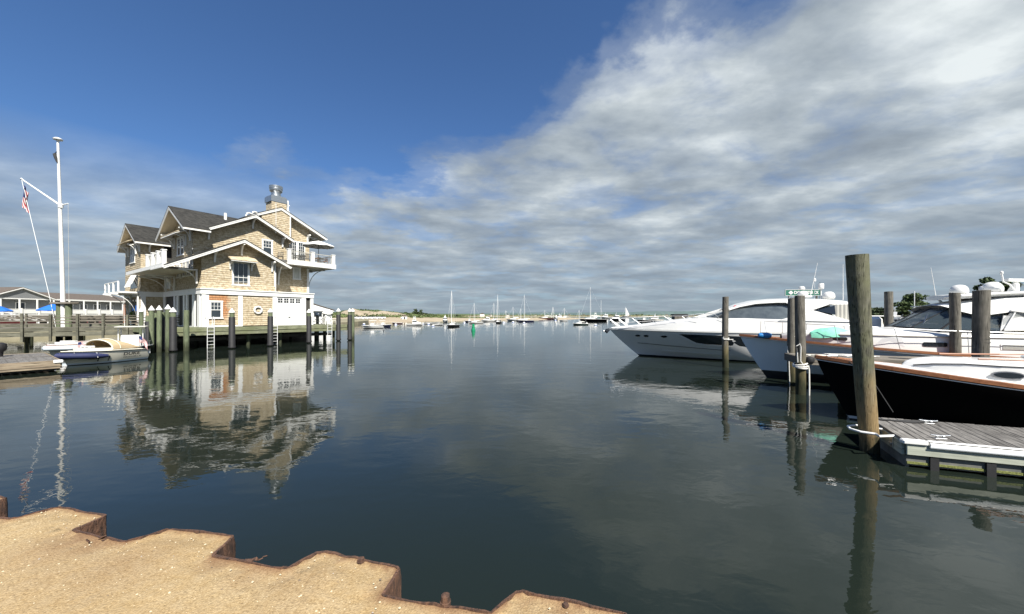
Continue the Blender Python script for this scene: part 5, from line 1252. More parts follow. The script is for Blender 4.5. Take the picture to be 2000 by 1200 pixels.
MB().lathe([(.2, 0), (.27, .1), (.2, .3), (.02, .35)], 12, (8.4, -.5, 2.45)).build('headrest', 'rubber', by, smooth=True)
# radar arch platform above the canvas
ha = MB(); rows = []
for x, w_, zc in ((6.75, .5, 3.50), (7.0, .95, 3.52), (8.0, 1.25, 3.58), (9.6, 1.35, 3.62), (9.9, 1.2, 3.6)):
    rows.append([(x, -w_, zc), (x, -w_ * .9, zc + .07), (x, 0, zc + .1), (x, w_ * .9, zc + .07), (x, w_, zc), (x, w_ * .8, zc - .10), (x, -w_ * .8, zc - .10)])
ha.grid(rows, closed=True); nb = len(rows[0]); ha.f.append(tuple(range(nb))); ha.mi.append(0); ha.f.append(tuple(range(len(ha.v) - nb, len(ha.v)))); ha.mi.append(0)
ha.build('hardtop', 'gelcoat', by, smooth=True)
for sd in (-1, 1): MB().beam((8.6, sd * 1.2, 3.55), (9.0, sd * 1.3, 3.2), .12, .08).beam((7.4, sd * .95, 3.45), (7.7, sd * 1.1, 3.2), .06, .05).build('hardtop_leg', 'gelcoat', by)
dome(by, (7.35, -.2, 3.63), .25, .36, 'satellite_dome'); dome(by, (8.35, -.1, 3.68), .27, .40, 'satellite_dome')
MB().lathe([(.10, 0), (.10, .3), (.03, .32)], 10, (9.1, .1, 3.7)).beam((8.55, -.35, 4.12), (9.7, .6, 4.16), .14, .10).beam((9.0, .2, 3.7), (9.15, .1, 4.1), .12, .12).build('open_array_radar', 'white_paint', by)
MB().tube([(8.7, -.5, 3.70), (8.55, -.5, 3.95), (8.38, -.5, 4.05), (8.34, -.5, 4.35)], .025, 6).lathe([(.03, 0), (.05, .03), (.04, .1), (.01, .12)], 8, (8.34, -.5, 4.33)).build('light_mast', 'white_paint', by, smooth=True)
whip(by, (6.95, .3, 3.6), (6.80, .3, 4.75)); whip(by, (9.15, -.4, 3.7), (9.15, -.4, 5.0))
MB().lathe([(.05, 0), (.06, .2), (.03, .26)], 8, (7.75, -.55, 3.64)).build('horn', 'chrome', by, smooth=True)
# bow rail with stanchions
br = MB()
for sd in (-1, 1):
    top = [(x, sd * max(.05, by_w(max(1.6, x)) + .34 - (.15 if x < 3 else 0)) if x > 1.8 else sd * (.25 + .30 * (x - .9)), zz) for x, zz in ((.9, 2.55), (1.8, 2.48), (3.0, 2.40), (4.6, 2.32), (6.5, 2.24), (9.5, 2.18))]
    br.tube(top, .011, 5)
    for x, y, z in top[:1] + top[1:]:
        e = min(H.edge(sd, n=60), key=lambda p: abs(p[0] - x - .12)); br.tube([(x, y, z), (e[0], e[1] * .97, e[2])], .010, 5)
br.build('bow_rail', 'chrome', by)
# things on its foredeck
tag(MB().lathe([(.02, -.26), (.09, -.24), (.13, -.12), (.13, .12), (.09, .24), (.02, .26)], 14).build('fender', 'blue_vinyl', smooth=True), 'bright blue cylindrical fender lying on the bow of the pale blue yacht', 'fender')
f_ = bpy.data.objects['fender']; f_.location = (11.0, 16.05, 1.93); f_.rotation_euler = (0, R(90), R(-10))
rk = MB(); rows = []
for i in range(9):
    a = i / 8; rows.append([(a * 1.5, .30 * math.cos(R(b)) * math.sin(math.pi * (.12 + .8 * a)) * 1.15, .04 + .42 * max(0, math.sin(R(b))) * math.sin(math.pi * (.15 + .75 * a)) + .03 * math.sin(b * .09 + i)) for b in range(0, 181, 20)])
rk.grid(rows); o = tag(rk.build('covered_dinghy', 'green_tarp', smooth=True, recalc=False), 'mint green tarp bundle on the foredeck of the pale blue yacht', 'tarp bundle'); o.location = (12.45, 15.4, 1.86); o.rotation_euler = (0, 0, BA)

# ---------------------------------------------------------------- big white cruiser
wy = empty('white_cruiser', (7.0, 26.4, 0), BA, 'large white motor cruiser with arched hardtop and dark hull window behind the lone piling', 'yacht')
H = Hull(14.6, 2.25, 1.84, 1.75, 2.55, um=.5, bowp=1.9, flare=.68, boot=.10, aftp=.22)
H.build(wy, ['gelcoat', 'dark_boot', 'dark_boot'], nu=36, nz=8); H.deck(wy, 'gelcoat', camber=.08)
H.rail(wy, 'gelcoat', w=.05, h=.10, dz=.02, name='rub_rail')
secs = []
for x, w_, zt, zc in ((.12, .04, 1.90, 1.91), (.9, .45, 1.98, 2.04), (2.0, .95, 2.08, 2.18), (3.4, 1.45, 2.28, 2.42), (4.8, 1.78, 2.42, 2.60), (6.2, 1.95, 2.52, 2.74), (8, 2.0, 2.56, 2.8), (10, 2.0, 2.5, 2.7), (13.6, 1.98, 2.42, 2.5)):
    u = x / 14.6; e = H.pt(u, H.zs(u))[1]
    secs.append((x, [(max(.03, min(e - .03, w_ + .12)), 1.86 - .1 * u), (w_ + .06, (1.86 + zt) / 2), (w_, zt), (w_ - min(.12, w_ * .4), zt + .06), (w_ * .5, (zt + zc) / 2 + .05), (0, zc)]))
shell(wy, 'deckhouse', 'gelcoat', secs)
# hull graphics: dark window band with white lower sweep, ovals, boot stripe
def hp_(u, z, o=.012): x, b, zz = H.pt(u, z); return (x, -(b + o), zz)
def hull_patch(name, m, pts, o=.014, both=True):
    """pts (k metres from the bow at that height, z) laid on the flared side as a thin raised piece"""
    for sd in ((-1, 1) if both else (-1,)):
        top = [p for p in pts[0]]; bot = [p for p in pts[1]]; rows = []
        def at(x, z, oo):
            st = H.pt(0, z)[0]; u = (x - st) / (H.L - st); q_ = H.pt(max(0.001, u), z); return (q_[0], sd * (q_[1] + oo), z)
        R1 = [at(x, z, o) for x, z in top]; mid = [at((a[0] + b[0]) / 2, (a[1] + b[1]) / 2, o) for a, b in zip(top, bot)]; R2 = [at(x, z, o) for x, z in bot]
        R0 = [at(x, z, -.02) for x, z in top]; R3 = [at(x, z, -.02) for x, z in bot]
        MB().grid([R0, R1, mid, R2, R3]).build(name, m, wy)
hull_patch('hull_window', 'dark_glass', ([(4.4, 1.62), (4.9, 1.62), (5.4, 1.61), (6.0, 1.6), (7, 1.58), (8, 1.56), (9, 1.54), (10, 1.50), (11.5, 1.42)], [(4.45, 1.60), (4.9, 1.36), (5.4, 1.10), (6.0, 1.02), (7, .99), (8, .97), (9, .96), (10, .98), (11.5, 1.1)]))
hull_patch('window_sweep', 'gelcoat', ([(4.1, 1.64), (4.45, 1.595), (4.9, 1.355), (5.4, 1.095), (6.0, 1.015), (7, .985), (9, .955), (10.2, .975), (12, 1.1)], [(4.05, 1.61), (4.3, 1.5), (4.7, 1.25), (5.3, .98), (6.0, .92), (7, .89), (9, .86), (10.2, .87), (12, .95)]), o=.03)
for x in (1.75, 2.28, 3.35):
    L_ = .40 if x > 3 else .34
    up_ = [(x + L_ * t, 1.43 + .075 * math.sin(math.pi * min(1, max(0, t))) ** .5 if 0 < t < 1 else 1.43) for t in (0, .12, .3, .5, .7, .88, 1)]
    lo_ = [(x + L_ * t, 1.43 - (.075 * math.sin(math.pi * t) ** .5 if 0 < t < 1 else 0)) for t in (0, .12, .3, .5, .7, .88, 1)]
    hull_patch('oval_port', 'dark_glass', (up_, lo_))
xs_ = [1.9, 2.6, 3.4, 4.4, 5.6, 7, 8.6, 10.4, 12.4, 14]
hull_patch('hull_stripe', 'rubber', ([(x, .94 - .048 * (x - 1.9) if x < 9 else .60) for x in xs_], [(x, .91 - .048 * (x - 1.9) if x < 9 else .57) for x in xs_]), o=.02)
hull_patch('spray_rail', 'gelcoat', ([(x, .50 - .018 * (x - 2.5)) for x in xs_[2:]], [(x, .42 - .018 * (x - 2.5)) for x in xs_[2:]]), o=.035)
# hardtop and dark wraparound glazing
def wsec(x, w0, z0, w1, z1, zc): return (x, [(w0, z0), ((w0 * 2 + w1) / 3, z0 + (z1 - z0) * .5), (w1, z1), (w1 - .18, z1 + .08), (w1 * .5, zc - .02), (0, zc)])
gl = []
for x, w0, z0, w1, z1, zc in ((6.2, 1.2, 2.55, 1.15, 2.60, 2.78), (7.0, 1.65, 2.5, 1.40, 2.95, 3.12), (7.8, 1.78, 2.5, 1.45, 3.25, 3.42), (8.6, 1.82, 2.5, 1.45, 3.42, 3.60), (9.8, 1.84, 2.5, 1.46, 3.50, 3.66), (11.0, 1.84, 2.5, 1.50, 3.48, 3.64), (12.2, 1.84, 2.5, 1.6, 3.3, 3.5)): gl.append(wsec(x, w0, z0, w1, z1, zc))
shell(wy, 'cabin_glass', 'cabin_glass', gl)
rf_ = []
for x, w_, z_, zc in ((7.15, 1.30, 3.08, 3.20), (7.8, 1.50, 3.32, 3.50), (8.6, 1.58, 3.50, 3.70), (9.6, 1.62, 3.56, 3.80), (10.8, 1.68, 3.54, 3.82), (12.0, 1.74, 3.44, 3.76), (13.0, 1.76, 3.36, 3.66), (13.3, 1.5, 3.40, 3.60)):
    rf_.append((x, [(w_ - .10, z_ - .05), (w_ + .05, z_), (w_ - .06, z_ + .12), (w_ * .5, zc), (0, zc + .04)]))
shell(wy, 'hardtop', 'gelcoat', rf_); 
for sd in (-1, 1):
    MB().beam((5.6, sd * .95, 2.66), (7.25, sd * 1.38, 3.22), .12, .10).beam((5.6, sd * .95, 2.66), (5.0, 0, 2.66), .05, .05).build('windshield_pillar', 'gelcoat', wy)
    MB().beam((5.9, sd * 1.5, 2.56), (6.9, sd * 1.62, 2.62), .05, .05).beam((7.2, sd * 1.42, 3.12), (6.5, sd * 1.60, 2.56), .07, .06).build('window_mullion', 'rubber', wy)
    panel(wy, 'aft_pillar', 'gelcoat', [(9.9, sd * 1.60, 3.60), (12.2, sd * 1.72, 3.46), (11.3, sd * 1.80, 3.08), (12.8, sd * 1.93, 2.55), (13.6, sd * 1.98, 2.42), (9.6, sd * 2.0, 2.50), (10.6, sd * 1.90, 2.86), (10.9, sd * 1.80, 3.12)], (0, sd, .2), .05)
    panel(wy, 'side_glass', 'dark_glass', [(11.45, sd * 1.82, 3.06), (12.3, sd * 1.78, 3.36), (12.3, sd * 1.90, 2.84)], (0, sd, .2), .02)
    mb = MB(); n_ = 10; rows = [[(12.32 + .09 * k_, sd * (1.80 + .03 * (k_ % 2)), z_) for k_ in range(n_ + 1)] for z_ in (2.5, 3.42)]
    mb.grid(rows).build('aft_curtain', 'canvas_grey', wy, recalc=False)
    MB().tube([(13.28, sd * 1.80, 2.4), (13.28, sd * 1.80, 3.5)], .03, 8).build('hardtop_post', 'white_paint', wy)
MB().box(13.3, 14.4, -1.9, 1.9, 1.9, 2.75).build('aft_cover', 'canvas_white', wy, bevel=.15)
# rails: raked bow pulpit
br = MB()
for sd in (-1, 1):
    top = []
    for x in (.35, .9, 1.8, 2.9, 4.0, 5.2, 6.6):
        e = min(H.edge(sd, n=80), key=lambda p: abs(p[0] - x - .25)); z_ = 2.52 + .06 * min(x, 4) if x < 6 else 2.95
        top.append((x - .35, e[1] * .92, z_)); br.tube([(x - .35, e[1] * .92, z_), (e[0] + .1, e[1] * .9, 1.92 + .10 * min(4, x) * .8)], .010, 5)
    br.tube(top, .013, 5); br.tube([(a + .18, b, c - .30) for a, b, c in top[:-2]], .007, 5)
br.tube([(0.0, -.12, 2.54), (-.12, 0, 2.55), (0.0, .12, 2.54)], .02, 6); br.build('bow_rail', 'chrome', wy)
an = MB().tube([(.15, 0, 1.86), (-.25, 0, 1.80), (-.38, 0, 1.62)], .04, 8).add([(-.45, 0, 1.72), (-.1, -.16, 1.62), (.05, 0, 1.78), (-.1, .16, 1.62), (-.2, 0, 1.50)], [(0, 1, 4), (4, 1, 2), (0, 4, 3), (3, 4, 2), (0, 1, 2, 3)]); an.build('anchor', 'dark_boot', wy); MB().lathe([(.06, 0), (.09, .03), (.06, .1)], 10, (-.42, 0, 1.64)).build('anchor_roller', 'chrome', wy, smooth=True)
dome(wy, (11.3, -.4, 3.98), .26, .30, 'satellite_dome'); MB().box(10.8, 11.6, -.9, .3, 3.86, 3.97).build('mast_shelf', 'gelcoat', wy, bevel=.03)
dome(wy, (12.75, .1, 3.78), .30, .46, 'satellite_dome'); MB().lathe([(.12, 0), (.14, .04), (.14, .3), (.11, .34)], 12, (12.45, .3, 4.40)).tube([(12.45, .3, 3.8), (12.45, .3, 4.40)], .03, 6).build('searchlight', 'white_paint', wy, smooth=True)
MB().lathe([(.13, 0), (.17, .05), (.15, .17), (.08, .22)], 10, (11.25, -.4, 4.33)).build('horn_cover', 'gelcoat', wy, smooth=True)
whip(wy, (11.6, -.6, 3.9), (11.95, -.6, 5.9), .018); whip(wy, (13.2, -.5, 3.7), (13.2, -.5, 5.75), .018); MB().tube([(12.5, .6, 3.8), (12.5, .6, 4.85)], .012, 6).build('antenna', 'rubber', wy); whip(wy, (12.2, .5, 3.8), (12.2, .5, 4.9), .012); MB().lathe([(.04, 0), (.07, .02), (.07, .18), (.03, .2)], 8, (12.2, .5, 4.88)).build('antenna_head', 'white_paint', wy)
# red body added to stand in for a reflection in the windshield
MB().lathe([(.02, -.12), (.12, -.05), (.12, .05), (.02, .12)], 12, (7.6, -1.2, 3.3)).build('red_reflection', 'red', wy, smooth=True)

# green sign standing behind the cruiser
sp = P(1568, 572, 31); sg = empty('harbour_sign', (sp.x, sp.y, 1.0), R(-4), 'green harbour sign with white lettering seen above the white cruiser roof', 'sign')
zz = sp.z - 1.0
MB().box(-1.42, 1.42, -.03, .03, zz - .26, zz + .26).build('board', 'sign_green', sg); 
MB().box(-1.42, 1.42, -.045, -.034, zz - .26, zz - .235).box(-1.42, 1.42, -.045, -.034, zz + .235, zz + .26).box(-1.42, -1.40, -.044, -.034, zz - .234, zz + .234).box(1.40, 1.42, -.044, -.034, zz - .234, zz + .234).build('border', 'white_paint', sg)
MB().prism([(-1.18, zz), (-.98, zz + .17), (-.78, zz), (-.98, zz - .17)], lambda a, d, z: (a, d, z), -.045, -.034).build('emblem', 'white_paint', sg)
text('DO', .34, 'lettering', 'white_paint', sg, (-.47, -.045, zz), (R(90), 0, 0), bold=.01); text('TTER CK', .34, 'lettering', 'white_paint', sg, (.70, -.045, zz), (R(90), 0, 0), sx=.78, bold=.01)
MB().beam((-1.1, 0, 0), (-1.1, 0, zz - .26), .1, .1).beam((1.1, 0, 0), (1.1, 0, zz - .26), .1, .1).build('post', 'pier_wood', sg)
MB().box(-2, 2.2, -.6, 1.6, -.3, 0).build('footing', 'pier_wood', sg)
for i_ in (-1.6, 1.8): MB().tube([(i_, .5, -1.8), (i_, .5, -.3)], .14, 10).build('post', 'pile_grey', sg)

# ---------------------------------------------------------------- launches at the left dock, bows towards the float
def flag(name, loc, rz, w, h, label, droop=.35, vertical=False, grp=None, seed=0):
    """limp striped ensign: 13 stripes and a blue canton, folded under its own weight"""
    t = MB(); nx_, nz_ = 16, 26
    rows = []
    for j in range(nz_ + 1):
        v = j / nz_; row = []
        for i in range(nx_ + 1):
            u = i / nx_
            if vertical:            # hoist along the halyard, fly hanging down
                xx = v * w * .36 + .05 * math.sin(u * 5 + v * 3) * w + .10 * w * u; zz_ = -u * h - v * w * .8 * (1 - .35 * u) ; yy_ = .12 * w * math.sin(v * 9 + u * 4 + seed)
            else:
                xx = u * w * (.72); zz_ = -v * h - u * u * w * droop - .04 * math.sin(u * 9) * w; yy_ = .09 * w * math.sin(u * 10 + v * 3 + seed)
            row.append((xx, yy_, zz_))
        rows.append(row)
    def mi(j, i):
        if j < 14 and i < nx_ * .4: return 2
        return 0 if (j // 2) % 2 == 0 else 1
    o = t.grid(rows, mi=mi).build(name, ['flag_red', 'flag_white', 'flag_blue'], None, smooth=True, recalc=False)
    o.location = loc; o.rotation_euler = (0, 0, rz); return tag(o, label, 'flag', grp)
def launch(name, loc, rz, hullm, cockm, fend, label, cat='launch', L=3.9, B=1.12, rim='rubber', lining='canvas_tan'):
    global H
    t = empty(name, loc, rz, label, cat); H = Hull(L, B, .78, .66, .45, um=.55, bowp=2.6, flare=.5, boot=.13, keel=-.35, aftp=.22, tail=.95)
    H.build(t, [hullm, 'blue_gel', 'dark_boot'], nu=26); rows = []
    for i in range(25):                                       # side decks only: the cockpit is open
        u = (i / 24) ** 1.1; x_, b_, z_ = H.pt(u, H.zs(u)); inn = b_ * (0 if u < .20 or u > .93 else .80)
        rows.append([(x_, b_ - .01, z_ - .01), (x_, (b_ + inn) / 2, z_ + .03), (x_, inn, z_ + .05)])
    for sd in (1, -1): MB().grid([[(a, sd * b, c) for a, b, c in r] for r in rows]).build('side_deck', cockm, t, smooth=True)
    ring = []
    for a in range(0, 361, 12):
        c_, s_ = math.cos(R(a)), math.sin(R(a)); px_ = L * .565 - L * .365 * (abs(c_) ** .6) * (1 if c_ > 0 else -1); u = px_ / L
        w_ = min(B * .80, H.pt(u, H.zs(u))[1] * .82) * (abs(s_) ** .55) * (1 if s_ > 0 else -1); z_ = H.zs(u)
        ring.append([(px_, w_, z_ - .30), (px_, w_, z_ + .03), (px_, w_, z_ + .17), (px_ * .985 + L * .0085, w_ * .96, z_ + .18), (px_ * .985 + L * .0085, w_ * .95, z_ - .35)])
    MB().grid(ring).build('coaming', cockm, t, smooth=True, sharp=50)
    MB().box(L * .22, L * .9, -B * .7, B * .7, .30, .36).build('cockpit_sole', lining, t)
    H.rail(t, rim, w=.045, h=.04, name='rub_rail')
    fe = MB(); pts = []
    for sd, us_ in ((1, [.62, .5, .38, .26, .16, .08, .02]), (-1, [.02, .08, .16, .26, .38])):
        for u in us_:
            x_, b_, z_ = H.pt(u, .52); pts.append((x_ - .06, sd * (b_ + .10), .56 - u * .25))
    pts.insert(7, (H.pt(0, .55)[0] - .17, 0, .58))
    fe.tube(pts, lambda u: .165 if .04 < u < .96 else .08, 12).build('bow_fender', fend, t, smooth=True)
    for k_ in (3, 5, 9, 11): c_ = Vector(pts[k_]); MB().tube([(c_.x + .05, c_.y * .85, c_.z + .2), (c_.x - .03, c_.y * 1.06, c_.z + .19), (c_.x - .06, c_.y * 1.18, c_.z - .1)], .011, 5).build('lashing', 'rope_white', t)
    return t
tl = launch('cream_launch', (-24.75, 20.2, 0), R(84), 'cream_gelcoat', 'cream_gelcoat', 'navy', 'cream launch lettered DUKE with a navy bow fender, at the end of the left dock', L=3.7)
L_ = 3.7
# canopy folded over the stern half, tan lining showing from the bow side
sh_ = []
for x_, w_, h_ in ((1.75, .92, .56), (2.1, .95, .58), (2.5, .93, .50), (2.9, .88, .34), (3.35, .8, .06)):
    sh_.append([(x_ - .10 * math.sin(R(a)), w_ * math.cos(R(a)), .80 + h_ * max(0, math.sin(R(a))) ** .75) for a in range(0, 181, 12)])
MB().grid(sh_).build('canopy', 'canvas_tan', tl, smooth=True, recalc=False)
mb = MB(); mb.tube(sh_[0], .035, 8); mb.tube([(x + .02, y * 1.02, z + .03) for x, y, z in sh_[1]], .02, 6); mb.build('canopy_frame', 'cream_gelcoat', tl, smooth=True)
MB().box(1.25, 1.55, -.05, .62, .40, 1.02).build('console', 'gelcoat', tl, bevel=.04)
MB().box(1.75, 2.0, -.6, .6, .40, .74).box(2.6, 3.0, -.75, .75, .40, .74).build('seat', 'cream_fabric', tl, bevel=.04)
MB().tube([(1.6 + .03 * math.cos(R(a)), .28 + .17 * math.cos(R(a)), 1.02 + .17 * math.sin(R(a))) for a in range(0, 361, 30)], .014, 6).build('steering_wheel', 'rubber', tl, smooth=True)
for y_ in (.05, .3): MB().box(1.235, 1.249, y_, y_ + .16, .80, .93).build('gauge', 'rubber', tl)
def on_side(x, z, o=.012):
    st = H.pt(0, z)[0]; u = (x - st) / (H.L - st); q_ = H.pt(u, z); return Vector((q_[0], -(q_[1] + o), z))
gt = MB()
for p_, q_ in (((1.15, .16), (1.15, .44)), ((1.55, .16), (1.55, .44)), ((1.15, .44), (1.55, .44))): gt.beam(on_side(*p_, .02), on_side(*q_, .02), .025, .03)
gt.build('gate_outline', 'rubber', tl)
def side_text(body, size, x, z, sx, bold):
    a = on_side(x - .3, z); b = on_side(x + .3, z); up = (on_side(x, z + .1) - on_side(x, z - .1)).normalized(); xx = (b - a).normalized(); nn = xx.cross(up)
    o = text(body, size, 'lettering', 'rubber', tl, (0, 0, 0), sx=1, bold=bold)
    for v in o.data.vertices: v.co.x *= sx
    o.matrix_local = Matrix.Translation(on_side(x, z, .055)) @ Matrix((xx, up, nn)).transposed().to_4x4()
side_text('DUKE', .26, 2.62, .47, 1.35, .004); side_text('WATCH HILL, RI', .10, 2.68, .285, 1.35, .001)
MB().box(0, .12, 0, .01, 0, .2).build('badge', 'grey_gel', tl, off=tuple(on_side(3.6, .38, .03)))
MB().tube([(3.3, -.75, .70), (3.25, -.78, 1.55)], .014, 6).build('flag_staff', 'chrome', tl)
sp_ = Vector((-24.75, 20.2, 0)) + Matrix.Rotation(R(84), 3, 'Z') @ Vector((3.25, -.78, 1.5)); flag('flag', sp_, R(20), .62, .36, 'small striped stars ensign drooping at the stern of the cream launch', droop=.9)
sp_ = Vector((-24.75, 20.2, 0)) + Matrix.Rotation(R(84), 3, 'Z') @ Vector((1.4, .95, 1.25)); flag('flag', sp_, R(10), .5, .3, 'small striped ensign furled on the left side of the cream launch', droop=.25, seed=2)
t2 = launch('white_launch', (-31.4, 24.9, 0), R(100), 'gelcoat', 'gelcoat', 'blue_gel', 'white launch with a varnished rim and pale blue bow fender behind the cream one', L=4.2, B=1.05, rim='teak', lining='teak')
MB().box(1.3, 1.6, -.45, .45, .4, 1.0).build('console', 'gelcoat', t2, bevel=.04); MB().box(1.0, 1.28, -.35, .35, .62, .78).build('seat', 'red', t2, bevel=.04); MB().box(2.0, 2.4, -.7, .7, .4, .9).build('bench', 'teak', t2, bevel=.03)
t3 = empty('dark_skiff', (-26.3, 25.2, 0), R(130), 'black hulled skiff with a white console and flat top, tucked behind the cream launch', 'skiff'); H = Hull(4.3, 1.08, .66, .58, .4, um=.5, boot=.12, keel=-.35, bowp=2.4)
H.build(t3, ['black_gel', 'dark_boot', 'dark_boot'], nu=22); H.deck(t3, 'gelcoat'); H.rail(t3, 'gelcoat', w=.06, h=.06, name='rub_rail')
MB().box(1.6, 2.5, -.5, .5, .62, 1.4).build('console', 'gelcoat', t3, bevel=.05)
for a, b in ((1.6, -.62), (1.6, .62), (2.8, -.62), (2.8, .62)): MB().tube([(a, b, .62), (a, b, 1.95)], .028, 6).build('top_post', 'white_paint', t3)
MB().box(1.2, 3.2, -.78, .78, 1.95, 2.02).build('flat_top', 'canvas_grey', t3, bevel=.02)
whip(t3, (2.4, .4, 2.0), (2.45, .45, 4.2), .014)
MB().tube([(.5, -.62, .68), (.9, -.85, .95), (2.4, -1.0, .95)], .018, 6).tube([(.9, -.85, .95), (.9, -.85, .66)], .015, 6).tube([(1.7, -.95, .95), (1.7, -.95, .66)], .015, 6).build('hand_rail', 'chrome', t3)
ob = empty('covered_outboard', (-27.9, 20.1, .5), R(60), 'dark covered outboard motor on the float at the left picture edge', 'outboard')
MB().lathe([(.12, 0), (.16, .4), (.30, .55), (.34, .8), (.30, 1.0), (.1, 1.1)], 12).build('cover', 'rubber', ob, smooth=True); MB().tube([(0, 0, -.3), (0, 0, .3)], .06, 8).build('leg', 'black_metal', ob); ob.scale = (.7, .7, .75)
# ================================================================ LEFT FLOATING DOCK
fl = empty('left_float', (-22.55, 18.4, .13), HA, 'weathered plank floating dock in front of the cream launch at the left edge', 'dock')
rnd = random.Random(41); sN = []
for b_ in range(2):
    for i in range(26):
        s0 = -.02 - i * .30; mb = MB().box(s0 - .285, s0, .12 + b_ * 3.42, 3.42 + b_ * 3.42 - .02, .385, .42 + rnd.uniform(-.004, .005))
        mb.build('plank', 'plank_grey', fl)
MB().box(-7.9, .02, -.02, .10, .28, .44).build('edge_board', 'old_fascia', fl); MB().box(-7.9, .0, -.055, -.022, .05, .38).build('fascia_board', 'old_fascia', fl)
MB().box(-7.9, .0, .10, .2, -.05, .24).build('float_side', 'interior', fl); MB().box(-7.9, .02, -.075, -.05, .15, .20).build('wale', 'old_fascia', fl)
MB().box(.002, .06, .0, 6.9, .05, .43).build('fascia_board', 'old_fascia', fl); MB().box(-7.9, .0, 3.405, 3.535, .39, .45).build('seam_board', 'plank_grey_x', fl); MB().box(-7.9, .0, 6.84, 6.95, .1, .43).build('fascia_board', 'old_fascia', fl)
MB().box(-.22, .10, -.10, .14, .30, .455).build('corner_guard', 'white_paint', fl, bevel=.03)

# ================================================================ BOARDWALK WITH RAILING ON THE LEFT
def boardwalk(p, q, z, wd, label, name='boardwalk', rail=True, m='board_grey', step=1.55, both=True):
    p = Vector((*p, 0)); q = Vector((*q, 0)); L = (q - p).length; rz = math.atan2(q.y - p.y, q.x - p.x)
    t = empty(name, (p.x, p.y, 0), rz, label, 'boardwalk')
    MB().box(0, L, 0, wd, z - .06, z).build('deck_boards', 'pier_wood', t)
    MB().box(0, L, -.06, -.004, z - .32, z + .01).build('fascia_board', m, t); MB().box(0, L, -.04, .04, z - .72, z - .36).build('lower_board', m, t)
    n_ = int(L / step)
    for i in range(n_ + 1):
        x = min(L - .1, i * step); MB().box(x - .07, x + .07, -.21, -.065, z - 1.15, z + 1.12 + .05 * (i % 3)).build('rail_post', m, t)
        if i % 2 == 0: MB().tube([(x, .5, -1.2), (x, .5, z - .06)], .15, 8).build('pile', 'pile_grey', t)
    rb_ = [MB().box(0, L, -.10, .08, z + 1.0, z + 1.04).build('hand_rail', 'pier_wood', t)]
    for zz_ in (.30, .55, .80): MB().box(0, L, -.04, -.01, z + zz_, z + zz_ + .09).build('rail_board', 'pier_wood', t)
    return t
boardwalk((-43, 28.8), (-31.4, 35.9), 1.75, 3.0, 'green-grey timber boardwalk with a post railing in front of the long low building')
boardwalk((-58, 39.5), (-38.2, 46.5), 1.8, 3.0, 'farther timber boardwalk with a railing, behind the flagpole', step=2.2)
boardwalk((-31.5, 40.0), (-27.5, 47.5), 1.8, 2.0, 'short boardwalk reaching the back of the shingled house', step=1.8)

# ================================================================ FLAGPOLE
FP = P(125, 640, 33.5); fpz = 1.75
fp = empty('flagpole', (FP.x, FP.y, fpz - .9), 0, 'tall white yacht club flagpole with a slanting gaff, standing between two grey posts', 'flagpole')
topP = P(113, 276, 33.5); ztop_ = topP.z - fpz + .9; lean = topP.x - FP.x
MB().tube([(0, 0, 0), (lean * .35, 0, ztop_ * .4), (lean, 0, ztop_)], .19, 14, r2=.085).build('pole', 'white_paint', fp, smooth=True)
J = P(118.5, 402, 33.5) - Vector(fp.location); E = P(42, 350, 33.5) - Vector(fp.location); E2 = P(133, 398, 33.5) - Vector(fp.location)
MB().tube([J, E], .085, 8, r2=.05).lathe([(.02, -.1), (.11, 0), (.02, .1)], 8, tuple(E)).build('gaff', 'white_paint', fp, smooth=True)
MB().tube([J, (E2.x - .2, 0, E2.z - .05), (E2.x, 0, E2.z + .0)], .05, 6).tube([J + Vector((0, 0, -.2)), J + Vector((0, 0, .2))], .17, 10).build('cross_arm', 'white_paint', fp, smooth=True)
MB().lathe([(.09, 0), (.14, .06), (.14, .1), (.30, .12), (.33, .2), (.20, .30), (.03, .36)], 14, (lean, 0, ztop_ - .02)).build('finial', 'mast_alu', fp, smooth=True)
MB().tube([(lean + .02, -.12, ztop_ - 1.0), (lean - .12, -.14, ztop_ - 1.25), (lean - .02, -.12, ztop_ - 1.6), (lean + .1, -.14, ztop_ - 2.0)], lambda u: .13 * math.sin(math.pi * (.1 + .8 * u)), 8).build('furled_pennant', 'rope_dark', fp, smooth=True)
for tx, x0, r_ in ((P(98, 585, 33.5), E, .022),): MB().tube([x0, Vector(fp.location) * 0 + (tx - Vector(fp.location)), P(112, 655, 33.5) - Vector(fp.location)], r_, 5).build('halyard', 'mast_alu', fp)
MB().tube([E2, (E2.x + .1, 0, .8)], .012, 5).tube([J + Vector((-.25, 0, 0)), (-.25, 0, 1)], .012, 5).build('halyard', 'canvas_grey', fp)
fg = P(45, 361, 33.5); flag('flag', fg, 0, 1.05, 2.05, 'limp striped stars and stripes flag hanging from the flagpole gaff', vertical=True)
for x in (-.42, .42): MB().tube([(x, 0, -1.8), (x, 0, 3.0)], .22, 12).build('base_post', 'pile_green', fp, smooth=True)
MB().box(-.95, .95, -.35, .35, 2.98, 3.16).build('base_cap', 'pier_wood', fp, bevel=.03)

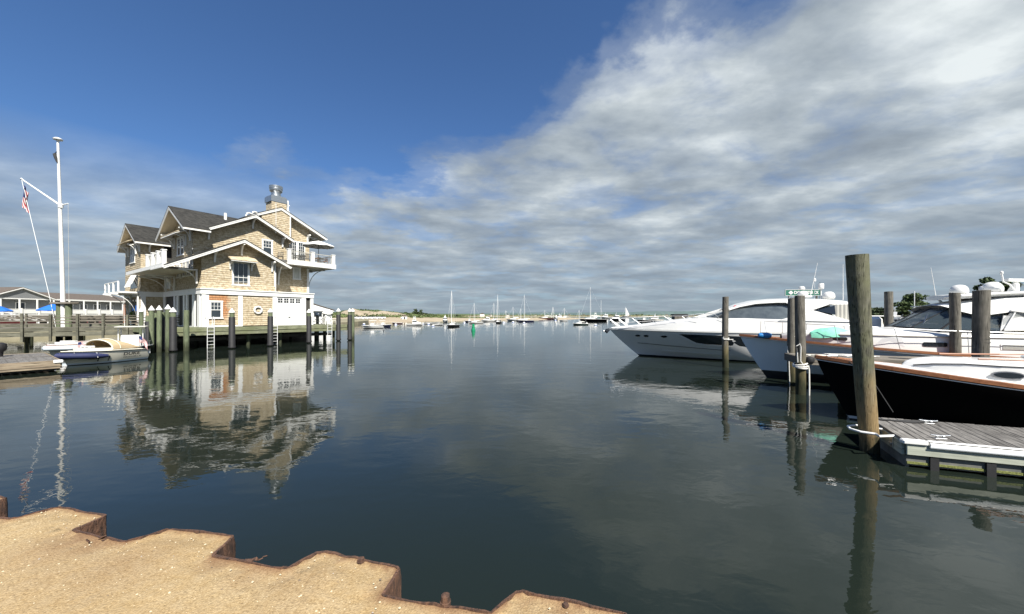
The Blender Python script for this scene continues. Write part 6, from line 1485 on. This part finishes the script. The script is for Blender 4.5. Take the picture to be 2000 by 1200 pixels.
# ================================================================ LONG LOW BUILDING ON THE LEFT
la = P(-60, 600, 60); lb = P(262, 600, 84); LL = (lb - la).xy.length; lr = math.atan2(lb.y - la.y, lb.x - la.x)
lg = empty('long_building', (la.x, la.y, 1.0), lr, 'long low grey building with a brown roof, white deck railing and small gables', 'building')
MB().box(0, LL, 2.0, 10, 2.0, 5.0).build('wall', 'grey_clap', lg)
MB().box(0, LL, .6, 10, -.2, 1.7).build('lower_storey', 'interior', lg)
MB().box(-.5, LL, -.4, 2.0, 1.72, 2.0).build('porch_floor', 'white_trim', lg)
rf = MB().prism([(.9, 4.95), (6, 6.4), (11, 4.95)], lambda a, d, z: (d, a, z), -.8, LL + .5); rfo = rf.build('roof', 'brown_roof', lg)
MB().box(-.8, LL + .5, .70, .89, 4.72, 4.98).build('fascia', 'white_trim', lg)
for c in (6.5, 31.0):
    MB().prism([(-4.2, 4.9), (0, 6.7), (4.2, 4.9)], lambda a, d, z: (c + a, d, z), .7, 5.5).build('gable', 'grey_clap', lg)
    MB().prism([(-4.6, 4.85), (0, 6.83), (0, 6.68), (-4.6, 4.68)], lambda a, d, z: (c + a, d, z), .4, 5.9).prism([(4.6, 4.85), (0, 6.83), (0, 6.68), (4.6, 4.68)], lambda a, d, z: (c + a, d, z), .4, 5.9).build('gable_trim', 'white_trim', lg)
    MB().prism([(-4.6, 4.98), (0, 6.95), (4.6, 4.98), (4.6, 4.86), (0, 6.832), (-4.6, 4.86)], lambda a, d, z: (c + a, d, z), .5, 5.9).build('gable_roof', 'brown_roof', lg)
k_ = 0; x = 1.2
while x < LL - 1:
    MB().box(x - .08, x + .08, 0, .16, 2.0, 4.72).build('porch_post', 'white_trim', lg)
    if rnd.random() < .6: 
        w_ = MB().box(x + .6, x + 1.9, 1.93, 1.99, 2.9 if k_ % 4 else 2.05, 4.2).build('window', 'white_trim', lg); MB().box(x + .72, x + 1.20, 1.90, 1.925, 3.0 if k_ % 4 else 2.3, 4.1).box(x + 1.30, x + 1.78, 1.90, 1.925, 3.0 if k_ % 4 else 2.3, 4.1).build('glass', 'dark_glass', w_)
    MB().box(x + .15, x + 2.1, -.34, -.28, 2.9, 2.98).box(x + .15, x + 2.1, -.33, -.29, 2.15, 2.85).build('deck_railing', 'white_paint' if k_ % 3 else 'white_trim', lg)
    MB().box(x - .1, x + .1, -.42, -.22, 2.0, 3.1).build('railing_post', 'white_trim', lg); x += 2.3; k_ += 1
for i in range(5): MB().tube([(3 + i * 7, .3, -.2), (3 + i * 7, .3, 1.72)], .18, 8).build('porch_pile', 'pier_wood', lg)
# white outdoor stair in front
st = empty('outdoor_stair', P(-5, 0, 50).xy.to_3d() + Vector((0, 0, 1)), lr, 'white outdoor stair with railings descending to the boardwalk at the far left', 'stairs')
for s_ in (0, 1.6):
    MB().beam((0, s_, 2.9), (5.2, s_, .9), .09, .12).build('hand_rail', 'white_paint', st); MB().beam((0, s_, 1.9), (5.2, s_, -.1), .09, .25).build('stringer', 'white_paint', st)
    for i in range(5): MB().box(.1 + i * 1.25 - .06, .1 + i * 1.25 + .06, s_ - .06, s_ + .06, 1.8 - i * .48, 3.0 - i * .48).build('newel', 'white_paint', st)
for i in range(11): MB().box(i * .47, i * .47 + .5, .06, 1.54, 1.8 - i * .18, 1.86 - i * .18).build('tread', 'white_trim', st)
uu = P(104, 606, 46); umbrella('market_umbrella', (uu.x, uu.y, .9), 0, 1.35, 2.95 - .9 + 1.3, 'bright_blue', 'bright blue umbrella open in front of the long building, beside the flagpole', group='blue umbrellas', drop=.75)
uu = P(-6, 606, 46); umbrella('market_umbrella', (uu.x, uu.y, .9), 0, 1.25, 3.2, 'bright_blue', 'blue umbrella cut off by the left edge of the picture', group='blue umbrellas', drop=.7)
# orange-brown kiosk and shrub beside the wing
ks = P(256, 640, 46); kq = empty('cedar_kiosk', (ks.x, ks.y, 1.0), R(20), 'narrow orange-brown wooden tower beside the left end of the house', 'kiosk')
MB().box(-.55, .55, -.4, .4, 0, 3.3).build('body', 'teak', kq); MB().box(-.15, .12, -.43, -.402, .2, 3.1).build('trim', 'white_trim', kq); MB().box(-.7, .7, -.55, .55, 3.3, 3.42).build('roof', 'brown_roof', kq)
pb = P(266, 640, 38.5); shb = empty('potted_shrub', (pb.x, pb.y, 1.8), 0, 'leafy green potted shrub at the left corner of the house deck', 'shrub'); MB().lathe([(.25, 0), (.33, .4), (.3, .42)], 12).build('pot', 'rubber', shb)
lm = MB(); leaves(lm, (0, 0, .95), (.6, .6, .6), 420, .09, random.Random(3)); mat('bright_leaf', (.10, .18, .03), .7, c2=(.2, .3, .06), vscale=3); lm.build('foliage', 'bright_leaf', shb, recalc=False)
# people-less clutter on the boardwalk: tables and benches
bench0 = None
for i, (px, D, lab) in enumerate([(20, 43, 'red-brown bench seat, farthest left behind the boardwalk railing'), (60, 44, 'red-brown bench seat behind the railing, left of the flagpole'), (150, 45, 'red-brown bench seat behind the railing, right of the flagpole'), (178, 46, 'red-brown bench seat second to the right of the flagpole'), (205, 47, 'red-brown bench seat nearest the wooden tower')]):
    p_ = P(px, 0, D); p_ = Vector((p_.x, p_.y, 1.0))
    if bench0 is None:
        bench0 = empty('bench', p_, lr, lab, 'bench', 'benches behind the railing'); MB().box(-.9, .9, -.25, .25, .45, .52).build('seat', 'teak', bench0); MB().box(-.9, .9, .22, .3, .55, 1.15).build('backrest', 'wine', bench0)
        for a in (-.8, .8): MB().box(a - .05, a + .05, -.25, .28, 0, .45).build('leg', 'black_metal', bench0)
    else: dup(bench0, p_, lr + .3 * i, lab)

# white hall far right of the house
wh = P(622, 636, 74); wq = empty('white_hall', (wh.x, wh.y, 1.0), R(32), 'white hall with a grey roof and a row of dark windows right of the house', 'building')
MB().box(-5, 2.2, 0, 6, 0, 2.9).build('wall', 'white_trim', wq); MB().prism([(-5.4, 4.35), (-3.6, 4.9), (2.8, 2.75), (2.8, 2.6), (-5.4, 2.8)], lambda a, d, z: (a, d, z), -.4, 6.5).build('roof', 'white_trim', wq)
MB().prism([(-5.6, 4.5), (-3.6, 5.1), (3.0, 2.90), (2.95, 2.78), (-3.6, 4.92), (-5.6, 4.3)], lambda a, d, z: (a, d, z), -.5, 6.6).build('roof_shingles', 'brown_roof', wq)
for i in range(7): w_ = MB().box(-4.4 + i * .9, -3.9 + i * .9, -.06, -.004, 1.6, 2.3).build('window', 'dark_glass', wq)
# ================================================================ MOORED BOATS IN THE HARBOUR
def small_hull(t, L, B, z0, z1, m, deckm='gelcoat', rake=.8, boot=.12):
    global H
    H = Hull(L, B, z0, z1, rake, um=.45, bowp=2.0, flare=.8, boot=boot, keel=-.3)
    H.build(t, [m, 'dark_boot', 'dark_boot'], nu=12, nz=3); H.deck(t, deckm); H.rail(t, 'gelcoat', w=.06, h=.08, name='rub_rail'); return t
GM = 'motorboats moored in the harbour'; GS = 'sailboats moored in the harbour'
def motorboat(px, D, L, rz, m, label, style='console', scale=1):
    p = P(px, 0, D); c, s_ = math.cos(R(rz)), math.sin(R(rz)); t = empty('motorboat', (p.x - c * L / 2, D - s_ * L / 2, 0), R(rz), label, 'motorboat', GM)
    small_hull(t, L, L * .16, L * .14, L * .10, m, rake=L * .13)
    k = L / 7
    if style == 'console':
        MB().box(2.9 * k, 3.9 * k, -.4 * k, .4 * k, .8 * k, 1.7 * k).build('console', 'gelcoat', t, bevel=.05)
        for a in (2.8, 4.2):
            for b in (-.5, .5): MB().tube([(a * k, b * k, .7 * k), (a * k, b * k, 2.5 * k)], .035 * k, 5).build('top_post', 'mast_alu', t)
        MB().box(2.4 * k, 4.7 * k, -.8 * k, .8 * k, 2.5 * k, 2.6 * k).build('tee_top', 'canvas_white', t, bevel=.03)
        MB().lathe([(.2 * k, 0), (.26 * k, .4 * k), (.18 * k, .7 * k), (.03, .75 * k)], 10, (L - .05, 0, .45 * k)).build('outboard', 'rubber', t, smooth=True)
    elif style == 'cabin':
        shell(t, 'cabin', 'gelcoat', [(x * k, [(w * k, .75 * k), (w * k * .97, z * k * .9), (w * k * .8, z * k), (0, z * k + .08)]) for x, w, z in ((1.2, .2, 1.0), (1.9, .7, 1.35), (2.6, .85, 1.5), (2.65, .85, 2.15), (4.4, .85, 2.2), (4.45, .85, .9))], smooth=False)
        MB().box(2.58 * k, 4.2 * k, -.87 * k, .87 * k, 1.55 * k, 1.95 * k).build('windows', 'dark_glass', t)
        MB().beam((3.0 * k, 0, 2.2 * k), (3.3 * k, 0, 2.9 * k), .5 * k, .08).tube([(3.4 * k, 0, 2.2 * k), (3.5 * k, 0, 3.5 * k)], .03 * k, 5).build('radar_mast', 'white_paint', t)
    elif style == 'tower':
        shell(t, 'cabin', 'gelcoat', [(x * k, [(w * k, .8 * k), (w * k * .95, z * k * .9), (w * k * .8, z * k), (0, z * k + .08)]) for x, w, z in ((1.0, .2, 1.1), (2.2, .8, 1.5), (2.7, .9, 1.6), (3.1, .85, 2.3), (4.6, .85, 2.3), (4.65, .85, 1.0))], smooth=False)
        MB().box(2.85 * k, 4.5 * k, -.88 * k, .88 * k, 1.65 * k, 2.1 * k).build('windows', 'dark_glass', t)
        for a in (3.2, 4.3):
            for b in (-.6, .6): MB().beam((a * k, b * k, 2.3 * k), ((a * .5 + 1.9) * k, b * .5 * k, 3.9 * k), .07 * k, .07 * k).build('tower_leg', 'mast_alu', t)
        MB().box(3.2 * k, 4.3 * k, -.5 * k, .5 * k, 3.85 * k, 3.95 * k).box(3.3 * k, 4.2 * k, -.4 * k, .4 * k, 3.0 * k, 3.4 * k).build('tower_top', 'canvas_white', t)
    else:                                                     # open skiff
        MB().box(2.4 * k, 3.0 * k, -.8 * k, .8 * k, .7 * k, .85 * k).build('thwart', 'gelcoat', t); MB().lathe([(.2 * k, 0), (.26 * k, .4 * k), (.05, .7 * k)], 8, (L - .05, 0, .4 * k)).build('outboard', 'rubber', t)
    return t
def sailboat(px, D, L, rz, m, mast_top_y, label, mizzen=0, cat='sailboat', cover='canvas_grey', sail=False):
    p = P(px, 0, D); c, s_ = math.cos(R(rz)), math.sin(R(rz)); t = empty('sailboat', (p.x - c * L * .42, D - s_ * L * .42, 0), R(rz), label, cat, GS)
    small_hull(t, L, L * .145, L * .105, L * .085, m, rake=L * .12); k = L / 9
    H_ = CH - (mast_top_y - HZ) / F * D; mx = L * .42; r = max(.07, D * .0005)
    MB().tube([(mx, 0, .3), (mx, 0, H_)], r, 6, r2=r * .7).build('mast', 'mast_alu', t, smooth=True)
    MB().tube([(mx + .1, 0, 1.75 * k), (mx + L * .38, 0, 1.7 * k)], .07 * k + r * .4, 6).build('boom', 'mast_alu', t)
    MB().tube([(mx + .2, 0, 1.95 * k), (mx + L * .2, 0, 2.0 * k), (mx + L * .36, 0, 1.85 * k)], lambda u: .19 * k * (1 - .4 * u), 8).build('sail_cover', cover, t, smooth=True)
    shell(t, 'cabin', 'gelcoat', [(x * k, [(w * k, .8 * k), (w * k * .95, z * k), (0, z * k + .08)]) for x, w, z in ((2.0, .15, 1.0), (2.8, .6, 1.25), (5.2, .75, 1.3), (5.3, .7, .85))], smooth=False)
    rg = MB(); w = max(.016, D * .00012)
    for q in ((.15, 0, L * .105), (L - .1, 0, L * .085), (mx + .3, L * .13, .9 * k), (mx + .3, -L * .13, .9 * k)): rg.tube([(mx, 0, H_ * .97), q], w, 4)
    rg.build('rigging', 'mast_alu', t)
    if mizzen: MB().tube([(L * .82, 0, .3), (L * .82, 0, H_ * mizzen)], r * .7, 6).build('mizzen_mast', 'mast_alu', t)
    if sail:
        MB().add([(mx + .1, .03, 1.9 * k), (mx + L * .42, .3, 2.0 * k), (mx + .15, .1, H_ * .97), (mx + .1, -.03, 1.9 * k)], [(0, 1, 2), (3, 2, 1)]).build('mainsail', 'canvas_white', t, recalc=False)
    return t
def wd(y): return CH * F / (y - HZ)
motorboat(728, wd(641.5), 4.6, 12, 'gelcoat', 'low white motorboat moored nearest the sand spit, right of the house deck')
motorboat(747, wd(639), 4.3, 200, 'navy', 'navy hulled centre console boat moored behind the low white motorboat')
motorboat(776, wd(633), 3.4, 10, 'wine', 'small dark red dinghy between the navy console boat and the tower boat', 'skiff')
motorboat(811, wd(636.5), 4.6, 190, 'gelcoat', 'white sportfishing boat with a tower moored left of the mooring cluster', 'tower')
motorboat(845, wd(633.5), 5.0, 175, 'gelcoat', 'white runabout with a low profile moored right of the tower boat', 'skiff')
motorboat(855, wd(636.0), 3.0, 200, 'gelcoat', 'tiny pale skiff just in front of the white runabout', 'skiff')
motorboat(869.5, wd(630), 6.5, 95, 'gelcoat', 'white cabin boat seen end on, left of the dark sloop', 'cabin')
sailboat(882, wd(638.5), 5.2, 70, 'dark_boot', 568, 'dark hulled sloop moored left of the green buoy')
motorboat(917, wd(629.5), 4.6, 8, 'navy', 'dark blue launch moored just behind and left of the green buoy', 'console')
sailboat(926, wd(632.5), 5.4, 30, 'gelcoat', 592, 'white hulled sloop with its mast directly behind the green buoy')
motorboat(952, wd(628.8), 6.2, 20, 'gelcoat', 'white cabin cruiser moored left of the two tall masts', 'cabin')
sailboat(964.5, wd(628), 6.6, 40, 'dark_boot', 592, 'dark sloop with the shorter of the two close masts', cover='navy')
sailboat(972, wd(631.5), 5.4, 75, 'dark_boot', 576, 'black sloop with the taller of the two close masts, in front')
sailboat(988, wd(624.5), 8, 10, 'gelcoat', 607, 'small white sloop far off between the close masts and the tall navy sloop')
sailboat(1002, wd(627), 8.5, 8, 'gelcoat', 600, 'low white sloop moored far left of the tall navy sloop')
sailboat(1017, wd(627.5), 6, 20, 'dark_boot', 603, 'small dark sloop close behind the tall navy sloop', cover='navy')
sailboat(1024, wd(629), 7.4, 22, 'navy', 576, 'navy hulled sloop with a tall mast, alone in the middle of the harbour')
sailboat(1064, wd(624), 12, 4, 'wine', 607, 'dark red hulled ketch low on the water right of the navy sloop', mizzen=.75)
sailboat(1080, wd(623), 11, 60, 'gelcoat', 600, 'slim white sloop right behind the dark red ketch')
motorboat(1086, wd(625), 7, 100, 'cream_gelcoat', 'pale yellow cabin boat seen end on, right of the dark red ketch', 'cabin')
motorboat(1093, wd(623), 10, 30, 'gelcoat', 'white motor cruiser far off beside the pale yellow cabin boat', 'cabin')
sailboat(1102, wd(622.5), 11, 15, 'gelcoat', 602, 'white sloop near the far shore right of the pale yellow boat')
sailboat(1131, wd(635), 4.6, 6, 'buoy_dark', 606, 'small green hulled catboat in front of the large black sloop')
sailboat(1153, wd(628.5), 12.5, 4, 'black_gel', 561, 'large black hulled ketch with the tallest mast in the harbour', mizzen=.62)
motorboat(1163, wd(624.5), 9, 80, 'gelcoat', 'white cruiser with a flybridge moored behind the large black ketch', 'tower')
motorboat(1183, wd(622.5), 12, 8, 'gelcoat', 'long white motor yacht far off right of the black ketch', 'cabin')
motorboat(1204, wd(626.5), 9, 12, 'dark_boot', 'dark hulled lobster boat moored beyond the white cruiser bow', 'cabin')
sailboat(1222, wd(619.6), 16, 3, 'gelcoat', 600, 'distant sloop with its white sail up beyond the cruiser bow', sail=True)
motorboat(1258, wd(628.5), 7, 10, 'dark_boot', 'dark motorboat seen through the bow rail of the cruiser, left one', 'console')
motorboat(1280, wd(627.5), 8, 14, 'cream_gelcoat', 'tan motorboat seen through the bow rail of the cruiser, right one', 'cabin')
motorboat(1354, wd(630), 6.5, 200, 'gelcoat', 'white motorboat between the dark work hut and the lone piling', 'cabin')
motorboat(1100, wd(627.5), 4.2, 5, 'gelcoat', 'small white skiff under the far shore, right of the pale yellow boat', 'skiff')
# dark work hut on piles
hp2 = P(1328, 0, 92); hut = empty('work_hut', (hp2.x, 92, 0), R(-8), 'dark grey work hut on a float behind the white cruiser rail', 'hut')
MB().box(-1.6, 1.6, -1.3, 1.3, .8, 2.9).build('wall', 'pier_wood', hut); MB().box(-1.8, 1.5, -1.5, 1.5, 2.9, 3.15).build('roof', 'rubber', hut); MB().box(-2.6, 2.6, -2, 2, .3, .8).build('float', 'pier_wood', hut); MB().box(.4, 1.2, -1.36, -1.302, 1.4, 2.3).build('window', 'dark_glass', hut)
# green can buoy
gp = P(924.5, 0, wd(646.5)); gb = empty('can_buoy', (gp.x, gp.y, 0), 0, 'green cylindrical channel buoy in front of the white sloop', 'buoy')
MB().lathe([(.50, -.3), (.52, .15), (.52, .5), (.40, .55), (.38, 1.0), (.42, 1.02), (.42, 1.10), (.36, 1.12), (.35, 1.35), (.05, 1.38)], 20).build('can', 'buoy_green', gb, smooth=True)
MB().lathe([(.30, 1.4), (.33, 1.42), (.33, 1.6), (.05, 1.66)], 12).box(-.28, .28, -.02, .02, 1.38, 1.9).build('top_mark', 'buoy_green', gb); MB().box(-.02, .02, -.28, .28, 1.38, 1.9).build('top_mark', 'buoy_green', gb)
gb.scale = (.72, .72, .66)
# mooring balls
rnd = random.Random(77); b0 = None
for px, y_, lab in [(711, 634, 'white mooring ball left of the low white motorboat'), (773, 635, 'white mooring ball beside the dark red dinghy'), (801, 636.5, 'white mooring ball at the bow of the tower boat'), (826, 633, 'white mooring ball right of the tower boat'), (837, 634, 'white mooring ball at the left end of the runabout'),
                    (846, 637.5, 'white mooring ball in front of the runabout'), (907, 631, 'white mooring ball left of the green buoy'), (984, 631, 'white mooring ball right of the two close masts'), (1002, 630, 'white mooring ball under the low white sloop'), (1023.5, 631.5, 'white mooring ball at the navy sloop'),
                    (1146, 633, 'white mooring ball in front of the black ketch, left one'), (1163, 635.5, 'white mooring ball in front of the black ketch, lowest one'), (1171, 628.5, 'white mooring ball right of the black ketch'), (889, 638, 'white dinghy ball beside the dark sloop left of the buoy'), (1085, 626.5, 'white mooring ball under the pale yellow boat')]:
    D = wd(y_); p = P(px, 0, D); sc_ = .28 * D / 120 + .14
    if b0 is None:
        b0 = empty('mooring_ball', (p.x, D, 0), 0, lab, 'buoy', 'white mooring balls'); MB().lathe([(.3, -.7), (.8, -.35), (1, .2), (.85, .7), (.5, .95), (.1, 1.05)], 12).build('ball', 'gelcoat', b0, smooth=True); MB().lathe([(1.01, .1), (1.02, .2), (1.01, .3)], 12).build('stripe', 'bright_blue', b0)
        MB().tube([(0, 0, 1.0), (0, 0, 1.5)], .08, 5).build('stem', 'rubber', b0); b0.scale = (sc_,) * 3
    else: dup(b0, (p.x, D, 0), 0, lab, scale=(sc_,) * 3)
# cars parked behind the dunes
cg = 'cars parked behind the spit'
car0 = None
for i, (px, lab) in enumerate([(693, 'white car parked at the left end of the row behind the dunes'), (702, 'white car second from the left in the row behind the dunes'), (711, 'white car third from the left, left of a darker gap'), (720, 'grey car near the middle of the row behind the dunes'), (729, 'white car near the middle of the row, above the low motorboat'), (738, 'white car third from the right in the row'), (748, 'white car second from the right, above the navy boat'), (788, 'grey car alone near the small white shed')]):
    D = 172 + i * 2; p = P(px, 0, D - 4)
    if car0 is None:
        car0 = empty('parked_car', (p.x, D - 4, .95), 0, lab, 'car', cg)
        MB().prism([(-.95, .25), (-.95, .75), (-.8, .82), (.8, .85), (.95, .6), (.95, .25)], lambda a, d, z: (a, d, z), -.8, .8).build('body', 'car_white', car0, bevel=.05)
        MB().prism([(-.7, .84), (-.55, 1.25), (.2, 1.25), (.5, .85)], lambda a, d, z: (a, d, z), -.7, .7).build('cabin', 'dark_glass', car0)
        for a in (-.6, .6): MB().tube([(a, -.84, .25), (a, .84, .25)], .25, 10).build('wheel', 'rubber', car0)
        car0.scale = (1.05, 1.2, 1.25)
    else: dup(car0, (p.x, D - 4, .95), .1 * (i % 3 - 1), lab)
shd = P(788, 0, 176); sh1 = empty('beach_shed', (shd.x, 178, 1.0), R(10), 'small white shed at the foot of the green dunes', 'shed')
MB().box(-1.2, 1.2, -1, 1, 0, 1.5).build('wall', 'white_trim', sh1); MB().prism([(-1.4, 1.45), (0, 2.1), (1.4, 1.45)], lambda a, d, z: (a, d, z), -1.2, 1.2).build('roof', 'brown_roof', sh1); MB().box(-.3, .3, -1.05, -1.002, 0, 1.1).build('door', 'dark_glass', sh1)
# distant houses on the far shore
hg = 'houses on the far shore'; rnd = random.Random(91)
hh0 = None
for i, (px, D, sc_) in enumerate([(942, 900, 1.6), (958, 950, 1.1), (992, 1000, 1), (1046, 1050, 1.1), (1112, 1100, 1.4), (1140, 1150, 1.3), (1176, 1100, 1.1), (1192, 1200, 1.5), (1246, 1150, 1.2), (1302, 1100, 1.2)]):
    D = D * 1.5; p = P(px, 0, D); place = ['above the green buoy, largest', 'right of the largest one', 'above the tall navy sloop left side', 'right of the navy sloop mast', 'just left of the black ketch', 'directly behind the black ketch', 'right of the black ketch', 'left of the distant white sail', 'right of the distant white sail', 'behind the cruiser bow rail'][i]
    lab = 'tiny pale house on the far shore ' + place
    if hh0 is None:
        hh0 = empty('shore_house', (p.x, D, 1.4), 0, lab, 'house', hg); MB().box(-5, 5, -4, 4, -1.5, 4).build('wall', 'white_trim', hh0); MB().prism([(-5.6, 3.9), (0, 7), (5.6, 3.9)], lambda a, d, z: (a, d, z), -4.4, 4.4).build('roof', 'brown_roof', hh0); hh0.scale = (sc_,) * 3
    else: dup(hh0, (p.x, D, 1.4), rnd.uniform(-.5, .5), lab, scale=(sc_ * .9, sc_, sc_ * .8))
fb = MB().grid([[(x, y, z) for x in (-900, 1500)] for y, z in ((1290, -.5), (1320, 1.3), (1900, 1.5), (1960, -1))]); tag(fb.build('sand_bar', 'beach_sand'), kind='structure')
fs = MB(); rnd = random.Random(13)
for i in range(700):
    x = rnd.uniform(-500, 1400); leaves(fs, (x, rnd.uniform(1380, 1700), 2.5), (rnd.uniform(6, 16), 6, rnd.uniform(1.5, 4.5) * (1 + .6 * math.sin(x / 60))), 12, 2.6, rnd)
fs.build('far_scrub', 'bush_green', recalc=False); tag(bpy.data.objects['far_scrub'], kind='stuff', label='low scrub along the far sand bar behind the moored boats', cat='scrub')

# ================================================================ MARINA BEYOND THE YACHTS, RIGHT
md = empty('far_dock', (P(1690, 0, 60).x, 60, 0), R(-8), 'grey dock with posts behind the yachts, below the round tree', 'dock')
MB().box(0, 34, 0, 2, .5, .7).build('planks', 'pier_wood', md)
for i in range(9): MB().tube([(i * 4, -.1, -1), (i * 4, -.1, 2.6 if i % 2 else 3.4)], .15, 8).build('post', 'pile_grey', md)
for px, D, L, rz, m_, lab, st_ in [(1722, 40, 7.5, 160, 'wine', 'dark red hulled motorboat moored behind the nearest large piling', 'console'), (1762, 46, 7, 100, 'gelcoat', 'white centre console boat moored left of the yacht windshield', 'console'), (1748, 54, 8, 30, 'gelcoat', 'white cabin boat behind the flat-topped piling', 'cabin'), (1790, 56, 7.5, 20, 'gelcoat', 'white flybridge boat below the round tree', 'tower'), (1830, 62, 7, 15, 'gelcoat', 'white boat behind the windshield of the pale blue yacht', 'cabin'), (1640, 44, 9, 170, 'gelcoat', 'white covered boat moored behind the stern of the big cruiser', 'cabin')]:
    o = motorboat(px, D, L, rz, m_, lab, st_); o['group'] = 'boats in the marina behind the yachts'
sailm = empty('marina_mast', P(1786, 0, 70).xy.to_3d(), 0, 'thin bare mast in front of the round tree', 'mast')
MB().tube([(0, 0, 0), (0, 0, 7.4)], .07, 6).build('pole', 'mast_alu', sailm); MB().box(-1.2, 1.2, -.5, .5, 0, .7).build('base_float', 'pier_wood', sailm)
